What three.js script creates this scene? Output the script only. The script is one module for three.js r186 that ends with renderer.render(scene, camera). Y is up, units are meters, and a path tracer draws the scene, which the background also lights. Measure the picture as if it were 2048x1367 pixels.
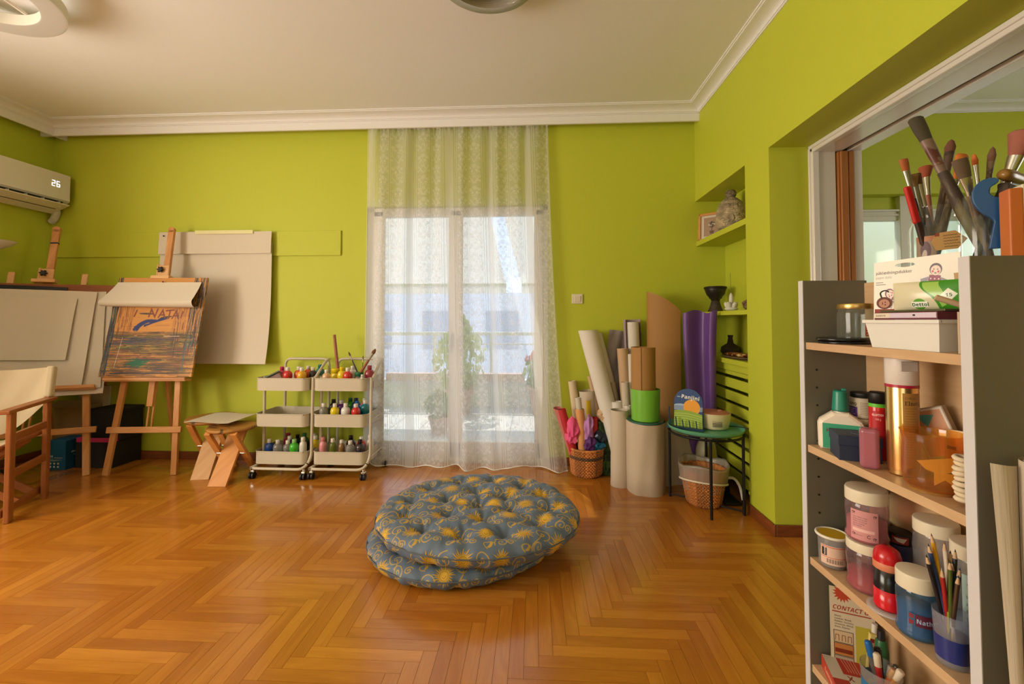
import * as THREE from 'three';
import { RoundedBoxGeometry } from 'three/addons/geometries/RoundedBoxGeometry.js';
import { mergeGeometries, toCreasedNormals } from 'three/addons/utils/BufferGeometryUtils.js';
import { RectAreaLightUniformsLib } from 'three/addons/lights/RectAreaLightUniformsLib.js';

// ---------------------------------------------------------------- camera, sky, sun, window light, exposure
const scene = new THREE.Scene();
const camera = new THREE.PerspectiveCamera(2 * Math.atan(683.5 / 858) * 180 / Math.PI, 2048 / 1367, 0.05, 200);
camera.position.set(0, 1.15, 0);
camera.rotation.order = 'YXZ';
camera.rotation.set(0.0292, 0.0518, 0);
camera.setViewOffset(2048, 1367, 0, 67.5, 2048, 1367);          // the photograph's vertical lens shift

const renderer = new THREE.WebGLRenderer();
renderer.toneMapping = THREE.LinearToneMapping;
renderer.toneMappingExposure = 1.52;
renderer.shadowMap.enabled = true;
RectAreaLightUniformsLib.init();

{ // pale bright summer sky, a little bluer overhead
  const w = 64, h = 32, d = new Float32Array(w * h * 4);
  for (let j = 0; j < h; j++) {
    const t = Math.max(0, (j / (h - 1) - 0.5) * 2), k = Math.pow(t, 0.6);
    for (let i = 0; i < w; i++) {
      const o = (j * w + i) * 4;
      d[o] = 0.9 - 0.42 * k; d[o + 1] = 0.97 - 0.26 * k; d[o + 2] = 1.1 - 0.04 * k; d[o + 3] = 1;
    }
  }
  const t = new THREE.DataTexture(d, w, h, THREE.RGBAFormat, THREE.FloatType);
  t.mapping = THREE.EquirectangularReflectionMapping; t.magFilter = THREE.LinearFilter; t.needsUpdate = true;
  scene.background = t; scene.backgroundIntensity = 1.2;
}
const sun = new THREE.DirectionalLight(0xfff1dc, 3.8);
sun.position.set(-3.2, 9, -9.5); sun.target.position.set(-0.6, 0, -4.5); sun.castShadow = true; sun.shadow.radius = 1.5;
Object.assign(sun.shadow.camera, { left: -8, right: 8, top: 8, bottom: -8, near: 0.1, far: 30 });
sun.shadow.mapSize.set(2048, 2048); scene.add(sun, sun.target);
function windowLight(x, y, z, tx, ty, tz, w, h, color, power) {
  const l = new THREE.RectAreaLight(color, power, w, h);
  l.position.set(x, y, z); l.lookAt(tx, ty, tz); scene.add(l); return l;
}
windowLight(-4.15, 1.5, -0.2, 0, 1.5, -0.2, 2.4, 1.5, 0xffeed6, 9.2);     // daylight in the side window on the left wall
windowLight(-1.6, 1.5, 2.58, -1.6, 1.5, -3, 1.7, 1.3, 0xffebd3, 0.4);          // added fill light in an unseen window behind the photographer
windowLight(4.98, 1.5, -1.4, 0, 1.5, -1.4, 1.5, 1.3, 0xfff0dc, 3.2);           // added light in an unseen side window, brightening the next room

// ---------------------------------------------------------------- helpers
const D2R = Math.PI / 180, PI = Math.PI;
let seed = 7;
const rnd = () => { seed = (seed * 1664525 + 1013904223) >>> 0; return seed / 4294967296; };
const rr = (a, b) => a + (b - a) * rnd();
const V = (x, y, z) => new THREE.Vector3(x, y, z);
const v3 = (p) => (Array.isArray(p) ? V(p[0], p[1], p[2]) : p);
function prep(g) {
  const n = g.index ? g.toNonIndexed() : g;
  for (const k of Object.keys(n.attributes)) if (!['position', 'normal', 'uv'].includes(k)) n.deleteAttribute(k);
  if (!n.attributes.uv) n.setAttribute('uv', new THREE.BufferAttribute(new Float32Array(n.attributes.position.count * 2), 2));
  n.clearGroups(); return n;
}
const merge = (l) => (l.length === 1 ? prep(l[0]) : mergeGeometries(l.map(prep)));
const QX = new THREE.Object3D();
function xf(g, p = [0, 0, 0], r = [0, 0, 0], s = [1, 1, 1]) {
  QX.position.set(...p); QX.rotation.set(...r); QX.scale.set(...(Array.isArray(s) ? s : [s, s, s])); QX.updateMatrix();
  g.applyMatrix4(QX.matrix); return g;
}
const box = (w, h, d, b = 0) => (b > 0 ? new RoundedBoxGeometry(w, h, d, 2, Math.min(b, w / 2.02, h / 2.02, d / 2.02)) : new THREE.BoxGeometry(w, h, d));
const bx = (x0, x1, y0, y1, z0, z1, b = 0) => xf(box(x1 - x0, y1 - y0, z1 - z0, b), [(x0 + x1) / 2, (y0 + y1) / 2, (z0 + z1) / 2]);
const cyl = (r0, r1, h, n = 24, open = false) => new THREE.CylinderGeometry(r1, r0, h, n, 1, open);   // r0 below, r1 above
const lathe = (pts, n = 32) => new THREE.LatheGeometry(pts.map(([r, y]) => new THREE.Vector2(Math.max(r, 1e-5), y)), n);
const sph = (r, w = 18, h = 12) => new THREE.SphereGeometry(r, w, h);
const tor = (R, r, n = 32, m = 8) => new THREE.TorusGeometry(R, r, m, n);
function tube(pts, r, n = 48, m = 8, closed = false, type = 'catmullrom', tension = 0.5) {
  return new THREE.TubeGeometry(new THREE.CatmullRomCurve3(pts.map(v3), closed, type, tension), n, r, m, closed);
}
function bent(pts, r, rad, m = 8) {                                   // a tube of straight runs with rounded corners
  const P = pts.map(v3), path = new THREE.CurvePath();
  let from = P[0];
  for (let i = 1; i < P.length - 1; i++) {
    const a = P[i].clone().add(P[i - 1].clone().sub(P[i]).setLength(rad)), b = P[i].clone().add(P[i + 1].clone().sub(P[i]).setLength(rad));
    path.add(new THREE.LineCurve3(from, a)); path.add(new THREE.QuadraticBezierCurve3(a, P[i], b)); from = b;
  }
  path.add(new THREE.LineCurve3(from, P[P.length - 1]));
  const q = []; for (const c of path.curves) { const k = c.isLineCurve3 ? 2 : 7; for (let j = 0; j < k; j++) q.push(c.getPoint(j / k)); }
  q.push(P[P.length - 1]);
  return new THREE.TubeGeometry(new THREE.CatmullRomCurve3(q, false, 'centripetal'), q.length * 3, r, m, false);
}
function between(g, a, b) {                                            // a y-long unit geometry laid from a to b
  a = v3(a); b = v3(b); const d = b.clone().sub(a);
  g.applyQuaternion(new THREE.Quaternion().setFromUnitVectors(V(0, 1, 0), d.clone().normalize()));
  g.translate((a.x + b.x) / 2, (a.y + b.y) / 2, (a.z + b.z) / 2); return g;
}
const rod = (a, b, r0, r1 = r0, n = 12) => between(cyl(r0, r1, v3(a).distanceTo(v3(b)), n), a, b);
function beam(a, b, w, t, face = [0, 0, 1], bev = 0.003) {             // a board from a to b, w wide, t thick, its broad side turned to `face`
  a = v3(a); b = v3(b); const y = b.clone().sub(a), L = y.length(); y.normalize();
  const x = y.clone().cross(v3(face)).normalize(), z = x.clone().cross(y).normalize();
  const g = box(w, L, t, bev); g.applyMatrix4(new THREE.Matrix4().makeBasis(x, y, z)); g.translate((a.x + b.x) / 2, (a.y + b.y) / 2, (a.z + b.z) / 2); return g;
}
function prism(pts, depth, bev = 0, holes = []) {                      // outline in x, y pushed along z, centred
  const s = new THREE.Shape(pts.map(([x, y]) => new THREE.Vector2(x, y)));
  for (const h of holes) s.holes.push(new THREE.Path(h.map(([x, y]) => new THREE.Vector2(x, y))));
  const g = new THREE.ExtrudeGeometry(s, { depth: depth - 2 * bev, bevelEnabled: bev > 0, bevelThickness: bev, bevelSize: bev, bevelOffset: -bev, bevelSegments: 2, steps: 1, curveSegments: 20 });
  g.translate(0, 0, -(depth - 2 * bev) / 2); return g;
}
function grid(nu, nv, fn, closeU = false) {                            // fn(u, v) -> [x, y, z]
  const pos = [], uv = [], idx = [];
  for (let j = 0; j <= nv; j++) for (let i = 0; i <= nu; i++) { const p = fn(i / nu, j / nv); pos.push(p[0], p[1], p[2]); uv.push(p[3] ?? i / nu, p[4] ?? j / nv); }
  for (let j = 0; j < nv; j++) for (let i = 0; i < nu; i++) { const a = j * (nu + 1) + i, b = a + 1, c = a + nu + 1, d = c + 1; idx.push(a, b, d, a, d, c); }
  const g = new THREE.BufferGeometry();
  g.setAttribute('position', new THREE.Float32BufferAttribute(pos, 3)); g.setAttribute('uv', new THREE.Float32BufferAttribute(uv, 2)); g.setIndex(idx);
  g.computeVertexNormals();
  if (closeU) { const n = g.attributes.normal; for (let j = 0; j <= nv; j++) { const a = j * (nu + 1), b = a + nu; const x = n.getX(a) + n.getX(b), y = n.getY(a) + n.getY(b), z = n.getZ(a) + n.getZ(b), l = Math.hypot(x, y, z) || 1; n.setXYZ(a, x / l, y / l, z / l); n.setXYZ(b, x / l, y / l, z / l); } }
  return g;
}
function sheet(w, h, t, fn = () => 0, nx = 24, ny = 24) {              // a thin solid sheet in x, y with a depth fn(u, v)
  const f = grid(nx, ny, (u, v) => [(u - 0.5) * w, (v - 0.5) * h, fn(u, v) + t / 2]);
  const b = grid(nx, ny, (u, v) => [(0.5 - u) * w, (v - 0.5) * h, fn(1 - u, v) - t / 2]);
  const e = [];
  const edge = (n, P) => e.push(grid(n, 1, (s, k) => { const [u, v] = P(s); return [(u - 0.5) * w, (v - 0.5) * h, fn(u, v) + (0.5 - k) * t]; }));
  edge(nx, (s) => [1 - s, 0]); edge(nx, (s) => [s, 1]); edge(ny, (s) => [0, s]); edge(ny, (s) => [1, 1 - s]);
  return merge([f, b, ...e]);
}
function uvBox(g, s = 1) {                                             // uv in metres by the face's main direction
  const p = g.attributes.position, n = g.attributes.normal, uv = g.attributes.uv;
  for (let i = 0; i < p.count; i++) {
    const ax = Math.abs(n.getX(i)), ay = Math.abs(n.getY(i)), az = Math.abs(n.getZ(i));
    if (ay >= ax && ay >= az) uv.setXY(i, p.getX(i) * s, p.getZ(i) * s); else if (ax >= az) uv.setXY(i, p.getZ(i) * s, p.getY(i) * s); else uv.setXY(i, p.getX(i) * s, p.getY(i) * s);
  }
  return g;
}
// ---- names, things and parts
const used = {};
const numbered = (n) => { const k = used[n] ?? -1; used[n] = k + 1; return k < 0 ? n : `${n}_${String(k + 1).padStart(3, '0')}`; };
function mesh(name, geo, mat, parent, label) {
  const m = new THREE.Mesh(Array.isArray(geo) ? merge(geo) : geo, mat);
  m.name = name; m.castShadow = m.receiveShadow = true; if (label) m.userData.label = label;
  parent.add(m); return m;
}
function thing(name, label, category, pos = [0, 0, 0], turn = 0, group) {
  const o = new THREE.Group(); o.name = numbered(name); o.position.set(...pos); o.rotation.y = turn;
  o.userData = { label, category }; if (group) o.userData.group = group; scene.add(o); return o;
}
function solo(name, label, category, geo, mat, pos = [0, 0, 0], turn = 0, group) {  // a thing that is one mesh
  const o = mesh(numbered(name), geo, mat, scene); o.position.set(...pos); o.rotation.y = turn;
  o.userData = { label, category }; if (group) o.userData.group = group; return o;
}
function struct(name, geo, mat, parent) {
  const o = mesh(parent ? name : numbered(name), geo, mat, parent || scene); if (!parent) o.userData.kind = 'structure'; return o;
}
function structGroup(name) { const o = new THREE.Group(); o.name = numbered(name); o.userData.kind = 'structure'; scene.add(o); return o; }
// ---- noise and textures
const hash = (x, y, s) => { let h = Math.imul(x | 0, 374761393) ^ Math.imul(y | 0, 668265263) ^ Math.imul(s | 0, 2147483647 ^ 1274126177); h = Math.imul(h ^ (h >>> 13), 1274126177); return ((h ^ (h >>> 16)) >>> 0) / 4294967296; };
function vnoise(x, y, s = 0, px = 1e6, py = 1e6) {
  const xi = Math.floor(x), yi = Math.floor(y), fx = x - xi, fy = y - yi, u = fx * fx * (3 - 2 * fx), v = fy * fy * (3 - 2 * fy);
  const m = (a, p) => ((a % p) + p) % p, a = hash(m(xi, px), m(yi, py), s), b = hash(m(xi + 1, px), m(yi, py), s), c = hash(m(xi, px), m(yi + 1, py), s), d = hash(m(xi + 1, px), m(yi + 1, py), s);
  return a + (b - a) * u + (c - a) * v + (a - b - c + d) * u * v;
}
const fbm = (x, y, s, px, py, o = 4) => { let t = 0, a = 0.5, f = 1; for (let i = 0; i < o; i++) { t += a * vnoise(x * f, y * f, s + i, px * f, py * f); a /= 2; f *= 2; } return t / (1 - Math.pow(0.5, o)); };
function dataTex(w, h, fn, srgb = true) {                              // fn(u, v) -> [r, g, b] 0..1 or one grey
  const d = new Uint8Array(w * h * 4);
  for (let j = 0; j < h; j++) for (let i = 0; i < w; i++) {
    const c = fn(i / w, j / h), o = (j * w + i) * 4;
    if (typeof c === 'number') d[o] = d[o + 1] = d[o + 2] = Math.max(0, Math.min(255, c * 255)); else for (let k = 0; k < 3; k++) d[o + k] = Math.max(0, Math.min(255, c[k] * 255));
    d[o + 3] = 255;
  }
  const t = new THREE.DataTexture(d, w, h); t.wrapS = t.wrapT = THREE.RepeatWrapping; t.magFilter = THREE.LinearFilter; t.minFilter = THREE.LinearMipmapLinearFilter; t.generateMipmaps = true;
  if (srgb) t.colorSpace = THREE.SRGBColorSpace; t.needsUpdate = true; return t;
}
function canvasTex(w, h, draw, srgb = true) {
  const c = document.createElement('canvas'); c.width = w; c.height = h; const x = c.getContext('2d'); draw(x, w, h);
  const t = new THREE.CanvasTexture(c); if (srgb) t.colorSpace = THREE.SRGBColorSpace; t.wrapS = t.wrapT = THREE.RepeatWrapping; return t;
}
const mat = (color, rough = 0.6, o = {}) => new THREE.MeshStandardMaterial({ color, roughness: rough, side: THREE.DoubleSide, ...o });
const phys = (color, rough = 0.5, o = {}) => new THREE.MeshPhysicalMaterial({ color, roughness: rough, side: THREE.DoubleSide, ...o });
const lin = (r, g, b) => new THREE.Color().setRGB(r, g, b);
const glassy = (color, rough = 0.05) => phys(color, rough, { transmission: 1, thickness: 0, ior: 1.45 });
// grain textures shared by many things
const grainBump = dataTex(512, 512, (u, v) => 0.5 + 0.5 * (fbm(u * 6, v * 90, 3, 6, 90, 3) - 0.5) + 0.25 * (fbm(u * 24, v * 200, 9, 24, 200, 2) - 0.5), false);
function woodMap(c0, c1, s, fx = 3, fy = 26) {                          // grain runs along u
  return dataTex(512, 256, (u, v) => {
    const w = fbm(u * 2, v * 3, s, 2, 3, 3) * 1.6, g = fbm(u * fx, v * fy + w * 3, s + 11, fx, 1e6, 4), f = fbm(u * 14, v * 120, s + 5, 14, 120, 2);
    const k = Math.max(0, Math.min(1, (g - 0.3) * 1.7 * 0.75 + (f - 0.5) * 0.5 + 0.1));
    return [0, 1, 2].map((i) => (c0[i] + (c1[i] - c0[i]) * k) / 255);
  });
}
const fabricBump = dataTex(256, 256, (u, v) => 0.5 + 0.25 * Math.sin(u * 256 * PI / 2) * Math.sin(v * 256 * PI / 2) + 0.3 * (fbm(u * 20, v * 20, 4, 20, 20, 3) - 0.5), false);
const plasterBump = dataTex(512, 512, (u, v) => fbm(u * 26, v * 26, 21, 26, 26, 4), false);
const paperBump = dataTex(256, 256, (u, v) => fbm(u * 8, v * 8, 31, 8, 8, 5), false);
const rep = (t, x, y = x) => { const c = t.clone(); c.repeat.set(x, y); c.needsUpdate = true; return c; };
// ---------------------------------------------------------------- the room
const XL = -4.166, XR = 1.287, ZF = -3.475, CEIL = 2.82, ZB = 2.6, XN = 1.515, XD = 1.52, XE = 1.76;
const M = {};
M.green = mat(lin(0.515, 0.56, 0.034), 0.62, { bumpMap: plasterBump, bumpScale: 0.0006 });
M.ceil = mat(lin(0.82, 0.81, 0.82), 0.75, { bumpMap: plasterBump, bumpScale: 0.0005 });
M.white = mat(lin(0.74, 0.70, 0.62), 0.42);
M.gloss = phys(lin(0.76, 0.72, 0.67), 0.22, { clearcoat: 0.6, clearcoatRoughness: 0.15 });
M.base = mat(0xffffff, 0.4, { map: woodMap([104, 52, 22], [150, 84, 40], 41) });
// floor: herringbone oak planks, laid square to the walls
{
  const floor = structGroup('floor');
  mesh('floor_bed', bx(XL - 0.2, XE + 3.5, -0.12, -0.0022, ZF - 0.2, ZB + 0.2), mat(0x2c1407, 0.8), floor);
  const tones = [[1, 1, 1], [0.95, 0.93, 0.91], [1.06, 1.07, 1.06], [0.97, 0.95, 0.92], [1.02, 1.01, 0.99], [0.91, 0.88, 0.85], [1.18, 1.24, 1.28], [0.99, 1.0, 1.01]];
  const maps = [woodMap([186, 118, 54], [208, 140, 72], 51, 2, 12), woodMap([182, 112, 50], [204, 134, 66], 67, 3, 18)];
  const mats = tones.map((t, i) => phys(lin(t[0] * 0.86, t[1] * 0.81, t[2] * 0.36), 0.24, { map: maps[i % 2], bumpMap: grainBump, bumpScale: 0.00022, clearcoat: 0.5, clearcoatRoughness: 0.12 }));
  const w = 0.05, L = w * 8, list = [], gap = 0.0005;
  const ox = 0.313, oz = -1.763 - 0.05;                                        // one plank's end, read off the photograph
  for (let m = -16; m <= 16; m++) for (let k = -120; k <= 120; k++) {
    const x0 = ox - k * w - m * L, z0 = oz + k * w - m * L;             // long side across the room
    list.push([x0, x0 + L, z0, z0 + w, 0], [x0 - w, x0, z0 + w - L, z0 + w, 1]);
  }
  const all = [];
  for (const [a, b, c, d, t] of list) {
    if (b < XL || a > XE || d < ZF || c > ZB) continue;
    const cx = (a + b) / 2, cz = (c + d) / 2;
    const u = 0.42 * 0 + rnd(), vv = rnd(), q = rnd();
    const tone = q < 0.035 ? 6 : Math.floor(rnd() * 8) % 8 === 6 ? 0 : Math.floor(q * 97) % 8 === 6 ? 2 : Math.floor(q * 97) % 8;
    const g = prep(bx(Math.max(a, XL - 0.02) + gap, Math.min(b, XE) - gap, -0.012, 0, Math.max(c, ZF - 0.02) + gap, Math.min(d, ZB + 0.02) - gap));
    const p = g.attributes.position, uvA = g.attributes.uv;
    for (let i = 0; i < p.count; i++) { const x = p.getX(i), z = p.getZ(i); if (t) uvA.setXY(i, z / 0.9 + u, x / 0.45 + vv); else uvA.setXY(i, x / 0.9 + u, z / 0.45 + vv); }
    const depth = -cz * 0.9987 - cx * 0.0518, side = Math.abs(cx * 0.9987 - cz * 0.0518) / Math.max(depth, 0.01);
    const seen = depth > 1.25 && side < 1.24 && cx < XR + 0.25;
    all.push({ g, tone, d: seen ? depth : 1e3 + Math.abs(cz) });
  }
  all.sort((p, q) => p.d - q.d);
  all.slice(0, 300).forEach((p) => mesh('plank', p.g, mats[p.tone], floor));
  const rest = mats.map((_, i) => all.slice(300).filter((p) => p.tone === i).map((p) => p.g));
  const keep = rest.map((l, i) => [l, i]).filter(([l]) => l.length);
  const g = mergeGeometries(keep.map(([l]) => mergeGeometries(l)), true);
  const m = new THREE.Mesh(g, keep.map(([, i]) => mats[i])); m.name = 'far_planks'; m.userData.kind = 'stuff'; m.receiveShadow = true; floor.add(m);
}
struct('ceiling', uvBox(bx(XL - 0.25, 5.2, CEIL, CEIL + 0.2, ZF - 0.25, ZB + 0.25)), M.ceil);
// far wall with the balcony door and the next room's window
const DX0 = -1.385, DX1 = 0.115, DY1 = 2.095, WX0 = 2.3, WX1 = 4.1, WY0 = 0.9, WY1 = 2.14;
struct('wall_far', uvBox(merge([
  bx(XL - 0.25, DX0, 0, CEIL, ZF - 0.25, ZF), bx(DX0, DX1, DY1, CEIL, ZF - 0.25, ZF), bx(DX1, WX0, 0, CEIL, ZF - 0.25, ZF),
  bx(WX0, WX1, 0, WY0, ZF - 0.25, ZF), bx(WX0, WX1, WY1, CEIL, ZF - 0.25, ZF), bx(WX1, 5.2, 0, CEIL, ZF - 0.25, ZF)])), M.green);
// left wall with its side window (out of frame)
struct('wall_left', uvBox(merge([
  bx(XL - 0.25, XL, 0, CEIL, ZF, -1.45), bx(XL - 0.25, XL, 0, CEIL, 1.05, ZB), bx(XL - 0.25, XL, 0, 0.7, -1.45, 1.05), bx(XL - 0.25, XL, 2.28, CEIL, -1.45, 1.05)])), M.green);
// back wall with an added fill-light window (behind the camera)
struct('wall_back', uvBox(merge([
  bx(XL - 0.25, -2.5, 0, CEIL, ZB, ZB + 0.25), bx(-0.7, 5.2, 0, CEIL, ZB, ZB + 0.25), bx(-2.5, -0.7, 0, 0.82, ZB, ZB + 0.25), bx(-2.5, -0.7, 2.2, CEIL, ZB, ZB + 0.25)])), M.green);
// right wall: beam over all, pier, niche back, and the wall behind the photographer
struct('wall_right', uvBox(merge([
  bx(XR, XE, 2.1, CEIL, ZF, ZB), bx(XR, 1.634, 0, 2.1, -2.668, -2.4), bx(1.726, XE, 0, 2.1, -2.668, -2.4), bx(XN, XE, 0, 2.1, ZF, -2.668), bx(XD, XE, 0, 2.1, 0.55, ZB)])), M.green);
struct('wall_next_room', uvBox(merge([
  bx(5.0, 5.25, 0, CEIL, ZF, -2.2), bx(5.0, 5.25, 0, CEIL, -0.6, ZB), bx(5.0, 5.25, 0, 0.8, -2.2, -0.6), bx(5.0, 5.25, 2.2, CEIL, -2.2, -0.6)])), M.green);
// simple windows for the openings that let in the side light
function sideWindow(a, b, y0, y1, at, axis, n) {
  const g = structGroup('window_' + n), t = 0.05, F = [];
  const put = (u0, u1, v0, v1) => F.push(axis === 'x' ? bx(at - 0.03, at + 0.03, v0, v1, u0, u1, 0.004) : bx(u0, u1, v0, v1, at - 0.03, at + 0.03, 0.004));
  put(a, b, y0, y0 + t); put(a, b, y1 - t, y1); put(a, a + t, y0, y1); put(b - t, b, y0, y1); put((a + b) / 2 - t / 2, (a + b) / 2 + t / 2, y0, y1);
  mesh('window_frame', merge(F), M.white, g);
  const gl = axis === 'x' ? bx(at - 0.002, at + 0.002, y0 + t, y1 - t, a + t, b - t) : bx(a + t, b - t, y0 + t, y1 - t, at - 0.002, at + 0.002);
  mesh('pane', gl, glassy(0xf6fbff), g);
}
sideWindow(-1.45, 1.05, 0.7, 2.28, XL - 0.14, 'x', 3);
sideWindow(-2.5, -0.7, 0.82, 2.2, ZB + 0.14, 'z', 4);  // unseen window added around the fill light
sideWindow(-2.2, -0.6, 0.8, 2.2, 5.14, 'x', 5);  // unseen window added to light the next room

// crown mouldings
function cornice(withFascia) {                                          // outline: x = away from the wall, y = height
  const f = withFascia ? 0.105 : 0, p = [];
  if (f) p.push([0.088, CEIL], [0.088, 2.708], [f, 2.708], [f, 2.768]); else p.push([0, CEIL], [0, 2.768]);
  p.push([f + 0.008, 2.768], [f + 0.008, 2.775], [f + 0.015, 2.776], [f + 0.015, 2.783]);
  for (let i = 0; i <= 6; i++) { const a = i / 6 * PI / 2; p.push([f + 0.016 + 0.066 * (1 - Math.cos(a)), 2.784 + 0.022 * Math.sin(a)]); }
  p.push([f + 0.09, 2.807], [f + 0.09, 2.812], [f + 0.1, 2.813], [f + 0.1, CEIL]);
  return p;
}
function crown(name, fascia, len, place) {
  const g = prism(cornice(fascia), len); place(g); return struct(name, g, M.ceil);
}
crown('trim_1', true, XR - XL, (g) => { g.rotateY(-PI / 2); g.translate((XL + XR) / 2, 0, ZF); });
crown('trim_2', true, ZB - ZF, (g) => g.translate(XL + 0.015, 0, (ZF + ZB) / 2));
crown('trim_3', false, ZB - ZF, (g) => { g.rotateY(PI); g.translate(XR, 0, (ZF + ZB) / 2); });
crown('trim_4', false, 5.0 - XE, (g) => { g.rotateY(-PI / 2); g.translate((5.0 + XE) / 2, 0, ZF); });
// skirting
const skirt = (name, x0, x1, z0, z1) => struct(name, uvBox(bx(x0, x1, 0, 0.062, z0, z1, 0.004), 1.2), M.base);
skirt('baseboard_far', XL, DX0, ZF, ZF + 0.016); skirt('baseboard_far', DX1, XR + 0.22, ZF, ZF + 0.016);
skirt('baseboard_left', XL, XL + 0.016, ZF + 0.02, -0.1);
skirt('baseboard_right', XR - 0.012, XR, -2.668, -2.388); skirt('baseboard_right', XR + 0.001, XD, -2.4, -2.388);

// balcony door
{
  const g = structGroup('window_1'), z0 = ZF - 0.1, z1 = ZF - 0.04;
  const leaf = M.white;
  mesh('door_frame', merge([bx(DX0, DX0 + 0.045, 0, DY1, z0 - 0.02, z1 - 0.005, 0.004), bx(DX1 - 0.045, DX1, 0, DY1, z0 - 0.02, z1 - 0.005, 0.004), bx(DX0, DX1, DY1 - 0.035, DY1, z0 - 0.02, z1 - 0.005, 0.004), bx(DX0, DX1, 0.0, 0.04, z0 - 0.02, z1 - 0.005, 0.004)]), leaf, g);
  const gl = phys(0xf2f7fa, 0.03, { transmission: 1, thickness: 0, ior: 1.45 });
  for (const [a, b, ga, gb] of [[DX0 + 0.04, -0.648, -1.262, -0.697], [-0.648, DX1 - 0.04, -0.6, 0.01]]) {
    const l = mesh('door_leaf', merge([bx(a, ga, 0.035, 2.065, z0, z1, 0.006), bx(gb, b, 0.035, 2.065, z0, z1, 0.006), bx(a, b, 0.035, 0.16, z0, z1, 0.006), bx(a, b, 2.02, 2.065, z0, z1, 0.006)]), leaf, g);
    mesh('pane', bx(ga - 0.01, gb + 0.01, 0.15, 2.03, z0 + 0.025, z0 + 0.031), gl, l);
    mesh('glazing_bead', merge([bx(ga - 0.002, ga + 0.01, 0.15, 2.03, z1 - 0.012, z1 - 0.002), bx(gb - 0.01, gb + 0.002, 0.15, 2.03, z1 - 0.012, z1 - 0.002)]), leaf, l);
  }
  mesh('door_handle', merge([bx(-0.684, -0.664, 0.93, 1.05, z1, z1 + 0.01, 0.003), rod([-0.674, 1.0, z1], [-0.674, 1.0, z1 + 0.045], 0.008), bent([[-0.674, 1.0, z1 + 0.045], [-0.674, 0.9, z1 + 0.05]], 0.009, 0.01)]), mat(0x2b2622, 0.4, { metalness: 0.5 }), g);
  struct('trim_5', bx(DX0 - 0.0, DX1, -0.002, 0.006, ZF - 0.25, ZF + 0.0), mat(0xb9b2a4, 0.5));   // marble sill strip
}
// next room's window with its shutter box
{
  const g = structGroup('window_2'), z0 = ZF - 0.12, z1 = ZF - 0.06;
  mesh('shutter_box', bx(WX0, WX1, 2.035, WY1, ZF - 0.24, ZF - 0.1), M.green, g);
  mesh('window_frame', merge([bx(WX0, WX1, 1.95, 2.035, z0 - 0.02, z1 - 0.02, 0.006), bx(WX0, WX1, 1.985, 2.0, z1 - 0.022, z1 - 0.008, 0.004), bx(WX0, WX1, 2.02, 2.036, z1 - 0.022, z1 - 0.004, 0.004), bx(WX0, WX0 + 0.06, WY0, WY1, z0, z1, 0.004), bx(WX1 - 0.06, WX1, WY0, WY1, z0, z1, 0.004), bx(2.9, 3.0, WY0, WY1, z0, z1, 0.004), bx(WX0, WX1, WY0, WY0 + 0.06, z0, z1, 0.004)]), M.white, g);
  for (const [a, b] of [[WX0 + 0.06, 2.9], [3.0, WX1 - 0.06]]) mesh('pane', bx(a, b, WY0 + 0.06, 1.95, z0 + 0.02, z0 + 0.026), glassy(0xf4f8fa), g);
  mesh('window_sill', bx(WX0 - 0.05, WX1 + 0.05, WY0 - 0.03, WY0, z0, ZF + 0.05, 0.005), M.white, g);
}
// sliding door in its pocket, with the white lining of the doorway
{
  const lin_ = structGroup('trim_6');
  const zj = -2.4;
  mesh('jamb', merge([bx(XD + 0.012, 1.632, 0, 2.075, zj - 0.02, zj + 0.012, 0.003), bx(1.728, XE + 0.01, 0, 2.075, zj - 0.02, zj + 0.012, 0.003)]), M.gloss, lin_);
  mesh('casing', merge([bx(XD - 0.02, XD + 0.015, 0, 2.098, zj, zj + 0.03, 0.006), bx(XD - 0.028, XD - 0.005, 0, 2.098, zj - 0.0, zj + 0.014, 0.005), bx(XD - 0.02, XD + 0.015, 2.06, 2.098, zj, 0.55, 0.006), bx(XD - 0.028, XD - 0.005, 2.078, 2.099, zj, 0.55, 0.005)]), M.gloss, lin_);
  mesh('header_lining', merge([bx(XD + 0.012, 1.662, 2.068, 2.1, zj, 0.55, 0.003), bx(1.7, XE + 0.012, 2.068, 2.1, zj, 0.55, 0.003)]), M.gloss, lin_);
  mesh('track_rail', bx(1.664, 1.698, 2.085, 2.1, zj, 0.55), mat(0x6d675f, 0.35, { metalness: 0.7 }), lin_, 'grey metal sliding track');
  const door = structGroup('door_1');
  const wood = mat(0xffffff, 0.38, { map: rep(woodMap([146, 88, 38], [176, 114, 56], 81, 2, 9), 1, 1) });
  const slab = prep(merge([bx(1.638, 1.722, 0.008, 2.064, zj - 0.26, zj + 0.022, 0.004), bx(1.646, 1.684, 0.008, 2.064, zj + 0.02, zj + 0.033, 0.006), bx(1.69, 1.718, 0.008, 2.064, zj + 0.018, zj + 0.028, 0.005)]));
  const p = slab.attributes.position; for (let i = 0; i < p.count; i++) slab.attributes.uv.setXY(i, p.getY(i) * 0.6, (p.getX(i) + p.getZ(i)) * 1.3);
  mesh('door_slab', slab, wood, door);
}
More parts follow.
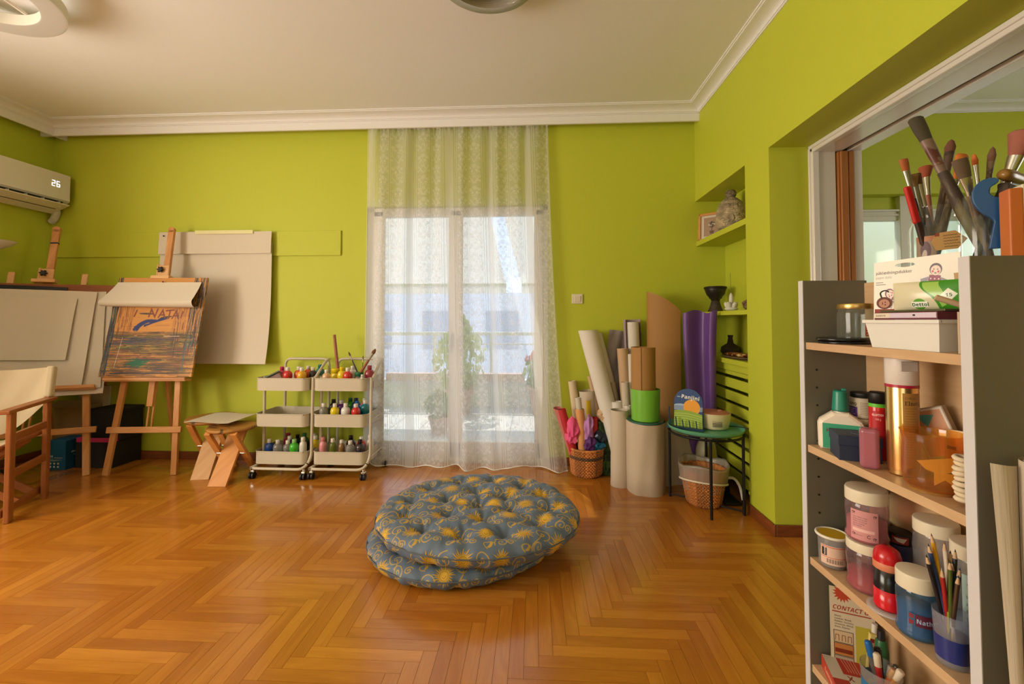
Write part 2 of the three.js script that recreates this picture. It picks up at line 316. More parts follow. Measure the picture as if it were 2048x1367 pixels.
// ---------------------------------------------------------------- the balcony outside
{
  const tile = mat(lin(0.66, 0.65, 0.66), 0.5), wallM = mat(lin(0.82, 0.8, 0.78), 0.7), terra = mat(lin(0.66, 0.42, 0.33), 0.7);
  const fl = structGroup('floor_balcony');
  mesh('balcony_slab', bx(-5, 6, -0.3, -0.042, -6.1, ZF - 0.25), mat(lin(0.4, 0.38, 0.36), 0.8), fl);
  for (let i = 0; i < 15; i++) for (let k = 0; k < 7; k++) mesh('tile', bx(-2.9 + i * 0.33, -2.575 + i * 0.33, -0.06, -0.032, -6.05 + k * 0.33, -5.725 + k * 0.33, 0.003), tile, fl);
  const par = solo('parapet', 'low white parapet wall at the balcony edge', 'parapet', merge([bx(-5, 6, -0.03, 0.3, -6.05, -5.9), bx(-5, 6, 0.3, 0.335, -6.08, -5.87, 0.006)]), wallM);
  const rail = thing('balcony_railing', 'white metal railing standing on the parapet', 'railing', [0, 0.335, -5.97]);
  mesh('top_rail', bx(-5, 6, 0.61, 0.66, -0.025, 0.025, 0.01), wallM, rail);
  mesh('lower_rail', bx(-5, 6, 0.48, 0.5, -0.012, 0.012, 0.004), wallM, rail);
  for (let i = 0; i < 7; i++) mesh('post', bx(-3.02 + i * 0.8, -2.98 + i * 0.8, 0, 0.62, -0.02, 0.02, 0.004), wallM, rail);
  // awning in two lengths of cream canvas with a gap between them
  const aw = phys(lin(0.86, 0.8, 0.75), 0.9, { transmission: 0.45, thickness: 0 });
  for (const [x0, x1, x2, x3, l] of [[-3.4, -0.5, -3.4, -0.36, 'cream canvas awning let down over the wide side of the balcony'], [-0.38, 2.2, -0.16, 2.2, 'cream canvas awning let down beside the slanting gap of sky']]) {
    const a = thing('awning', l, 'awning', [0, 0, 0]);
    mesh('canvas', sheetQuad([x0, 2.62, -3.76], [x1, 2.62, -3.76], [x3, 1.62, -5.5], [x2, 1.62, -5.5], 0.004), aw, a);
    mesh('front_bar', rod([x2, 1.62, -5.5], [x3, 1.62, -5.5], 0.022), wallM, a);
    mesh('valance', grid(40, 6, (u, v) => [x2 + (x3 - x2) * u, 1.62 - v * 0.12, -5.5 + 0.006 * Math.sin(u * 60)]), aw, a);
  }
  function leafy(g0, n, rx, ry, rz, m, size, name, parent, y0) {
    const l = [];
    for (let i = 0; i < n; i++) {
      const a = rnd() * PI * 2, h = rnd(), k = Math.sqrt(rnd()) * Math.sin(PI * (0.12 + 0.85 * h)), s = size * rr(0.6, 1.2);
      const q = new THREE.PlaneGeometry(s, s * 1.6, 1, 2); const p = q.attributes.position; for (let j = 0; j < p.count; j++) if (Math.abs(p.getY(j)) > 1e-4) p.setX(j, p.getX(j) * 0.25);
      l.push(xf(q, [Math.cos(a) * k * rx, y0 + h * ry, Math.sin(a) * k * rz], [rr(-1.2, 0.6), rnd() * 6.3, rr(-0.8, 0.8)]));
    }
    return mesh(name, merge(l), m, parent);
  }
  const green = phys(lin(0.3, 0.42, 0.14), 0.7, { transmission: 0.35, thickness: 0 }), pale = phys(lin(0.48, 0.56, 0.24), 0.7, { transmission: 0.4, thickness: 0 }), red = phys(lin(0.7, 0.08, 0.07), 0.7, { transmission: 0.3, thickness: 0 });
  const pot = (r, h) => lathe([[0, 0], [r * 0.7, 0], [r * 0.95, h * 0.86], [r * 1.06, h * 0.86], [r * 1.06, h], [r * 0.95, h], [r * 0.9, h * 0.88], [0, h * 0.85]], 24);
  function plant(label, x, y, z, r, h, n, rx, ry, m, size, flower) {
    const t = thing('potted_plant', label, 'plant', [x, y, z]);
    mesh('pot', pot(r, h), terra, t); leafy(t, n, rx, ry, rx, m, size, 'foliage', t, h * 0.9);
    if (flower) leafy(t, 70, rx * 0.9, ry * 0.5, rx * 0.9, red, size * 0.9, 'flowers', t, h * 0.9 + ry * 0.5);
    mesh('stem', rod([0, h * 0.7, 0], [0.01, h + ry * 0.6, 0], 0.012), terra, t);
    return t;
  }
  plant('tall pale green shrub in a terracotta pot on the balcony', -0.95, -0.032, -5.45, 0.17, 0.32, 420, 0.34, 0.95, pale, 0.07);
  plant('red flowering geranium in a terracotta pot on the balcony', 0.1, -0.032, -5.5, 0.18, 0.34, 260, 0.26, 0.5, green, 0.06, true);
  plant('small green bush low in a pot by the balcony door', -1.0, -0.032, -4.5, 0.11, 0.18, 160, 0.16, 0.28, green, 0.05);
  for (const [x, l] of [[-1.6, 'long terracotta trough on the parapet behind the pale shrub'], [-0.55, 'long terracotta trough on the parapet between shrub and geranium'], [0.75, 'long terracotta trough on the parapet behind the geranium']])
    solo('planter_trough', l, 'planter', bx(-0.42, 0.42, 0, 0.1, -0.07, 0.07, 0.012), terra, [x, 0.336, -5.83]);
  const far = thing('apartment_building', 'white apartment block across the street beyond the balcony', 'building', [0, -8, -16]);
  mesh('wall', bx(-9, 9, 0, 10.2, -6, 0), mat(lin(0.75, 0.74, 0.76), 0.8), far);
  for (let i = 0; i < 6; i++) mesh('window', bx(-6.6 + i * 2.4, -5.4 + i * 2.4, 8.1, 9.5, 0.005, 0.05), mat(lin(0.42, 0.45, 0.52), 0.2), far);
  solo('street_ground', 'pale paved street far below the balcony', 'street', bx(-40, 40, -8.3, -8, -60, -6.5), mat(lin(0.4, 0.4, 0.4), 0.9)).userData.kind = 'structure';
  // balcony outside the next room: a cream side wall
  solo('balcony_side_wall', 'cream wall outside the next room window', 'wall', bx(1.9, 5.5, -0.03, 2.6, -5.2, -5.05), mat(lin(0.92, 0.86, 0.8), 0.8)).userData.kind = 'structure';
}
function sheetQuad(a, b, c, d, t) {                                      // a flat four-cornered cloth
  const A = v3(a), B = v3(b), C = v3(c), Dd = v3(d);
  return grid(12, 12, (u, v) => { const p = A.clone().lerp(B, u), q = Dd.clone().lerp(C, u); p.lerp(q, v); return [p.x, p.y - 0.05 * Math.sin(PI * v), p.z]; });
}
// ---------------------------------------------------------------- lace curtain
{
  const T = 512, N = 1024;
  const lace = canvasTex(T, N, (x) => {                                  // one repeat: 0.36 m by 0.72 m, white = thread, dark = open net
    const net = 126, solid = 186;
    x.fillStyle = `rgb(${net},${net},${net})`; x.fillRect(0, 0, T, N);
    x.fillStyle = `rgb(${solid},${solid},${solid})`; x.fillRect(20, 0, 84, N);
    for (const [a, w, s] of [[112, 5, 80], [122, 3, 235], [132, 6, 70], [144, 4, 230], [156, 5, 90], [6, 5, 80], [0, 3, 230], [300, 4, 235], [308, 4, 80], [318, 3, 230], [470, 4, 80], [478, 4, 235], [488, 6, 70], [500, 4, 235]]) { x.fillStyle = `rgb(${s},${s},${s})`; x.fillRect(a, 0, w, N); }
    x.strokeStyle = 'rgb(200,200,200)'; x.lineCap = 'round'; let ls = 5; const lr = () => { ls = (ls * 16807) % 2147483647; return ls / 2147483647; };
    const flower = (cx, cy, r, n) => { for (let i = 0; i < n; i++) { const a = i / n * 6.283; x.beginPath(); x.ellipse(cx + Math.cos(a) * r, cy + Math.sin(a) * r, r * 0.5, r * 0.34, a, 0, 6.3); x.stroke(); } x.beginPath(); x.arc(cx, cy, r * 0.45, 0, 6.3); x.stroke(); };
    const stem = (x0, x1, off) => {
      const w = (x1 - x0) / 2, cx = (x0 + x1) / 2;
      for (let j = -1; j < 4; j++) for (const s of [-1, 1]) {
        const cy = j * 256 + off; x.lineWidth = 4.2;
        x.beginPath(); x.moveTo(cx, cy + 252); x.bezierCurveTo(cx + s * w * 0.1, cy + 190, cx + s * w * 0.98, cy + 182, cx + s * w * 0.86, cy + 118); x.bezierCurveTo(cx + s * w * 0.78, cy + 86, cx + s * w * 0.4, cy + 92, cx + s * w * 0.5, cy + 124); x.stroke();
        x.beginPath(); x.moveTo(cx + s * w * 0.45, cy + 196); x.quadraticCurveTo(cx + s * w * 0.16, cy + 176, cx + s * w * 0.2, cy + 140); x.stroke();
        x.lineWidth = 3.6; flower(cx + s * w * 0.7, cy + 60, 13, 6); flower(cx + s * w * 0.36, cy + 92, 8, 5); flower(cx + s * w * 0.88, cy + 214, 9, 5);
        for (let q = 0; q < 6; q++) { x.beginPath(); x.ellipse(cx + s * w * (0.2 + 0.14 * q), cy + 236 - q * 15, 10, 4.5, s * (0.9 - q * 0.2), 0, 6.3); x.stroke(); }
        for (let q = 0; q < 5; q++) { x.beginPath(); x.ellipse(cx + s * (w * 0.2 + lr() * w * 0.75), cy + 10 + lr() * 230, 6 + lr() * 6, 3 + lr() * 3, lr() * 3, 0, 6.3); x.stroke(); }
      }
      x.lineWidth = 3.6; for (let j = -1; j < 4; j++) { const y = j * 256 + off; flower(cx, y + 36, 17, 7); x.beginPath(); x.arc(cx, y + 118, 9, 0, 6.3); x.stroke(); x.beginPath(); x.ellipse(cx, y + 160, 6, 14, 0, 0, 6.3); x.stroke(); }
    };
    stem(164, 296, 0); stem(326, 464, 128);
  }, false);
  const cm = phys(lin(0.88, 0.87, 0.9), 0.95, { transmission: 0.55, thickness: 0, alphaMap: lace, transparent: true, bumpMap: fabricBump, bumpScale: 0.0006 });
  const cur = thing('curtain', 'long white lace curtain gathered under the pelmet over the balcony door', 'curtain', [0, 0, 0]);
  const folds = []; for (let i = 0; i < 11; i++) folds.push([rr(0.03, 0.97), rr(0.016, 0.034), rr(0.4, 1)]);
  const edge = (v) => [-1.362 - 0.02 * v * v, 0.105 + 0.06 * v + 0.1 * v * v];
  function body(u, v) {                                                   // v: 0 top, 1 floor
    const [l, r] = edge(v), x = l + (r - l) * (u + 0.006 * Math.sin(u * 40 + v * 2));
    let z = 0;
    for (const [c, w, a] of folds) { const d = (u - c - 0.02 * v * Math.sin(c * 30)) / w; z += a * Math.exp(-d * d) * (0.35 + 0.65 * v); }
    z = 0.016 * Math.sin(u * 62 + 1.2 * Math.sin(v * 3)) * (1 - 0.3 * v) + 0.042 * z - 0.01;
    const gather = Math.max(0, 1 - v / 0.03); z += 0.008 * gather * Math.sin(u * 260);
    const flare = Math.max(0, v - 0.9) / 0.1 * Math.min(1, Math.max(0, (u - 0.06) / 0.2)); z += flare * flare * (0.05 + 0.035 * Math.sin(u * 21) + 0.02 * Math.sin(u * 47 + 2));
    const y = 2.752 - v * (2.752 - 0.012 - 0.012 * Math.sin(u * 17 + 1) - 0.006 * Math.sin(u * 43));
    return [x, y, -3.405 + z + 0.015 * v, u * 4.62, (1 - v) * 3.83];
  }
  mesh('lace_panel', grid(420, 90, body), cm, cur);
  mesh('hem', grid(300, 6, (u, v) => { const p = body(u, 1), a = v * PI * 2; return [p[0], p[1] + 0.004 * Math.sin(a) + 0.004, p[2] + 0.006 * Math.cos(a) + 0.003]; }), mat(lin(0.8, 0.77, 0.72), 0.9), cur);
  mesh('heading_tape', grid(300, 2, (u, v) => { const p = body(u, 0.001 + v * 0.012); return [p[0], p[1], p[2] + 0.003]; }), mat(lin(0.8, 0.77, 0.72), 0.9), cur);
  const railT = thing('curtain_rail', 'white curtain rail hidden behind the pelmet', 'rail', [0, 2.76, -3.405]);
  mesh('rail', bx(-1.5, 0.3, 0, 0.02, -0.012, 0.012, 0.003), M.white, railT);
}
// ---------------------------------------------------------------- left side: wall things, easels, chair, stools, boxes
const woodBeech = woodMap([196, 132, 72], [224, 168, 106], 91, 2, 10), woodChair = woodMap([140, 78, 34], [180, 110, 56], 95, 2, 12), woodPale = woodMap([208, 156, 98], [232, 186, 130], 99, 2, 9);
M.beech = mat(0xffffff, 0.5, { map: woodBeech }); M.chair = mat(0xffffff, 0.38, { map: woodChair }); M.pale = mat(0xffffff, 0.5, { map: woodPale });
M.honey = mat(lin(0.95, 0.72, 0.42), 0.5, { map: woodPale });
M.paper = mat(lin(0.66, 0.58, 0.46), 0.85, { bumpMap: paperBump, bumpScale: 0.001 });
M.paperW = mat(lin(0.68, 0.60, 0.49), 0.8, { bumpMap: paperBump, bumpScale: 0.0008 });
M.black = mat(0x141315, 0.5); M.chrome = mat(0xc8c6c2, 0.22, { metalness: 1 });
M.cream = mat(lin(0.74, 0.66, 0.52), 0.38);
function woodUV(g, s = 1.1) {                                            // grain along each piece's longest axis is close enough to world y for uprights, x for rails
  const p = g.attributes.position; g.computeBoundingBox(); const b = g.boundingBox, d = [b.max.x - b.min.x, b.max.y - b.min.y, b.max.z - b.min.z], k = d.indexOf(Math.max(...d)), o = rnd();
  const get = [(i) => p.getX(i), (i) => p.getY(i), (i) => p.getZ(i)];
  for (let i = 0; i < p.count; i++) g.attributes.uv.setXY(i, get[k](i) * s + o, (get[(k + 1) % 3](i) + get[(k + 2) % 3](i)) * s * 2 + o * 3);
  return g;
}
const wood = (name, geo, m, parent, label) => mesh(name, woodUV(prep(Array.isArray(geo) ? merge(geo) : geo)), m, parent, label);

// green painted pin board strip and the sheets hung on it
solo('pinning_board', 'long narrow green painted board fixed along the far wall', 'board', bx(-4.146, -1.602, 1.692, 1.9, ZF + 0.001, ZF + 0.013, 0.002), M.green);
{
  const s = thing('drawing_paper', 'large blank white paper sheet hung on the wall behind the easel', 'paper', [-2.655, 1.3, ZF + 0.018]);
  mesh('sheet', sheet(0.97, 1.0, 0.002, (u, v) => 0.02 + 0.055 * Math.pow(1 - v, 3) * (0.6 + 0.8 * u) + 0.006 * Math.sin(u * 5 + v * 3), 30, 40), M.paperW, s);
  const s2 = thing('drawing_paper', 'blank paper strip taped over the top of the large wall sheet', 'paper', [-2.66, 1.8, ZF + 0.03]);
  mesh('sheet', sheet(0.975, 0.185, 0.0015, (u, v) => 0.014 + 0.004 * Math.sin(u * 7) + 0.01 * (1 - v), 24, 8), M.paperW, s2);
  mesh('tape', xf(sheet(0.5, 0.03, 0.001, () => 0, 4, 2), [0.08, 0.088, 0.022]), mat(lin(0.75, 0.7, 0.35), 0.5), s2, 'pale yellow masking tape');
  mesh('pin', xf(sph(0.006), [-0.44, 0.06, 0.026]), M.black, s2);
}
// air conditioner
{
  const a = thing('air_conditioner', 'white split air conditioner high on the left wall with lit 26', 'air conditioner', [XL, 2.06, -3.43]);
  const prof = [[0.002, 0.02], [0.002, 0.3], [0.02, 0.32], [0.2, 0.32], [0.212, 0.31], [0.216, 0.1], [0.208, 0.092], [0.15, 0.06], [0.11, 0.02], [0.06, 0.0]];
  const body = prism(prof.map(([x, y]) => [x, y]), 0.86, 0.004); body.translate(0, 0, 0.43); mesh('body', body, M.white, a);
  mesh('front_panel', bx(0.212, 0.222, 0.1, 0.318, 0.006, 0.854, 0.004), M.white, a);
  mesh('outlet_shade', xf(box(0.10, 0.012, 0.78), [0.165, 0.066, 0.43], [0, 0, 0.68]), mat(0x2e2c2a, 0.6), a, 'dark strip coloured as the shade inside the air slot');  // solid strip, its dark colour stands for shade in an unmodelled recess
  mesh('flap', xf(box(0.085, 0.008, 0.8, 0.003), [0.21, 0.045, 0.43], [0, 0, 0.42]), M.white, a);
  for (let i = 0; i < 7; i++) mesh('louvre', xf(box(0.07, 0.045, 0.004), [0.185, 0.06, 0.08 + i * 0.117]), M.white, a);
  const seg = { 2: [1, 1, 0, 1, 1, 0, 1], 6: [1, 0, 1, 1, 1, 1, 1] };   // a b f g e c d
  const lit = mat(0xffffff, 0.4, { emissive: 0xeef4ff, emissiveIntensity: 1.6 });
  const dig = (n, z0) => { const h = 0.022, w = 0.021, t = 0.004, S = seg[n], l = []; const add = (dz, y, lw, lh) => l.push(bx(0.2215, 0.2232, 0.222 + y - lh / 2, 0.222 + y + lh / 2, z0 + dz - lw / 2, z0 + dz + lw / 2));
    if (S[0]) add(0, h, w, t); if (S[1]) add(-w / 2, h / 2, t, h); if (S[2]) add(w / 2, h / 2, t, h); if (S[3]) add(0, 0, w, t); if (S[4]) add(w / 2, -h / 2, t, h); if (S[5]) add(-w / 2, -h / 2, t, h); if (S[6]) add(0, -h, w, t); return merge(l); };
  mesh('display_digit', dig(2, 0.135), lit, a, 'lit white digit two'); mesh('display_digit', dig(6, 0.1), lit, a, 'lit white digit six');
  mesh('pipe', tube([[0.09, 0.04, 0.0], [0.08, 0.01, -0.012], [0.05, -0.04, -0.02], [0.02, -0.06, -0.025]], 0.026, 16, 10), mat(lin(0.7, 0.66, 0.56), 0.8, { bumpMap: plasterBump, bumpScale: 0.006 }), a, 'taped white pipe');
}
// light switch
{
  const s = thing('light_switch', 'square cream light switch on the wall beside the curtain', 'switch', [0.346, 1.326, ZF]);
  mesh('plate', xf(box(0.088, 0.078, 0.01, 0.004), [0, 0, 0.005]), M.cream, s); mesh('rocker', xf(box(0.05, 0.05, 0.008, 0.003), [0, 0, 0.012], [0.06, 0, 0]), M.cream, s);
}
// uplighter lamp behind the left easel
{
  const l = thing('floor_lamp', 'white bowl uplighter floor lamp standing behind the left easel', 'lamp', [-4.045, 0, -3.0]);
  mesh('lamp_shade', xf(lathe([[0, 0], [0.02, 0], [0.03, 0.012], [0.08, 0.035], [0.115, 0.07], [0.113, 0.072], [0.078, 0.04], [0.026, 0.02], [0, 0.016]], 36), [0, 1.68, 0]), mat(lin(0.75, 0.72, 0.66), 0.4), l);
  mesh('pole', rod([0, 0.03, 0], [0, 1.68, 0], 0.011), M.black, l); mesh('socket', xf(cyl(0.02, 0.024, 0.05), [0, 1.66, 0]), M.black, l); mesh('base', lathe([[0, 0], [0.1, 0], [0.1, 0.014], [0.03, 0.03], [0, 0.032]], 32), M.black, l);
}
// easels
function easel(label, pos, yaw, o) {
  const t = thing('easel', label, 'easel', pos, yaw), A = o.lean, at = (x, s, f = 0) => [x, s * Math.cos(A) + f * Math.sin(A), -s * Math.sin(A) + f * Math.cos(A)], fr = [0, Math.sin(A), Math.cos(A)];
  for (const s of [-1, 1]) wood('leg', beam(at(s * o.spread, 0.0), at(s * o.spread * 0.66, 1.25), 0.042, 0.024, fr), M.beech, t);
  wood('crossbar', beam(at(-o.spread - 0.02, 0.33, 0.02), at(o.spread + 0.03, 0.33, 0.02), 0.045, 0.018, fr), M.beech, t);
  wood('top_bar', beam(at(-o.spread * 0.8, 1.15, -0.02), at(o.spread * 0.8, 1.15, -0.02), 0.045, 0.018, fr), M.beech, t);
  const tr = wood('tray', [beam(at(-o.tray, o.ty, 0.04), at(o.tray, o.ty, 0.04), 0.02, 0.07, fr), beam(at(-o.tray, o.ty + 0.012, 0.078), at(o.tray, o.ty + 0.012, 0.078), 0.026, 0.012, fr)], M.beech, t);
  const mast = wood('mast', [beam(at(0, 0.5, -0.015), at(0, o.top - 0.02, -0.015), 0.046, 0.026, fr, 0.004), xf(cyl(0.023, 0.023, 0.026, 20), at(0, o.top - 0.02, -0.015), [PI / 2 - A, 0, 0])], M.beech, t);
  if (o.mark) mesh('paint_mark', xf(box(0.047, 0.014, 0.028, 0.003), at(0, o.top - 0.14, -0.0145), [-A, 0, 0.1]), mat(0x26343a, 0.6), mast, 'dark blue paint smear');
  wood('clamp', [beam(at(-0.045, o.ct, 0.012), at(-0.045, o.ct + 0.1, 0.012), 0.012, 0.03, fr), beam(at(0.0, o.ct, 0.018), at(0.0, o.ct + 0.095, 0.018), 0.085, 0.014, fr, 0.006), beam(at(-0.07, o.ct - 0.008, 0.03), at(0.07, o.ct - 0.008, 0.03), 0.026, 0.05, fr)], M.pale, t);
  const star = []; for (let i = 0; i < 40; i++) { const a = i / 40 * 2 * PI; star.push([Math.cos(a) * (0.02 + 0.005 * Math.cos(a * 6)), Math.sin(a) * (0.02 + 0.005 * Math.cos(a * 6))]); }
  mesh('knob', xf(prism(star, 0.02, 0.004), at(-0.012, o.ct + 0.055, 0.04), [-A, 0, 0]), M.black, t, 'black star knob');
  wood('rear_leg', beam(at(0, 1.1, -0.04), [0.0, 0, o.back], 0.036, 0.024, [1, 0, 0]), M.beech, t);
  wood('slotted_stay', [beam(at(-0.016, 0.33, -0.03), at(-0.016, 0.74, -0.03), 0.012, 0.016, fr), beam(at(0.018, 0.33, -0.03), at(0.018, 0.74, -0.03), 0.012, 0.016, fr), beam(at(0, 0.69, -0.03), at(0, 0.76, -0.03), 0.05, 0.018, fr)], M.beech, t);
  mesh('wing_nut', merge([xf(cyl(0.008, 0.008, 0.02, 10), at(-0.005, 0.7, -0.008), [PI / 2, 0, 0]), xf(box(0.03, 0.01, 0.006, 0.002), at(-0.02, 0.71, 0.002), [0, 0, 0.8]), xf(box(0.03, 0.01, 0.006, 0.002), at(0.01, 0.71, 0.002), [0, 0, -0.7])]), M.black, t);
  if (o.pegs) for (const s of [-1, 1]) wood('peg', beam(at(s * 0.22, 1.36, -0.01), at(s * 0.22, 1.56, -0.01), 0.042, 0.02, fr, 0.009), M.pale, t);
  return t;
}
easel('beech easel holding the paint-smeared board, beside the two stools', [-2.937, 0, -3.085], 0.095, { lean: 0.13, spread: 0.246, tray: 0.3, ty: 0.70, top: 1.93, ct: 1.51, back: -0.36 });
easel('beech easel in the corner holding a stack of blank papers', [-3.70, 0, -2.9], 0.42, { lean: 0.2, spread: 0.4, tray: 0.41, ty: 0.64, top: 1.95, ct: 1.49, back: -0.45, pegs: true, mark: true });
// paint-smeared drawing board on the right easel
{
  const smear = canvasTex(768, 848, (x, W, Hh) => {
    x.fillStyle = '#c98c44'; x.fillRect(0, 0, W, Hh); let s = 3; const r = () => { s = (s * 16807) % 2147483647; return s / 2147483647; };
    const streak = (n, y0, y1, cols, hor, x0 = 0, x1 = W, al = 0.5) => { for (let i = 0; i < n; i++) { x.globalAlpha = al * (0.3 + r()); x.fillStyle = cols[Math.floor(r() * cols.length)]; const L = 20 + r() * r() * 320, t = 1 + r() * r() * 9; const px = x0 + r() * (x1 - x0), py = y0 + r() * (y1 - y0); x.save(); x.translate(px, py); x.rotate((r() - 0.5) * 0.06); hor ? x.fillRect(-L / 2, 0, L, t) : x.fillRect(0, -L / 2, t, L); x.restore(); } };
    streak(240, 0, Hh, ['#b9803f', '#e0a558', '#c98a48', '#8a5a34'], true);
    for (let i = 0; i < 170; i++) { x.globalAlpha = 0.1 + 0.22 * r(); x.fillStyle = ['#43302c', '#2f3a34', '#5a3b34', '#55602f', '#2b3548'][Math.floor(r() * 5)]; x.beginPath(); x.ellipse(40 + r() * (W - 80), 480 + r() * 330, 20 + r() * 90, 4 + r() * 16, (r() - 0.5) * 0.1, 0, 6.3); x.fill(); }
    streak(700, 470, 820, ['#4b2f2a', '#6a4a30', '#33382c', '#7c4e44', '#2c3742', '#8f7a3a'], true, 30, W - 40, 0.7);
    streak(220, 490, 660, ['#5c6a34', '#7a8040', '#44562e', '#3a3a2c'], true, 60, 700, 0.7);
    streak(110, 520, 580, ['#2d3a5e', '#7a2c33', '#3a4466'], true, 80, 560, 0.7);
    streak(120, 600, 740, ['#6e3c38', '#8a4b3f', '#563031'], true, 40, 720, 0.55);
    streak(260, 0, Hh, ['#33434e', '#2a3440', '#4a3230', '#2f5c6a', '#221d20'], false, 0, 50, 0.8); streak(300, 0, Hh * 0.8, ['#2c3a4a', '#4a2f33', '#1f2528', '#3c6678', '#6d4434'], false, W - 110, W, 0.75);
    streak(90, 180, 520, ['#7e3d2c', '#8a4a38', '#5d3a30'], false, 60, 190, 0.6); streak(90, 180, 560, ['#6a3a36', '#4b2c2c', '#8a5448'], false, W - 240, W - 120, 0.6);
    x.globalAlpha = 0.85; x.fillStyle = '#156043'; for (let i = 0; i < 90; i++) { const a = r() * 6.3, d = r() * r(); x.beginPath(); x.ellipse(300 + Math.cos(a) * d * 110, 735 + Math.sin(a) * d * 52, 8 + r() * 34, 3 + r() * 9, -0.4, 0, 6.3); x.globalAlpha = 0.25 + r() * 0.5; x.fill(); }
    x.strokeStyle = '#25306e'; x.lineCap = 'round'; for (let i = 0; i < 26; i++) { x.globalAlpha = 0.5 + r() * 0.4; x.lineWidth = 4 + r() * 16; x.beginPath(); x.moveTo(215 + r() * 40, 425 + r() * 40); x.quadraticCurveTo(270 + r() * 30, 360 + r() * 30, 330 + r() * 60, 372 + r() * 18); x.stroke(); x.beginPath(); x.moveTo(300, 415 + r() * 12); x.quadraticCurveTo(370, 395, 430 + r() * 60, 352 + r() * 8); x.lineWidth = 3 + r() * 9; x.stroke(); }
    x.fillStyle = '#262a3c'; x.globalAlpha = 0.8; x.beginPath(); x.ellipse(300, 318, 66, 7, 0.03, 0, 6.3); x.fill(); x.beginPath(); x.ellipse(470, 348, 50, 8, -0.15, 0, 6.3); x.fill();
    x.globalAlpha = 0.95; x.translate(0, 52); x.strokeStyle = '#7b3f34'; x.lineWidth = 13; const stroke = (p) => { x.beginPath(); p.forEach(([a, b], i) => (i ? x.lineTo(a, b) : x.moveTo(a, b))); x.stroke(); };
    stroke([[322, 292], [334, 228], [372, 292], [388, 226]]); stroke([[404, 298], [432, 236], [458, 300]]); stroke([[414, 276], [450, 276]]); stroke([[462, 240], [526, 234]]); stroke([[496, 236], [492, 304]]); stroke([[522, 306], [548, 244], [574, 308]]); stroke([[530, 284], [566, 284]]); stroke([[212, 236], [198, 288]]); stroke([[596, 300], [604, 250]]);
    x.translate(0, -52); x.globalAlpha = 0.8; x.fillStyle = '#e7ddd2'; x.fillRect(480, 508, 130, 4); x.save(); x.translate(135, 520); x.rotate(0.09); x.fillRect(0, 0, 3, 260); x.restore(); x.fillRect(430, 815, 60, 3);
    x.globalAlpha = 0.75; x.fillStyle = '#2a2c38'; x.fillRect(90, 812, 560, 12); streak(160, 760, 848, ['#2c2e3c', '#4a4038', '#6a4a38'], true, 60, 700, 0.55);
    x.globalAlpha = 1;
  });
  const b = thing('drawing_board', 'wooden drawing board smeared with coloured paint on the easel', 'board', [-2.914, 0.728, -3.085], 0.05);
  const g = prep(box(0.7, 0.775, 0.016, 0.002)); g.translate(0, 0.3875, 0); g.rotateX(-0.2);
  const p = g.attributes.position; for (let i = 0; i < p.count; i++) { const s = p.getY(i) * Math.cos(0.2) - p.getZ(i) * Math.sin(0.2); g.attributes.uv.setXY(i, p.getX(i) / 0.7 + 0.5, s / 0.775); }
  mesh('board', g, mat(0xffffff, 0.6, { map: smear, bumpMap: grainBump, bumpScale: 0.0008 }), b);
  // sheet folded over the top of the board: flap that rolls under
  const f = thing('drawing_paper', 'blank sheet pinned to the painted board with its lower half rolled up', 'paper', [-2.93, 0.728, -3.085], 0.05);
  const roll = grid(30, 40, (u, v) => {                                   // v runs down the front, round the roll and up behind
    const x = (u - 0.5) * 0.655 - (1 - Math.min(v, 0.5) * 2) * 0.0, L = 0.165, R = 0.032 + 0.012 * u; let s, f2;
    if (v < 0.5) { s = 0.735 - v * 2 * L; f2 = 0.016 + 0.05 * Math.pow(v * 2, 1.4) + 0.01 * Math.pow(u, 6) * 4 * v; }
    else { const q = (v - 0.5) * 2, a = q * PI * 1.25; s = 0.735 - L - R * Math.sin(a); f2 = 0.066 - R + R * Math.cos(a) + 0.01 * Math.pow(u, 6) * 2; }
    const sh = -0.075 * (1 - u) * Math.min(1, v * 2);
    return [x + sh, s * Math.cos(0.2) + f2 * Math.sin(0.2), -s * Math.sin(0.2) + f2 * Math.cos(0.2)];
  });
  mesh('sheet', roll, M.paperW, f); mesh('pin', xf(sph(0.006), [0.03, 0.727, -0.122]), mat(0x6b3a1c, 0.4), f);
}
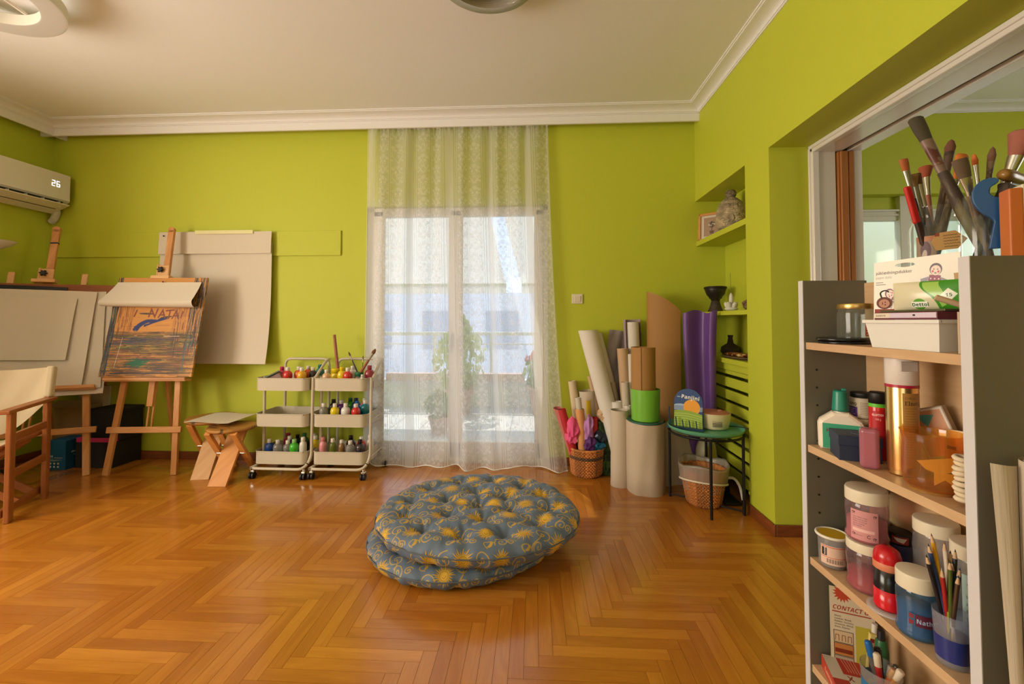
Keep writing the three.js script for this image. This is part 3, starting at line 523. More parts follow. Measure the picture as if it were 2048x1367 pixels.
// board and papers on the left easel
{
  const Y = 0.42, A = 0.2, base = [-3.70, 0, -2.9];
  const flat = (w, h, d, x, s, f, rot = 0) => { const g = sheet(w, h, d, (u, v) => 0.004 * Math.sin(u * 4 + v * 5) + 0.012 * Math.pow(Math.max(0, u - 0.8) * 5, 2) * (1 - v), 16, 16); g.rotateZ(rot); g.translate(x, 0, f); g.rotateX(-A); g.translate(0, s * Math.cos(A), -s * Math.sin(A)); return g; };
  const put = (label, cat, g, m, name = 'drawing_paper') => solo(name, label, cat, g, m, base, Y);
  const bd = box(0.78, 0.8, 0.014, 0.002); bd.translate(0.07, 0, 0.022); bd.rotateX(-A); bd.translate(0, 1.06 * Math.cos(A), -1.06 * Math.sin(A));
  put('bare wooden drawing board behind the papers on the corner easel', 'board', bd, mat(lin(0.42, 0.24, 0.12), 0.6, { map: woodBeech }), 'drawing_board');
  put('black edged portfolio sheet tucked behind the corner easel papers', 'portfolio', flat(0.5, 0.55, 0.003, -0.11, 1.165, 0.038, -0.03), mat(0x1b1a1c, 0.6), 'portfolio');
  put('tall backing paper behind the other sheets on the corner easel', 'paper', flat(0.76, 0.78, 0.002, 0.07, 0.98, 0.046, 0.015), M.paperW);
  put('slanting middle paper sheet sticking out beside the corner easel', 'paper', flat(0.7, 0.76, 0.002, 0.07, 1.0, 0.056, 0.06), M.paper);
  put('wide blank paper sheet in front on the corner easel', 'paper', flat(0.7, 0.74, 0.002, -0.01, 1.03, 0.07, -0.02), M.paper);
  put('smaller square blank paper pinned to the front of the corner easel', 'paper', flat(0.5, 0.48, 0.002, -0.02, 1.1, 0.084, -0.03), M.paper);
}
// director's chair
{
  const c = thing('director_chair', 'wooden folding director chair with cream canvas back and seat', 'chair', [-3.327, 0, -2.366], 0.4995);
  const canvas = mat(lin(0.66, 0.55, 0.37), 0.9, { bumpMap: rep(fabricBump, 4), bumpScale: 0.0008 });
  for (const s of [-1, 1]) {
    wood('leg', bx(s * 0.27 - 0.013, s * 0.27 + 0.013, 0, 0.625, 0.165, 0.215, 0.006), M.chair, c);
    wood('leg', bx(s * 0.27 - 0.013, s * 0.27 + 0.013, 0, 0.62, -0.215, -0.165, 0.006), M.chair, c);
    const bp = wood('back_post', beam([s * 0.262, 0.55, -0.2], [s * 0.262, 0.84, -0.255], 0.042, 0.024, [1, 0, 0]), M.chair, c);
    mesh('hinge', xf(box(0.006, 0.05, 0.025, 0.002), [s * 0.278, 0.6, -0.215]), mat(0x8a6a30, 0.35, { metalness: 0.9 }), bp, 'brass hinge');
    wood('armrest', merge([xf(box(0.062, 0.022, 0.52, 0.006), [s * 0.27, 0.636, 0.015])]), M.chair, c);
    wood('side_rail', bx(s * 0.27 - 0.011, s * 0.27 + 0.011, 0.455, 0.5, -0.17, 0.17, 0.005), M.chair, c);
    wood('side_rail', bx(s * 0.27 - 0.011, s * 0.27 + 0.011, 0.245, 0.29, -0.17, 0.17, 0.005), M.chair, c);
    wood('seat_rail', merge([rod([s * 0.225, 0.42, -0.22], [s * 0.225, 0.42, 0.22], 0.016, 0.016, 12)]), M.chair, c);
    wood('cross_brace', beam([-s * 0.235, 0.06, s * 0.025 + 0.05], [s * 0.225, 0.41, s * 0.025 + 0.05], 0.04, 0.02, [0, 0, 1]), M.chair, c);
    wood('cross_brace', beam([-s * 0.235, 0.06, s * 0.025 - 0.12], [s * 0.225, 0.41, s * 0.025 - 0.12], 0.04, 0.02, [0, 0, 1]), M.chair, c);
    wood('floor_rail', bx(s * 0.235 - 0.012, s * 0.235 + 0.012, 0.03, 0.075, -0.21, 0.21, 0.006), M.chair, c);
  }
  mesh('back_canvas', grid(40, 24, (u, v) => { const x = (u - 0.5) * 0.56, sag = 0.07 * Math.sin(PI * u); const y = 0.845 - v * (0.19 + 0.28 * Math.sin(PI * Math.min(1, u * 1.0)) * 0.85) - 0.02 * Math.sin(PI * u) * (1 - v); return [x, y, -0.27 + (0.845 - y) * 0.18 - sag + 0.006 * Math.sin(u * 18 + v * 6) + 0.022]; }), canvas, c);
  for (const s of [-1, 1]) mesh('canvas_sleeve', beam([s * 0.262, 0.645, -0.222], [s * 0.262, 0.848, -0.258], 0.058, 0.04, [1, 0, 0], 0.014), canvas, c);
  mesh('seat_canvas', grid(30, 20, (u, v) => [(u - 0.5) * 0.46, 0.432 - 0.045 * Math.sin(PI * u), (v - 0.5) * 0.42]), canvas, c);
}
// three folding stools with round seats: one wide plank leg, two narrow ones
function stool(label, pos, turn, r, h, mSeat, mLeg) {
  const s = thing('folding_stool', label, 'stool', pos, turn);
  mesh('seat', xf(woodUV(prep(lathe([[0, 0], [r - 0.012, 0], [r, 0.009], [r, 0.02], [r - 0.008, 0.028], [0, 0.028]], 44)), 1.6), [0, h, 0]), mSeat, s);
  wood('plank_leg', beam([0, -0.004, 0.15], [0, h + 0.002, -0.1], 0.125, 0.02, [0, 0.5, 0.86], 0.002), mLeg, s);
  for (const k of [-1, 1]) wood('leg', beam([k * 0.092, -0.002, -0.15], [k * 0.092, h, 0.125], 0.042, 0.026, [0, 0.4, 0.9], 0.003), M.honey, s);
  mesh('hinge_pin', rod([-0.1, h * 0.52, 0.005], [0.1, h * 0.52, 0.005], 0.008), M.chrome, s);
  return s;
}
const seatOld = mat(lin(0.8, 0.66, 0.42), 0.5, { map: rep(dataTex(256, 256, (u, v) => { const g = fbm(u * 3, v * 20, 5, 3, 20, 4), k = fbm(u * 14, v * 14, 8, 14, 14, 4) > 0.66 ? 0.55 : 1; return [(0.70 + 0.14 * g) * k, (0.52 + 0.14 * g) * k, (0.28 + 0.12 * g) * k]; }), 1) });
stool('round folding stool with pale pinkish plank leg beside the painted easel', [-2.445, 0, -3.17], 0.16, 0.178, 0.392, seatOld, M.pale);
stool('round folding stool with honey yellow plank leg in front of the others', [-2.212, 0, -3.055], 0.06, 0.16, 0.358, seatOld, M.honey);
solo('drawing_paper', 'blank paper sheet lying across the seats of two stools', 'paper', (() => { const g = sheet(0.34, 0.3, 0.0015, (u, v) => 0.004 * Math.sin(u * 6) + 0.004 * v, 12, 12); g.rotateX(-PI / 2); g.rotateY(-0.12); return g; })(), M.paperW, [-2.34, 0.4225, -3.12], 0.1);
// storage boxes in the corner
{
  const cloth = mat(lin(0.012, 0.011, 0.013), 0.75, { bumpMap: rep(fabricBump, 3), bumpScale: 0.001 });
  const b = thing('storage_box', 'low wide black fabric storage box with pink rim on the floor', 'box', [-3.44, 0, -3.335]);
  mesh('body', xf(box(0.31, 0.2, 0.25, 0.008), [0, 0.1, 0]), cloth, b);
  mesh('pink_rim', merge([bx(-0.15, 0.15, 0.2, 0.232, 0.112, 0.124, 0.003), bx(0.142, 0.154, 0.2, 0.232, -0.12, 0.12, 0.003), bx(-0.154, -0.142, 0.2, 0.232, -0.12, 0.12, 0.003), bx(-0.15, 0.15, 0.2, 0.232, -0.124, -0.112, 0.003)]), mat(lin(0.62, 0.03, 0.16), 0.7), b, 'bright pink fabric rim');
  const b2 = thing('storage_box', 'black fabric storage box standing on the pink rimmed box', 'box', [-3.4, 0.2005, -3.355]);
  mesh('body', xf(box(0.26, 0.225, 0.2, 0.01), [0, 0.1125, 0]), cloth, b2); mesh('lid', xf(box(0.272, 0.03, 0.206, 0.008), [0, 0.235, -0.003]), cloth, b2);
  const blue = canvasTex(256, 420, (x, w, h) => { x.fillStyle = '#0d5f92'; x.fillRect(0, 0, w, h); x.fillStyle = '#e8eef2'; x.font = 'bold 44px sans-serif'; x.fillText('A4', 30, 240); x.fillRect(30, 252, 60, 3); x.fillRect(100, 244, 120, 6); for (let i = 0; i < 3; i++) x.fillRect(30, 274 + i * 9, 180 - i * 40, 3); for (let j = 0; j < 2; j++) for (let i = 0; i < 3; i++) { x.beginPath(); x.arc(48 + i * 56, 330 + j * 48, 15, 0, 6.3); x.fill(); } });
  const a4 = thing('paper_carton', 'blue cardboard carton of A4 paper on the floor', 'box', [-3.685, 0, -3.235]);
  mesh('carton', box(0.15, 0.225, 0.16, 0.003).translate(0, 0.1125, 0), mat(0x0d5f92, 0.6), a4);
  mesh('printed_front', xf(new THREE.PlaneGeometry(0.146, 0.22), [0, 0.1125, 0.0806]), mat(0xffffff, 0.55, { map: blue }), a4);
  mesh('side_print', xf(new THREE.PlaneGeometry(0.15, 0.22), [0.0756, 0.1125, 0], [0, PI / 2, 0]), mat(0xffffff, 0.55, { map: canvasTex(256, 380, (x, w, h) => { x.fillStyle = '#0b4a74'; x.fillRect(0, 0, w, h); x.fillStyle = '#dfe8ee'; x.font = 'italic bold 34px sans-serif'; x.fillText('double', 60, 170); x.fillRect(90, 200, 30, 4); x.fillRect(110, 260, 90, 6); x.fillRect(120, 300, 80, 6); }) }), a4);
  const card = mat(lin(0.42, 0.3, 0.19), 0.85, { bumpMap: paperBump, bumpScale: 0.002 });
  const cb = thing('cardboard_box', 'plain brown cardboard box behind the blue paper carton', 'box', [-3.79, 0, -3.4]);
  mesh('box_body', box(0.3, 0.46, 0.12, 0.004).translate(0, 0.23, 0), card, cb); mesh('flap', xf(box(0.29, 0.004, 0.09), [0, 0.47, 0.06], [0.5, 0, 0]), card, cb);
  solo('foam_board', 'white foam boards leaning in the corner behind cardboard box', 'board', bx(-0.14, 0.14, 0, 0.6, -0.006, 0.006, 0.002).rotateX(-0.02), M.paperW, [-3.72, 0, -3.456]);
  const ra = thing('radiator', 'green painted ribbed radiator low on the left wall', 'radiator', [XL + 0.045, 0.12, -2.9]);
  for (let i = 0; i < 9; i++) mesh('rib', xf(box(0.05, 0.5, 0.05, 0.018), [0, 0.25, -0.24 + i * 0.062]), M.green, ra);
  mesh('header_pipe', merge([rod([0, 0.04, -0.26], [0, 0.04, 0.28], 0.018), rod([0, 0.46, -0.26], [0, 0.46, 0.28], 0.018), rod([0.0, 0.04, -0.2], [0, -0.12, -0.2], 0.012), rod([0.0, 0.04, 0.22], [0, -0.12, 0.22], 0.012)]), M.green, ra);
}
// ---------------------------------------------------------------- two paint trolleys and their bottles
const cartMat = mat(lin(0.57, 0.5, 0.385), 0.4);
function trayGeo(w, d, h, r) {                                             // open tray with rounded corners
  const out = (W, Dd, R) => { const p = [], c = [[W / 2 - R, Dd / 2 - R, 0], [-W / 2 + R, Dd / 2 - R, 1], [-W / 2 + R, -Dd / 2 + R, 2], [W / 2 - R, -Dd / 2 + R, 3]]; for (const [x, y, k] of c) for (let i = 0; i <= 8; i++) { const a = (k + i / 8) * PI / 2; p.push([x + R * Math.cos(a), y + R * Math.sin(a)]); } return p; };
  const wall = prism(out(w, d, r), h, 0, [out(w - 0.006, d - 0.006, r - 0.003).reverse()]); wall.rotateX(-PI / 2); wall.translate(0, h / 2, 0);
  const bottom = prism(out(w - 0.002, d - 0.002, r - 0.001), 0.003); bottom.rotateX(-PI / 2); bottom.translate(0, 0.0015, 0);
  const q = out(w, d, r).map(([x, y]) => [x, h, y]); const lip = tube(q, 0.0035, 160, 6, true);
  return merge([wall, bottom, lip]);
}
function cart(label, pos, turn) {
  const c = thing('utility_cart', label, 'cart', pos, turn), W = 0.385, Dp = 0.3, r = 0.0105, T = cartMat;
  const hx = W / 2 - 0.005, hz = Dp / 2;
  // each side is one bent tube: base runner, upright and top handle
  mesh('frame', [bent([[-hx - 0.01, 0.075, hz - 0.02], [-hx - 0.03, 0.075, hz + 0.02], [hx + 0.0, 0.075, hz + 0.02], [hx + 0.025, 0.14, hz - 0.04], [hx + 0.025, 0.73, hz - 0.05]], r, 0.05),
    bent([[-hx - 0.03, 0.075, hz + 0.02], [-hx, 0.09, hz - 0.06], [-hx + 0.005, 0.16, hz - 0.08], [-hx + 0.005, 0.73, hz - 0.08]], r, 0.03),
    bent([[-hx + 0.03, 0.11, -hz], [-hx + 0.03, 0.845, -hz], [hx + 0.02, 0.845, -hz], [hx + 0.02, 0.11, -hz]], r, 0.05),
    bent([[hx + 0.02, 0.845, -hz], [hx + 0.025, 0.83, -hz + 0.07], [hx + 0.025, 0.7, hz - 0.05]], r, 0.03), bent([[hx + 0.02, 0.12, -hz], [hx + 0.045, 0.075, -hz - 0.01]], r, 0.01), bent([[-hx + 0.03, 0.12, -hz], [-hx + 0.01, 0.075, -hz]], r, 0.01)], T, c);
  mesh('cross_wire', [rod([hx + 0.026, 0.42, hz - 0.05], [hx + 0.022, 0.42, -hz], 0.005), rod([hx + 0.026, 0.15, hz - 0.05], [hx + 0.022, 0.15, -hz], 0.005)], T, c);
  for (const y of [0.635, 0.372, 0.1]) mesh('tray', xf(trayGeo(W + 0.015, Dp - 0.01, 0.09, 0.045), [-0.012, y, 0.0]), T, c);
  for (const [x, z] of [[-hx - 0.015, hz + 0.005], [hx - 0.005, hz + 0.005], [-hx + 0.01, -hz], [hx + 0.045, -hz]]) {
    const k = mesh('castor', [xf(cyl(0.011, 0.011, 0.02, 12), [x, 0.065, z]), xf(box(0.03, 0.028, 0.03, 0.006), [x, 0.045, z])], M.chrome, c, 'chrome castor fork');
    mesh('wheel', [xf(cyl(0.024, 0.024, 0.012, 20), [x - 0.011, 0.024, z + 0.01], [0, 0, PI / 2]), xf(cyl(0.024, 0.024, 0.012, 20), [x + 0.011, 0.024, z + 0.01], [0, 0, PI / 2])], M.black, k, 'black rubber wheel');
  }
  return c;
}
cart('cream three tier paint trolley beside the stools', [-1.852, 0, -3.225], -0.02);
cart('cream three tier paint trolley beside the curtain', [-1.418, 0, -3.235], 0.0);
const labelTex = canvasTex(256, 128, (x, w, h) => { x.fillStyle = '#e8e4da'; x.fillRect(0, 0, w, h); x.fillStyle = '#5c5148'; for (let i = 0; i < 5; i++) x.fillRect(20, 48 + i * 13, 60 + ((i * 53) % 120), 5); x.fillStyle = '#33302c'; x.fillRect(24, 16, 110, 18); x.fillStyle = '#7a8a6a'; x.fillRect(150, 14, 80, 24); });
const labelTex2 = canvasTex(256, 128, (x, w, h) => { x.fillStyle = '#d6d4cc'; x.fillRect(0, 0, w, h); x.fillStyle = '#4a4a52'; x.fillRect(0, 0, w, 26); x.fillStyle = '#6a5c54'; for (let i = 0; i < 6; i++) x.fillRect(14, 38 + i * 13, 90 + ((i * 71) % 130), 4); });
const labM = [mat(0xffffff, 0.55, { map: labelTex }), mat(0xffffff, 0.55, { map: labelTex2 })];
const capWhite = mat(lin(0.82, 0.78, 0.7), 0.4), capBlack = mat(0x151517, 0.4);
// kinds: 'r' round shouldered flip-cap bottle, 't' tall slim bottle, 's' squat jar
function bottle(label, pos, col, o = {}) {
  const { kind = 'r', cap = capWhite, s = 1, lab = 1, turn = rr(-0.5, 0.5), name = 'paint_bottle', cat = 'bottle', group, clear } = o;
  const b = thing(name, label, cat, pos, turn, group);
  const P = { r: [[0, 0], [0.028, 0], [0.03, 0.004], [0.03, 0.07], [0.034, 0.078], [0.034, 0.098], [0.028, 0.112], [0.014, 0.12], [0.012, 0.124], [0, 0.124]], t: [[0, 0], [0.022, 0], [0.025, 0.004], [0.025, 0.1], [0.022, 0.115], [0.011, 0.126], [0.01, 0.13], [0, 0.13]], s: [[0, 0], [0.026, 0], [0.028, 0.004], [0.028, 0.05], [0.022, 0.06], [0.02, 0.064], [0, 0.064]] }[kind];
  const m = clear ? phys(col, 0.18, { transmission: 0.75, thickness: 0 }) : phys(col, 0.28, { clearcoat: 0.5, clearcoatRoughness: 0.2 });
  mesh('body', lathe(P.map(([r, y]) => [r * s * 0.86, y * s]), 26), m, b);
  const top = P[P.length - 1][1] * s, rc = (kind === 's' ? 0.02 : kind === 't' ? 0.0125 : 0.0135) * s, hc = (kind === 's' ? 0.02 : 0.024) * s;
  mesh('cap', xf(lathe([[0, 0], [rc, 0], [rc, hc * 0.9], [rc * 0.92, hc], [0, hc]], 20), [0, top - 0.004, 0]), cap, b);
  if (lab) { const R = (kind === 'r' ? 0.0305 : kind === 't' ? 0.0255 : 0.0285) * s * 0.86, h = (kind === 's' ? 0.03 : 0.05) * s; mesh('paper_label', xf(new THREE.CylinderGeometry(R, R, h, 24, 1, true, -1.5, 3.0), [0, (kind === 's' ? 0.028 : 0.038) * s, 0]), labM[lab - 1], b, 'printed paper label'); }
  return b;
}
{
  const C = { red: lin(0.58, 0.02, 0.015), orange: lin(0.7, 0.1, 0.02), gold: lin(0.72, 0.36, 0.01), yellow: lin(0.78, 0.58, 0.01), dark: lin(0.03, 0.02, 0.025), teal: lin(0.01, 0.2, 0.24), blue: lin(0.015, 0.06, 0.3), navy: lin(0.02, 0.03, 0.1), purple: lin(0.1, 0.02, 0.2), green: lin(0.05, 0.45, 0.02), dgreen: lin(0.02, 0.14, 0.06), white: lin(0.7, 0.66, 0.58), peach: lin(0.72, 0.42, 0.22), pink: lin(0.66, 0.24, 0.26), mag: lin(0.5, 0.02, 0.1), clear: lin(0.72, 0.7, 0.66), sky: lin(0.02, 0.16, 0.5), brown: lin(0.25, 0.12, 0.04), wine: lin(0.3, 0.03, 0.05), oliv: lin(0.45, 0.5, 0.08) };
  const yT = 0.6385, yM = 0.3755, yB = 0.1035, where = { a: 'the stools-side trolley', b: 'the curtain-side trolley' };
  // top tray of the trolley beside the stools
  const g1 = 'paint bottles in the stools-side trolley', g2 = 'paint bottles in the curtain-side trolley';
  const A = (l, x, y, z, c, o = {}) => bottle(`${l} ${where.a}`, [x, y, z], c, { group: g1, ...o }), B = (l, x, y, z, c, o = {}) => bottle(`${l} ${where.b}`, [x, y, z], c, { group: g2, ...o });
  A('bright red paint bottle in the top tray of', -1.86, yT, -3.16, C.red, { lab: 0, s: 1.12 }); A('orange paint bottle in the top tray of', -1.802, yT, -3.21, C.orange, { lab: 0, s: 1.12 }); A('golden yellow paint bottle in the top tray of', -1.742, yT, -3.145, C.gold, { lab: 0, s: 1.12 });
  A('orange red paint bottle at the back of the top tray of', -1.77, yT, -3.29, C.orange, { lab: 0, s: 1.1 }); A('dark brown paint bottle in the top tray of', -1.7, yT, -3.23, C.dark, { lab: 0, s: 1.08 }); A('teal paint bottle in the top tray of', -1.688, yT, -3.315, C.teal, { lab: 0, s: 1.15, cap: mat(C.teal, 0.4) }); A('magenta capped crimson paint bottle in the top tray of', -1.94, yT, -3.22, C.mag, { lab: 0, s: 1.1, cap: mat(C.mag, 0.4) });
  const pb = thing('plastic_box', 'clear plastic box leaning in the top tray of the stools-side trolley', 'box', [-1.955, yT + 0.03, -3.15], 0.2); mesh('box_shell', xf(box(0.12, 0.08, 0.05, 0.006), [0, 0.03, 0], [-0.3, 0, 0.5]), phys(lin(0.5, 0.3, 0.26), 0.2, { transmission: 0.5, thickness: 0 }), pb); mesh('box_lid', xf(box(0.122, 0.012, 0.054, 0.004), [-0.018, 0.07, 0], [-0.3, 0, 0.5]), mat(lin(0.12, 0.14, 0.1), 0.3), pb);
  // middle tray: a little heap of beads
  solo('crayon_heap', 'small heap of brown crayon bits in the middle tray', 'crayons', (() => { const l = []; for (let i = 0; i < 26; i++) l.push(xf(cyl(0.004, 0.004, rr(0.02, 0.05), 6), [rr(-0.06, 0.06), 0.008 + rr(0, 0.014), rr(-0.03, 0.03)], [PI / 2, rnd() * 6, rnd() * 6])); return merge(l); })(), mat(lin(0.14, 0.06, 0.04), 0.6), [-1.74, yM, -3.23]).userData.kind = 'stuff';
  // bottom tray
  A('royal blue paint bottle in the bottom tray of', -1.99, yB, -3.155, C.blue, { lab: 2, s: 1.1 }); A('clear grey paint bottle in the bottom tray of', -1.916, yB, -3.14, C.clear, { lab: 2, s: 1.1, clear: true, cap: mat(C.clear, 0.4) }); A('violet paint bottle in the bottom tray of', -1.88, yB, -3.235, C.purple, { lab: 0, s: 1.12 });
  A('pale yellow labelled clear paint bottle in the bottom tray of', -1.848, yB, -3.155, C.clear, { lab: 1, s: 1.05, clear: true }); A('vivid green paint bottle in the bottom tray of', -1.795, yB, -3.15, C.green, { lab: 0, s: 1.12, cap: mat(lin(0.3, 0.6, 0.2), 0.4) }); A('white crumpled paper wrapped bottle in the bottom tray of', -1.722, yB, -3.14, C.white, { kind: 't', lab: 0, s: 1.2 });
  A('yellow paint bottle in the bottom tray of', -1.68, yB, -3.24, C.yellow, { lab: 0, s: 1.15 }); A('crimson paint bottle at the back of the bottom tray of', -1.93, yB, -3.3, C.mag, { lab: 0, s: 1.15, cap: mat(C.mag, 0.4) }); A('dark green paint bottle at the back of the bottom tray of', -1.8, yB, -3.3, C.dgreen, { lab: 0, s: 1.15, cap: mat(C.dgreen, 0.4) }); A('dark red paint bottle at the back of the bottom tray of', -1.73, yB, -3.315, C.wine, { lab: 0, s: 1.12 }); A('black paint bottle at the back of the bottom tray of', -1.865, yB, -3.318, C.dark, { lab: 0, s: 1.05, cap: capBlack });
  // trolley beside the curtain
  B('peach paint bottle in the top tray of', -1.56, yT, -3.16, C.peach, { lab: 1, s: 1.0 }); B('yellow paint bottle in the top tray of', -1.455, yT, -3.19, C.yellow, { lab: 0, s: 1.12, cap: mat(C.yellow, 0.4) }); B('round red paint bottle in the top tray of', -1.39, yT, -3.145, C.red, { lab: 0, s: 1.12 }); B('white paint bottle at the back of the top tray of', -1.41, yT, -3.28, C.white, { lab: 0, s: 1.12 });
  B('clear water jar with green lid in the top tray of', -1.318, yT, -3.18, C.clear, { kind: 's', lab: 0, s: 1.55, clear: true, cap: mat(C.dgreen, 0.5) }); B('small white bottle with paper label in the top tray of', -1.28, yT, -3.145, C.white, { kind: 't', lab: 1, s: 0.75 }); B('wine red paint bottle in the top tray of', -1.246, yT, -3.2, C.wine, { lab: 0, s: 1.2, cap: mat(C.wine, 0.4) }); B('open yellow lidded tub at the back of the top tray of', -1.54, yT, -3.27, C.yellow, { kind: 's', lab: 0, s: 1.75, cap: mat(C.yellow, 0.4) });
  B('clear glitter paint bottle in the middle tray of', -1.575, yM, -3.155, C.clear, { lab: 0, s: 1.1, clear: true }); B('lemon yellow paint bottle in the middle tray of', -1.487, yM, -3.15, C.yellow, { lab: 0, s: 1.1 }); B('silver labelled paint bottle in the middle tray of', -1.405, yM, -3.15, C.clear, { lab: 2, s: 1.12 }); B('red paint bottle with yellow patch in the middle tray of', -1.325, yM, -3.145, C.red, { lab: 0, s: 1.1 });
  B('black paint bottle in the middle tray of', -1.545, yM, -3.25, C.dark, { lab: 0, s: 1.18, cap: capBlack }); B('purple paint bottle in the middle tray of', -1.49, yM, -3.265, C.purple, { lab: 0, s: 1.12 }); B('green paint bottle in the middle tray of', -1.45, yM, -3.335, C.green, { lab: 0, s: 1.15, cap: mat(C.dgreen, 0.4) }); B('blue paint bottle in the middle tray of', -1.36, yM, -3.25, C.sky, { lab: 0, s: 1.1, cap: mat(C.sky, 0.4) });
  B('teal green paint bottle in the middle tray of', -1.29, yM, -3.235, C.teal, { lab: 0, s: 1.18 }); B('navy capped paint bottle at the back of the middle tray of', -1.4, yM, -3.325, C.navy, { lab: 0, s: 1.16, cap: mat(C.navy, 0.4) }); B('dusty pink paint bottle at the back of the middle tray of', -1.33, yM, -3.325, C.pink, { lab: 0, s: 1.16 }); B('dark grey paint bottle in the back corner of the middle tray of', -1.58, yM, -3.325, C.dgreen, { lab: 0, s: 1.1 });
  B('soft pink foil paint pouch in the bottom tray of', -1.575, yB, -3.15, C.pink, { kind: 't', lab: 1, s: 1.2, cap: mat(C.pink, 0.4) }); B('olive labelled clear bottle in the bottom tray of', -1.505, yB, -3.16, C.oliv, { kind: 't', lab: 0, s: 1.12, clear: true }); B('amber bottle with paper label in the bottom tray of', -1.44, yB, -3.165, C.brown, { kind: 't', lab: 1, s: 1.05 }); B('black bottle with grey label in the bottom tray of', -1.395, yB, -3.225, C.dark, { lab: 2, s: 1.2, cap: capBlack });
  B('clear bottle with white label in the bottom tray of', -1.365, yB, -3.145, C.clear, { lab: 1, s: 1.1, clear: true }); B('dark ink bottle with black cap in the bottom tray of', -1.29, yB, -3.145, C.dark, { lab: 2, s: 1.15, cap: capBlack }); B('red white capped bottle in the bottom tray of', -1.315, yB, -3.23, C.red, { lab: 0, s: 1.15 }); B('white tall bottle in the back of the bottom tray of', -1.245, yB, -3.225, C.white, { kind: 't', lab: 0, s: 1.2 });
}
// brushes and a stick standing in the top tray
M.bristle = mat(lin(0.14, 0.07, 0.035), 0.9);
function brush(label, a, b, r, mh, mf, mb, o = {}) {                         // a = handle end (low), b = bristle tip
  a = v3(a); b = v3(b); const L = a.distanceTo(b), t = thing('paint_brush', label, 'brush', [a.x, a.y, a.z], 0, o.group), d = b.clone().sub(a).normalize();
  t.quaternion.setFromUnitVectors(V(0, 1, 0), d);
  const hb = o.hb ?? 0.18, hf = o.hf ?? 0.16, w = o.w ?? 1.3, fl = o.flat ?? 1;
  mesh('handle', lathe([[0, 0], [r * 0.55, 0], [r * 0.7, L * 0.1], [r * 1.0, L * 0.35], [r * 0.8, L * (1 - hb - hf)], [0, L * (1 - hb - hf)]], 14), mh, t);
  mesh('ferrule', xf(lathe([[r * 0.82, 0], [r * 0.9, L * hf * 0.2], [r * 0.85, L * hf * 0.25], [r * w * 0.9, L * hf]], 16), [0, L * (1 - hb - hf), 0], [0, 0, 0], [1, 1, fl]), mf, t);
  const tip = o.tip ?? 'round', q = L * hb, y0 = L * (1 - hb);
  const br = tip === 'flat' ? [[r * w * 0.85, 0], [r * w * 1.05, q * 0.5], [r * w * 1.1, q * 0.95], [r * w * 0.9, q], [0, q]] : tip === 'fan' ? [[r * w * 0.8, 0], [r * w * 1.4, q * 0.6], [r * w * 1.7, q * 0.9], [r * w * 1.3, q], [0, q]] : [[r * w * 0.85, 0], [r * w * 1.0, q * 0.4], [r * w * 0.6, q * 0.8], [0, q]];
  mesh('bristles', xf(lathe(br, 16), [0, y0, 0], [0, 0, 0], [1, 1, fl]), mb, t);
  return t;
}
const dirt = (c0, c1, s) => dataTex(128, 256, (u, v) => { const k = fbm(u * 5, v * 10, s, 5, 10, 4), q = k > 0.56 ? 1 : k > 0.5 ? 0.5 : 0; return [0, 1, 2].map((i) => (c0[i] + (c1[i] - c0[i]) * q) / 255); });
M.handleRed = mat(lin(0.32, 0.1, 0.045), 0.5); M.handleBlk = mat(0x1c1c20, 0.35); M.handleDirty = mat(0xffffff, 0.6, { map: dirt([70, 52, 38], [112, 92, 62], 12) }); M.ferrule = mat(0xb8b2a4, 0.3, { metalness: 0.9 });
solo('wooden_stick', 'long reddish wooden stick standing in the curtain-side trolley', 'stick', rod([0, 0, 0], [-0.075, 0.4, -0.06], 0.013, 0.011), M.handleRed, [-1.497, 0.639, -3.245]);
brush('thin black handled brush in the curtain-side trolley', [-1.325, 0.73, -3.2], [-1.42, 0.915, -3.22], 0.0055, M.handleBlk, M.ferrule, M.bristle);
brush('thick worn wooden brush leaning right in the curtain-side trolley', [-1.35, 0.665, -3.13], [-1.218, 0.935, -3.25], 0.011, M.handleRed, M.ferrule, mat(lin(0.22, 0.08, 0.04), 0.9), { hb: 0.14 });
brush('slim dark green brush upright in the curtain-side trolley', [-1.3, 0.735, -3.19], [-1.3, 0.885, -3.21], 0.0035, mat(lin(0.03, 0.12, 0.1), 0.4), M.ferrule, M.bristle);
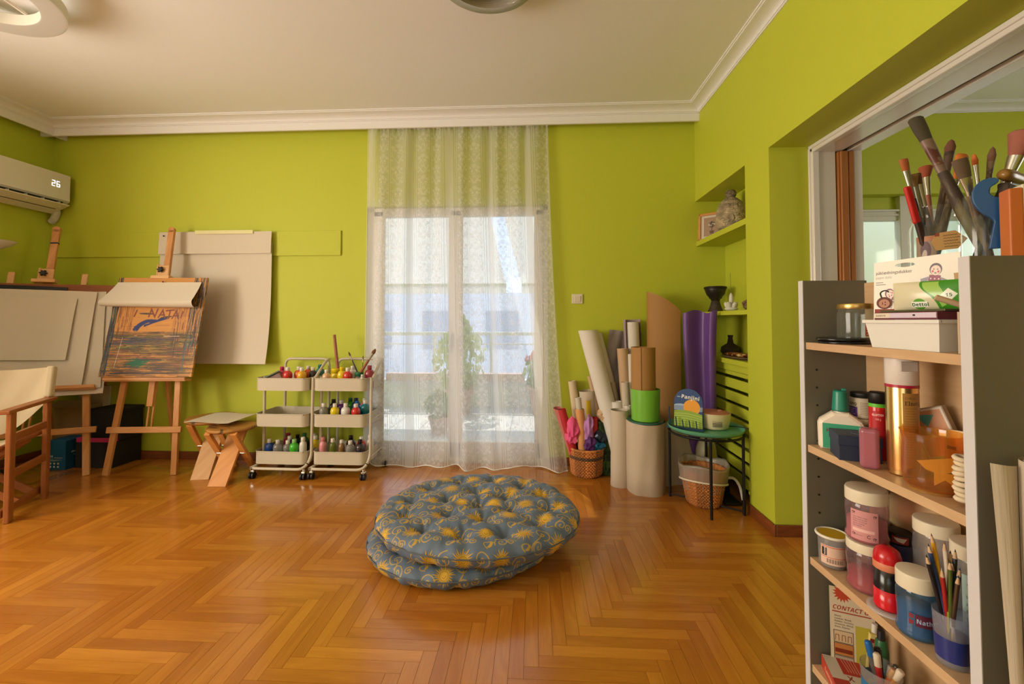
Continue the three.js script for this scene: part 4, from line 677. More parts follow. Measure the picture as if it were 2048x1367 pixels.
// ---------------------------------------------------------------- niche on the right
{
  const sh = (label, y0, y1) => solo('niche_shelf', label, 'shelf', uvBox(bx(XR + 0.002, XN, y0, y1, ZF + 0.002, -2.67, 0.002)), M.green);
  sh('upper green niche shelf carrying the framed picture and stone vase', 1.74, 1.778); sh('lower green niche shelf carrying the small drum', 1.188, 1.217);
  // louvred cupboard under the counter
  const c = thing('louvre_cupboard', 'green cupboard in the niche with a louvred front door', 'cupboard', [0, 0, 0]);
  mesh('counter', bx(1.3, XN, 0.862, 0.895, ZF + 0.002, -2.67, 0.003), M.green, c);
  mesh('face_frame', [bx(1.322, 1.34, 0.815, 0.862, ZF + 0.002, -2.67), bx(1.322, 1.34, 0.09, 0.862, -2.69, -2.67)], M.green, c);
  const d = mesh('door', [bx(1.333, 1.351, 0.1, 0.81, -2.76, -2.694, 0.002), bx(1.333, 1.351, 0.1, 0.81, ZF + 0.01, ZF + 0.07, 0.002)], M.green, c);
  let y = 0.81; const slot = 0.022, pitch = 0.0868;
  for (let i = 0; i < 9; i++) { const top = i ? y : 0.81, bot = Math.max(0.1, 0.772 - i * pitch + slot / 2); mesh('slat', bx(1.334, 1.35, bot, top, ZF + 0.07, -2.76, 0.002), M.green, d); y = bot - slot; if (i === 8) mesh('slat', bx(1.334, 1.35, 0.1, y, ZF + 0.07, -2.76, 0.002), M.green, d); }
  // picture
  const p = thing('picture_frame', 'small light wood framed picture of a little tree', 'picture', [1.385, 1.778, -3.41], -0.66);
  const fr = (w, h, t, dd, m, z) => [bx(-w / 2, w / 2, 0, t, -dd / 2 + z, dd / 2 + z, 0.002), bx(-w / 2, w / 2, h - t, h, -dd / 2 + z, dd / 2 + z, 0.002), bx(-w / 2, -w / 2 + t, 0, h, -dd / 2 + z, dd / 2 + z, 0.002), bx(w / 2 - t, w / 2, 0, h, -dd / 2 + z, dd / 2 + z, 0.002)];
  const tilt = (g) => { g.rotateX(-0.08); return g; };
  mesh('frame', tilt(merge(fr(0.2, 0.22, 0.018, 0.02, 0, 0))), M.honey, p);
  mesh('mount', tilt(bx(-0.09, 0.09, 0.01, 0.21, -0.004, -0.001)), M.paperW, p);
  mesh('print', tilt(xf(new THREE.PlaneGeometry(0.118, 0.148), [0, 0.11, 0.0004])), mat(0xffffff, 0.5, { map: canvasTex(256, 320, (x, w, h) => { x.fillStyle = '#a98a70'; x.fillRect(0, 0, w, h); x.fillStyle = '#6a4a38'; x.fillRect(120, 170, 14, 60); x.beginPath(); x.moveTo(88, 230); x.lineTo(168, 230); x.lineTo(154, 282); x.lineTo(102, 282); x.fill(); for (let i = 0; i < 40; i++) { const a = i * 2.4, r = 5 * Math.sqrt(i) * 1.5; x.fillStyle = ['#4c3a30', '#7d6a58', '#c8bba6', '#5c5a44'][i % 4]; x.beginPath(); x.arc(128 + Math.cos(a) * r, 125 + Math.sin(a) * r, 13, 0, 6.3); x.fill(); } }) }), p, 'brown print of a potted round tree');
  // stone vase
  const stone = mat(lin(0.62, 0.55, 0.42), 0.75, { bumpMap: rep(dataTex(256, 256, (u, v) => { const k = Math.abs(fbm(u * 10, v * 16, 61, 10, 16, 4) - 0.5) * 2; return Math.min(1, k * 2.2); }, false), 2, 2), bumpScale: 0.008, map: dataTex(256, 256, (u, v) => { const k = 0.6 + 0.6 * fbm(u * 12, v * 18, 66, 12, 18, 4); return [k * 0.95, k * 0.9, k * 0.82]; }) });
  const vs = thing('ceramic_vase', 'rough textured stone coloured ceramic vase on the upper shelf', 'vase', [1.395, 1.778, -3.1]);
  mesh('body', lathe([[0, 0], [0.065, 0], [0.09, 0.03], [0.1, 0.09], [0.095, 0.15], [0.075, 0.205], [0.045, 0.235], [0.028, 0.245], [0.026, 0.25]], 36), stone, vs);
  mesh('stopper', xf(lathe([[0.028, 0], [0.036, 0.012], [0.038, 0.03], [0.028, 0.048], [0, 0.052]], 24), [0, 0.247, 0]), stone, vs);
  // drum
  const dk = mat(lin(0.018, 0.012, 0.009), 0.4), carv = mat(lin(0.05, 0.032, 0.02), 0.6, { bumpMap: plasterBump, bumpScale: 0.004 });
  const dr = thing('djembe_drum', 'small dark wooden goblet drum on the lower shelf', 'drum', [1.37, 1.217, -3.32]);
  mesh('bowl', lathe([[0.028, 0.08], [0.036, 0.1], [0.062, 0.13], [0.074, 0.165], [0.076, 0.19], [0, 0.19]], 30), dk, dr); mesh('foot', lathe([[0, 0], [0.055, 0], [0.052, 0.01], [0.036, 0.05], [0.029, 0.085], [0, 0.085]], 30), carv, dr);
  mesh('skin', xf(lathe([[0, 0.002], [0.07, 0.003], [0.076, 0]], 30), [0, 0.189, 0]), mat(lin(0.2, 0.16, 0.11), 0.7), dr); mesh('rope_ring', merge([xf(tor(0.078, 0.004, 36, 6), [0, 0.18, 0], [PI / 2, 0, 0]), xf(tor(0.078, 0.003, 36, 6), [0, 0.186, 0], [PI / 2, 0, 0])]), dk, dr);
  for (let i = 0; i < 12; i++) { const a = i * PI / 6; mesh('rope', rod([0.079 * Math.cos(a), 0.18, 0.079 * Math.sin(a)], [0.04 * Math.cos(a + 0.26), 0.1, 0.04 * Math.sin(a + 0.26)], 0.0018, 0.0018, 6), carv, dr); }
  // white incense holder shaped like coral
  const co = thing('incense_holder', 'white coral shaped incense holder with one thin stick', 'incense holder', [1.37, 1.217, -3.06]);
  const wc = mat(lin(0.75, 0.72, 0.62), 0.6, { bumpMap: plasterBump, bumpScale: 0.003 }), pet = [xf(sph(0.03), [0, 0.016, 0], [0, 0, 0], [1.5, 0.55, 1.2]), xf(sph(0.014), [0, 0.08, 0], [0, 0, 0], [1, 3.4, 1])];
  for (let i = 0; i < 5; i++) { const a = i * 1.257; pet.push(xf(sph(0.015), [0.028 * Math.cos(a), 0.04, 0.028 * Math.sin(a)], [0.5 * Math.sin(a), 0, -0.5 * Math.cos(a)], [1, 1.8, 1])); }
  mesh('coral', merge(pet), wc, co); mesh('incense_stick', rod([0, 0.11, 0], [0.012, 0.27, -0.035], 0.0015, 0.0015, 6), mat(lin(0.2, 0.18, 0.08), 0.8), co);
  const ro = solo('dried_root', 'dried brown knotted root at the end of the lower shelf', 'root', (() => { const l = []; for (let i = 0; i < 8; i++) { const a = i * 0.9; l.push(tube([[0, 0.02, 0], [0.02 * Math.cos(a), 0.03 + 0.008 * i, 0.02 * Math.sin(a)], [0.045 * Math.cos(a + 0.6), 0.02 + 0.01 * (i % 4), 0.045 * Math.sin(a + 0.6)], [0.03 * Math.cos(a + 1.6), 0.012 + 0.014 * (i % 3), 0.04 * Math.sin(a + 1.6)]], 0.009, 14, 7)); } l.push(xf(sph(0.03), [0, 0.024, 0], [0, 0, 0], [1.2, 0.8, 1.3])); return merge(l); })(), mat(lin(0.2, 0.12, 0.06), 0.8), [1.39, 1.217, -2.83]);
  // things on the dark counter
  const tr = thing('woven_tray', 'flat brown tray of dried twigs and pods on the counter', 'tray', [1.405, 0.895, -2.98]);
  mesh('tray_base', xf(lathe([[0, 0], [0.085, 0], [0.1, 0.012], [0.104, 0.014], [0.1, 0.018], [0.082, 0.006], [0, 0.006]], 36), [0, 0, 0], [0, 0, 0], [0.95, 1, 2.2]), mat(lin(0.16, 0.09, 0.04), 0.8), tr);
  for (let i = 0; i < 9; i++) { const z = -0.14 + i * 0.035, s = i % 2 ? 1 : -1; mesh('twig', tube([[-0.06, 0.02 + 0.003 * (i % 3), z], [0, 0.026, z + 0.03 * s], [0.06, 0.022, z - 0.02 * s]], 0.007, 12, 6), mat(lin(0.3 + 0.05 * (i % 3), 0.11 + 0.03 * (i % 2), 0.04), 0.7), tr); }
  for (let i = 0; i < 3; i++) mesh('pod', xf(sph(0.014), [-0.05 + 0.02 * i, 0.026, 0.06 + 0.025 * i], [0, 0, 0], [1, 0.8, 1.4]), mat(lin(0.6, 0.42, 0.16), 0.6), tr);
  const bs = thing('brown_basket', 'tall brown basket with a white disc on it inside the dark niche', 'basket', [1.44, 0.9, -2.765]);
  mesh('basket_body', lathe([[0, 0], [0.05, 0], [0.064, 0.05], [0.064, 0.14], [0.05, 0.18], [0, 0.185]], 26), mat(lin(0.2, 0.1, 0.035), 0.8, { bumpMap: fabricBump, bumpScale: 0.003 }), bs); mesh('disc', xf(cyl(0.055, 0.055, 0.004, 28), [-0.01, 0.19, 0]), M.paperW, bs);
  solo('dark_pot', 'dark squat pot with tall neck in the shadowed niche', 'pot', lathe([[0, 0], [0.045, 0], [0.068, 0.03], [0.06, 0.065], [0.022, 0.09], [0.015, 0.13], [0.02, 0.15], [0, 0.15]], 26), mat(lin(0.03, 0.018, 0.013), 0.6), [1.44, 0.895, -3.24]);
}
// ---------------------------------------------------------------- paper rolls in the corner
M.rollW = mat(lin(0.74, 0.68, 0.6), 0.75, { bumpMap: paperBump, bumpScale: 0.0008 });
const kraft = mat(lin(0.38, 0.19, 0.05), 0.7, { bumpMap: paperBump, bumpScale: 0.001 }), tan = mat(lin(0.58, 0.38, 0.22), 0.8), greyPaper = mat(lin(0.6, 0.5, 0.385), 0.8, { bumpMap: paperBump, bumpScale: 0.0015 });
function rollGeo(r, L, o = {}) {
  const { turns = 2.2, tight = 0.3, taper = 0, flat = 1, cut = 0, start = 0, wob = 0 } = o;
  return grid(Math.round(34 * turns), 10, (u, v) => { const a = start + u * turns * 2 * PI, k = r * (1 - tight * u) * (1 + taper * v) * (1 + wob * Math.sin(a * 3 + v * 4)); return [k * Math.cos(a), v * L - (v > 0.99 ? cut * (0.5 + 0.5 * Math.cos(a - 0.6)) : 0), k * Math.sin(a) * flat]; });
}
function roll(label, a, b, r, m, o = {}) {
  a = v3(a); b = v3(b); const g = rollGeo(r, a.distanceTo(b), o); g.applyQuaternion(new THREE.Quaternion().setFromUnitVectors(V(0, 1, 0), b.clone().sub(a).normalize()));
  return solo(o.name || 'paper_roll', label, o.cat || 'paper roll', g, m, [a.x, a.y, a.z], 0, o.group);
}
roll('long white paper roll leaning left with an open flared top', [0.66, 0.02, -3.2], [0.408, 1.09, -3.36], 0.058, M.rollW, { taper: 0.28, turns: 2.6, cut: 0.03 });
roll('second white paper roll leaning just behind the flared one', [0.74, 0.02, -3.34], [0.49, 1.05, -3.42], 0.042, M.rollW, { turns: 2.4 });
solo('wrapping_sheet', 'crumpled greyish lilac sheet leaning on the wall between rolls', 'paper', sheet(0.26, 1.06, 0.002, (u, v) => 0.012 * Math.sin(u * 9 + v * 7) + 0.008 * Math.sin(u * 17 - v * 11), 20, 30).rotateZ(-0.12).translate(0, 0.54, 0), mat(lin(0.36, 0.31, 0.30), 0.8, { bumpMap: paperBump, bumpScale: 0.006 }), [0.66, 0, -3.452]);
roll('white roll with a mauve outer sheet standing tall', [0.79, 0.02, -3.36], [0.757, 1.14, -3.37], 0.05, M.rollW, { turns: 2.4 });
roll('mauve card sheet wrapped loosely around the tall white roll', [0.79, 0.02, -3.36], [0.754, 1.16, -3.37], 0.064, mat(lin(0.36, 0.26, 0.3), 0.7), { turns: 0.62, tight: 0.02, start: 2.6 });
roll('tan kraft roll behind the small cardboard tubes', [0.72, 0.02, -3.27], [0.668, 0.94, -3.31], 0.043, tan, { turns: 2 });
roll('narrow white roll squeezed beside the tan kraft roll', [0.735, 0.02, -3.23], [0.722, 0.9, -3.28], 0.02, M.rollW, { turns: 2 });
roll('grey cardboard tube with dark open end', [0.69, 0.02, -3.17], [0.664, 0.70, -3.2], 0.031, greyPaper, { turns: 1.6, tight: 0.2 });
roll('short white roll leaning behind the grey open roll', [0.66, 0.02, -3.2], [0.607, 0.555, -3.22], 0.04, M.rollW, { turns: 1.8 });
roll('short slim white tube beside the green bucket', [0.7, 0.02, -3.14], [0.671, 0.54, -3.15], 0.027, M.rollW, { turns: 1.5 });
roll('thin pale tube leaning among the white rolls', [0.7, 0.02, -3.31], [0.6, 0.68, -3.36], 0.024, greyPaper, { turns: 1.6 });
roll('big grey beige paper roll standing open on the floor', [0.598, 0, -3.08], [0.6, 0.523, -3.08], 0.068, greyPaper, { turns: 1.35, tight: 0.14, taper: -0.06, wob: 0.012 });
roll('narrow cream roll standing at the wall beside the curtain', [0.38, 0.0, -3.42], [0.297, 0.675, -3.43], 0.033, mat(lin(0.68, 0.55, 0.36), 0.75), { turns: 2 });
roll('wide blank roll standing at the wall behind the basket', [0.47, 0.0, -3.395], [0.415, 0.605, -3.4], 0.068, greyPaper, { turns: 1.4, tight: 0.1 });
roll('slim brown kraft roll leaning under the long white roll', [0.58, 0.02, -3.3], [0.43, 0.72, -3.39], 0.02, tan, { turns: 1.8 });
solo('kraft_sheet', 'tall curved brown kraft sheet with a rounded top', 'paper', (() => grid(40, 30, (u, v) => { const a = -0.6 + u * 2.5, R = 0.172, h = 1.385 - 0.16 * Math.pow(u, 3) - 0.012 * (1 - u); return [-R * Math.cos(a * 1.0) * 1.0, v * h, R * Math.sin(a) * 0.55]; }))(), kraft, [1.035, 0, -3.33], -0.12);
solo('foam_mat', 'purple rubber foam sheet rolled in two folds upright', 'foam mat', (() => grid(60, 24, (u, v) => { const x = -0.1 + (0.19 + 0.03 * v * v) * u, w = 0.045 * Math.sin(u * 2 * PI * 1.15 + 0.9), n = 1 - 0.28 * Math.pow(1 - v, 1.2) * (u > 0.5 ? (u - 0.5) * 1.6 : 0.2); return [x * n + 0.01 * Math.sin(v * 5), v * (1.215 - 0.012 * Math.cos(u * 9)), w * (0.6 + 0.4 * v) + (u > 0.8 ? -(u - 0.8) * 0.25 : 0)]; }))(), mat(lin(0.15, 0.062, 0.27), 0.42, { bumpMap: paperBump, bumpScale: 0.001 }), [1.165, 0, -3.08], -0.55);
// paper-wrapped drum with lime bucket and kraft roll
{
  const w = thing('wrapped_drum', 'tall drum wrapped in beige paper with a teal lid', 'drum', [0.758, 0, -3.0]);
  const P = (v) => 0.127;
  mesh('paper_wrap', grid(64, 14, (u, v) => { const a = u * 2 * PI, f = 1 + 0.035 * Math.cos(a * 5 + 0.6) * (1 - v) + 0.012 * Math.sin(a * 9 + v * 4), r = 0.127 * f; return [r * Math.cos(a), v * (0.475 - 0.012 * Math.sin(a)), r * Math.sin(a)]; }, true), mat(lin(0.57, 0.46, 0.335), 0.8, { bumpMap: paperBump, bumpScale: 0.003 }), w);
  mesh('lid', xf(cyl(0.122, 0.122, 0.012, 40), [0, 0.47, 0]), mat(lin(0.04, 0.14, 0.1), 0.4), w, 'teal green lid');
  const b = thing('plastic_bucket', 'lime green plastic bucket standing on the wrapped drum', 'bucket', [0.755, 0.4765, -2.985]);
  mesh('bucket', lathe([[0, 0], [0.088, 0], [0.092, 0.006], [0.097, 0.208], [0.095, 0.212], [0.091, 0.208], [0.086, 0.01], [0, 0.008]], 44), phys(lin(0.19, 0.5, 0.045), 0.3, { clearcoat: 0.3 }), b);
  roll('brown kraft paper roll standing in the lime green bucket', [0.745, 0.488, -2.985], [0.745, 0.97, -2.985], 0.083, kraft, { turns: 1.5, tight: 0.1, start: 2.0 });
}
// green patterned bag behind the open roll
solo('paper_bag', 'dark green leaf patterned bag behind the open grey roll', 'bag', (() => { const g = box(0.11, 0.4, 0.08, 0.012); g.translate(0, 0.2, 0); return g; })(), mat(0xffffff, 0.7, { map: dataTex(128, 256, (u, v) => { const k = fbm(u * 8, v * 16, 77, 8, 16, 4); return k > 0.55 ? [0.25, 0.34, 0.12] : k > 0.45 ? [0.08, 0.2, 0.06] : [0.05, 0.12, 0.05]; }) }), [0.527, 0, -3.285]);
solo('crumpled_paper', 'crumpled tan tissue on top of the green bag', 'paper', (() => { const g = new THREE.IcosahedronGeometry(0.07, 3), p = g.attributes.position; for (let i = 0; i < p.count; i++) { const k = 0.7 + 0.6 * vnoise(p.getX(i) * 60 + 9, p.getY(i) * 60 + p.getZ(i) * 40, 4); p.setXYZ(i, p.getX(i) * k * 0.85, p.getY(i) * k * 0.8, p.getZ(i) * k * 0.6); } g.computeVertexNormals(); return g; })(), tan, [0.535, 0.445, -3.27]);
// ---------------------------------------------------------------- baskets
function weave(r0, r1, h, rows, n, rr2, bandRow) {
  const parts = [[], []];
  for (let j = 0; j < rows; j++) {
    const t = (j + 0.5) / rows, R = r0 + (r1 - r0) * Math.pow(t, 0.8) - (j === 0 ? 0.012 : 0);
    const pts = []; for (let i = 0; i < n * 4; i++) { const a = i / (n * 4) * 2 * PI, k = R + rr2 * 0.55 * Math.cos(n * a + j * PI); pts.push(V(k * Math.cos(a), t * h + 0.0015 * Math.sin(n * a * 0.5 + j), k * Math.sin(a))); }
    parts[bandRow && j >= bandRow[0] && j <= bandRow[1] ? 1 : 0].push(new THREE.TubeGeometry(new THREE.CatmullRomCurve3(pts, true), n * 5, rr2, 5, true));
  }
  return parts;
}
const straw = dataTex(256, 64, (u, v) => { const k = 0.55 + 0.75 * fbm(u * 60, v * 6, 88, 60, 6, 3); return [0.78 * k, 0.5 * k, 0.25 * k]; });
M.straw = mat(0xffffff, 0.7, { map: straw }); M.strawDark = mat(lin(0.13, 0.07, 0.035), 0.7);
{
  const b = thing('wicker_basket', 'round woven straw basket with dark band holding coloured rolls', 'basket', [0.39, 0, -3.285]);
  const [p, q] = weave(0.108, 0.124, 0.2, 17, 34, 0.0072, [11, 12]);
  mesh('woven_body', merge(p), M.straw, b); mesh('dark_band', merge(q), M.strawDark, b, 'dark brown woven band'); mesh('inner_wall', lathe([[0, 0.006], [0.098, 0.006], [0.114, 0.196]], 40), M.straw, b); mesh('rim', xf(tor(0.124, 0.009, 60, 8), [0, 0.2, 0], [PI / 2, 0, 0]), M.straw, b);
  const redM = mat(lin(0.5, 0.02, 0.025), 0.5), pinkM = mat(lin(0.85, 0.1, 0.28), 0.7), crush = (s, sx, sy, sz, f) => { const g = new THREE.IcosahedronGeometry(s, 4), p2 = g.attributes.position; for (let i = 0; i < p2.count; i++) { const k = 0.65 + 0.7 * vnoise(p2.getX(i) * f + 5, p2.getY(i) * f + p2.getZ(i) * f * 0.8, 7); p2.setXYZ(i, p2.getX(i) * k * sx, p2.getY(i) * k * sy, p2.getZ(i) * k * sz); } g.computeVertexNormals(); return toCreasedNormals(g, 0.5); };
  roll('red paper tube with pale inside leaning out of the straw basket', [0.33, 0.03, -3.25], [0.205, 0.485, -3.27], 0.03, redM, { turns: 1.3, tight: 0.1 });
  roll('pink checked paper sheet curling beside the leaning red tube', [0.31, 0.1, -3.28], [0.175, 0.5, -3.3], 0.034, mat(lin(0.55, 0.16, 0.15), 0.6), { turns: 0.9, tight: 0.02, cut: 0.03 });
  roll('orange brown paper wrapped roll upright in the straw basket', [0.368, 0.03, -3.235], [0.338, 0.492, -3.25], 0.034, mat(lin(0.72, 0.33, 0.12), 0.55), { turns: 2, tight: 0.2, wob: 0.02 });
  roll('white tube with silver inside poking from the orange roll', [0.352, 0.3, -3.244], [0.326, 0.575, -3.256], 0.024, mat(lin(0.62, 0.55, 0.45), 0.5), { turns: 1.4 });
  roll('yellow paper roll in the straw basket', [0.43, 0.05, -3.32], [0.412, 0.54, -3.34], 0.02, mat(lin(0.75, 0.52, 0.01), 0.5), { turns: 2 });
  roll('short open red tube in the straw basket', [0.455, 0.05, -3.27], [0.44, 0.425, -3.27], 0.034, redM, { turns: 1.2, tight: 0.05 });
  solo('tissue_paper', 'crumpled bright pink tissue in the straw basket', 'tissue', crush(0.06, 0.8, 1.5, 0.7, 55), pinkM, [0.283, 0.33, -3.24]);
  solo('tissue_paper', 'crumpled lilac tissue in the straw basket', 'tissue', crush(0.05, 0.7, 1.9, 0.6, 50), mat(lin(0.5, 0.22, 0.55), 0.7), [0.4, 0.345, -3.225]);
  solo('tissue_paper', 'crumpled deep purple tissue in the straw basket', 'tissue', crush(0.045, 0.9, 1.0, 0.6, 60), mat(lin(0.09, 0.01, 0.14), 0.6), [0.408, 0.245, -3.2]);
  solo('foil_paper', 'crumpled shiny blue foil in the straw basket', 'foil', crush(0.045, 1.2, 0.7, 0.7, 70), mat(lin(0.01, 0.13, 0.28), 0.25, { metalness: 0.5 }), [0.455, 0.228, -3.215]);
  solo('foil_paper', 'crumpled black foil in the straw basket', 'foil', crush(0.05, 0.9, 1.1, 0.8, 70), mat(lin(0.02, 0.03, 0.06), 0.3, { metalness: 0.4 }), [0.482, 0.275, -3.25]);
}
{
  const b = thing('waste_basket', 'oval woven waste basket lined with a clear bag under table', 'basket', [1.065, 0, -2.8], 0.2);
  const [p] = weave(0.092, 0.132, 0.225, 22, 40, 0.0062);
  mesh('woven_body', merge(p), M.straw, b); mesh('inner_wall', lathe([[0, 0.01], [0.085, 0.01], [0.124, 0.22]], 40), M.straw, b);
  const bagM = phys(lin(0.85, 0.8, 0.72), 0.35, { transmission: 0.8, thickness: 0 });
  mesh('bin_liner', grid(90, 22, (u, v) => { const a = u * 2 * PI, c = 1 + 0.012 * Math.sin(a * 13) + 0.008 * Math.sin(a * 29 + 2); const low = 0.14 - 0.03 * Math.cos(a + 0.9), top = 0.262 + 0.012 * Math.sin(a * 3 + 1); let r, y; if (v < 0.5) { y = low + (top - low) * v * 2; r = (0.118 + 0.03 * (y / 0.25)) * c; } else { y = top - (v - 0.5) * 2 * 0.16; r = (0.142 - (v - 0.5) * 0.05) * c; } return [r * Math.cos(a), y, r * Math.sin(a)]; }, true), bagM, b, 'crinkled clear plastic bin liner');
  mesh('liner_band', tube(Array.from({ length: 40 }, (_, i) => { const a = i / 40 * 2 * PI; return [0.139 * Math.cos(a), 0.142 - 0.03 * Math.cos(a + 0.9), 0.139 * Math.sin(a)]; }), 0.006, 90, 6, true), mat(lin(0.75, 0.66, 0.5), 0.5), b, 'rolled cream edge of the liner');
}
// ---------------------------------------------------------------- green round side table and what stands on it
{
  const t = thing('side_table', 'round mint green tray table on thin black metal legs', 'table', [1.075, 0, -2.785]);
  const mint = phys(lin(0.12, 0.4, 0.24), 0.35), legM = mat(0x17161a, 0.45, { metalness: 0.4 });
  mesh('tray_top', xf(lathe([[0, 0], [0.2, 0], [0.218, 0.012], [0.225, 0.03], [0.221, 0.031], [0.212, 0.014], [0.198, 0.007], [0, 0.007]], 60), [0, 0.462, 0]), mint, t);
  for (const [a, b] of [[1.81, 0], [3.7, 0], [0.72, 0], [5.1, 0]]) { const x = 0.219 * Math.cos(a), z = 0.219 * Math.sin(a); mesh('leg', rod([x, 0, z], [x, 0.458, z], 0.0085), legM, t); }
  mesh('leg_ring', xf(tor(0.216, 0.0075, 60, 8), [0, 0.452, 0], [PI / 2, 0, 0]), legM, t);
  mesh('floor_bar', rod([0.219 * Math.cos(3.7), 0.02, 0.219 * Math.sin(3.7)], [0.219 * Math.cos(0.72), 0.02, 0.219 * Math.sin(0.72)], 0.005), legM, t);
  const bowl = thing('colander_bowl', 'cream perforated plastic bowl with a dusty pink lid', 'bowl', [1.138, 0.4695, -2.81], 0.3);
  mesh('bowl', lathe([[0, 0], [0.07, 0], [0.085, 0.012], [0.096, 0.06], [0.1, 0.1], [0.098, 0.102], [0.094, 0.098], [0, 0.098]], 48), mat(lin(0.72, 0.62, 0.38), 0.45), bowl);
  mesh('lid', xf(lathe([[0, 0.012], [0.04, 0.011], [0.085, 0.006], [0.095, 0]], 48), [0, 0.1, 0]), mat(lin(0.5, 0.18, 0.13), 0.5), bowl, 'dusty pink lid'); mesh('knob', xf(sph(0.014), [0.03, 0.112, 0.02], [0, 0, 0], [1.2, 0.6, 1]), mat(lin(0.52, 0.2, 0.15), 0.5), bowl);
  const holes = []; for (let i = 0; i < 12; i++) for (let j = 0; j < 5; j++) { const a = 1.75 + i * 0.05; holes.push(xf(cyl(0.0022, 0.0022, 0.003, 6), [0.0945 * Math.cos(a), 0.03 + j * 0.009, 0.0945 * Math.sin(a)], [PI / 2, 0, 0])); }
  const hp = mesh('perforations', merge(holes), mat(0x2a2418, 0.8), bowl); hp.userData.kind = 'stuff';
  const s = thing('card_display', 'arched printed card reading Panjini on a blue pegged stand', 'display', [0.955, 0.4695, -2.78], -0.55);
  const blue = mat(lin(0.012, 0.05, 0.12), 0.4);
  mesh('stand_base', [bx(-0.11, 0.11, 0, 0.008, -0.035, 0.035, 0.002), bx(-0.11, 0.11, 0.008, 0.014, 0.012, 0.034, 0.002)], blue, s);
  for (const [x, h] of [[-0.09, 0.12], [-0.05, 0.075], [-0.01, 0.06], [0.03, 0.06], [0.07, 0.06]]) mesh('peg', rod([x, 0.008, 0.024], [x - 0.006, h, 0.026], 0.0035, 0.0035, 8), blue, s);
  mesh('peg', rod([0.098, 0.008, -0.004], [0.1, 0.12, 0.0], 0.0035, 0.0035, 8), blue, s); mesh('peg', rod([-0.105, 0.008, -0.02], [-0.107, 0.125, -0.02], 0.0035, 0.0035, 8), blue, s);
  const arch = []; for (let i = 0; i <= 24; i++) { const a = i / 24 * PI; arch.push([0.085 * Math.cos(a), 0.165 + 0.085 * Math.sin(a)]); } arch.push([-0.085, 0.012], [0.085, 0.012]);
  const cg = prep(prism(arch, 0.004)); const cp = cg.attributes.position; for (let i = 0; i < cp.count; i++) cg.attributes.uv.setXY(i, cp.getX(i) / 0.17 + 0.5, (cp.getY(i) - 0.012) / 0.238);
  mesh('printed_card', xf(cg, [0.012, 0, 0.0], [-0.08, 0, 0]), mat(0xffffff, 0.5, { map: canvasTex(360, 504, (x, w, h) => { x.fillStyle = '#17417c'; x.fillRect(0, 0, w, h); x.fillStyle = '#9fb8cc'; x.beginPath(); x.ellipse(90, 250, 110, 46, 0, 0, 6.3); x.fill(); x.fillStyle = '#7d95b5'; x.fillRect(0, 230, 360, 60); x.fillStyle = '#f0a21c'; x.beginPath(); x.arc(225, 245, 105, 0, 6.3); x.fill(); x.fillStyle = '#8fae2e'; x.beginPath(); x.moveTo(0, 300); x.quadraticCurveTo(160, 260, 360, 330); x.lineTo(360, 504); x.lineTo(0, 504); x.fill(); x.strokeStyle = '#c6d66a'; x.lineWidth = 6; for (let i = 0; i < 6; i++) { x.beginPath(); x.moveTo(0, 340 + i * 30); x.quadraticCurveTo(180, 310 + i * 32, 360, 365 + i * 28); x.stroke(); } x.fillStyle = '#f3efe4'; x.font = 'bold 70px sans-serif'; x.save(); x.translate(88, 128); x.rotate(0.09); x.fillText('Panjini', 0, 0); x.restore(); x.font = '18px sans-serif'; x.fillText('MISS', 40, 118); }) }), s);
  solo('power_cable', 'thin black cable running over the table edge to the floor', 'cable', tube([[1.225, 0.485, -2.8], [1.27, 0.494, -2.74], [1.305, 0.485, -2.69], [1.308, 0.4, -2.675], [1.3, 0.25, -2.67], [1.304, 0.1, -2.672], [1.29, 0.006, -2.69]], 0.0028, 60, 6), M.black);
  const du = thing('dustpan', 'dark dustpan with a curved white handle behind waste basket', 'dustpan', [1.235, 0, -2.85]);
  mesh('pan', [xf(box(0.1, 0.012, 0.18, 0.004), [0, 0.012, 0]), xf(box(0.1, 0.12, 0.01, 0.004), [0, 0.06, -0.08])], mat(0x141416, 0.5), du); mesh('handle', tube([[-0.05, 0.16, 0.06], [0.0, 0.17, 0.08], [0.03, 0.13, 0.1], [0.045, 0.05, 0.11]], 0.009, 24, 8), mat(lin(0.66, 0.62, 0.55), 0.4), du);
  solo('kraft_sheet', 'loose brown kraft paper leaning behind the waste basket', 'paper', sheet(0.3, 0.44, 0.002, (u, v) => 0.015 * Math.sin(u * 7 + v * 5), 16, 16).translate(0, 0.22, 0), greyPaper, [0.97, 0, -3.08], 0.1);
  solo('plastic_bag', 'white plastic bag with a yellow print behind waste basket', 'bag', (() => { const g = new THREE.SphereGeometry(0.1, 24, 18), p = g.attributes.position; for (let i = 0; i < p.count; i++) { const k = 0.85 + 0.3 * vnoise(p.getX(i) * 40 + 3, p.getY(i) * 40 + p.getZ(i) * 30, 9); p.setXYZ(i, p.getX(i) * k * 0.7, (p.getY(i) + 0.1) * 1.9, p.getZ(i) * k * 0.6); } g.computeVertexNormals(); return g; })(), mat(0xffffff, 0.45, { map: canvasTex(128, 128, (x) => { x.fillStyle = '#b9b08c'; x.fillRect(0, 0, 128, 128); x.fillStyle = '#c9a73a'; x.fillRect(20, 40, 26, 24); x.fillRect(84, 50, 20, 20); x.fillStyle = '#5a5a40'; x.fillRect(60, 70, 12, 4); }) }), [1.19, 0, -3.06]);
}
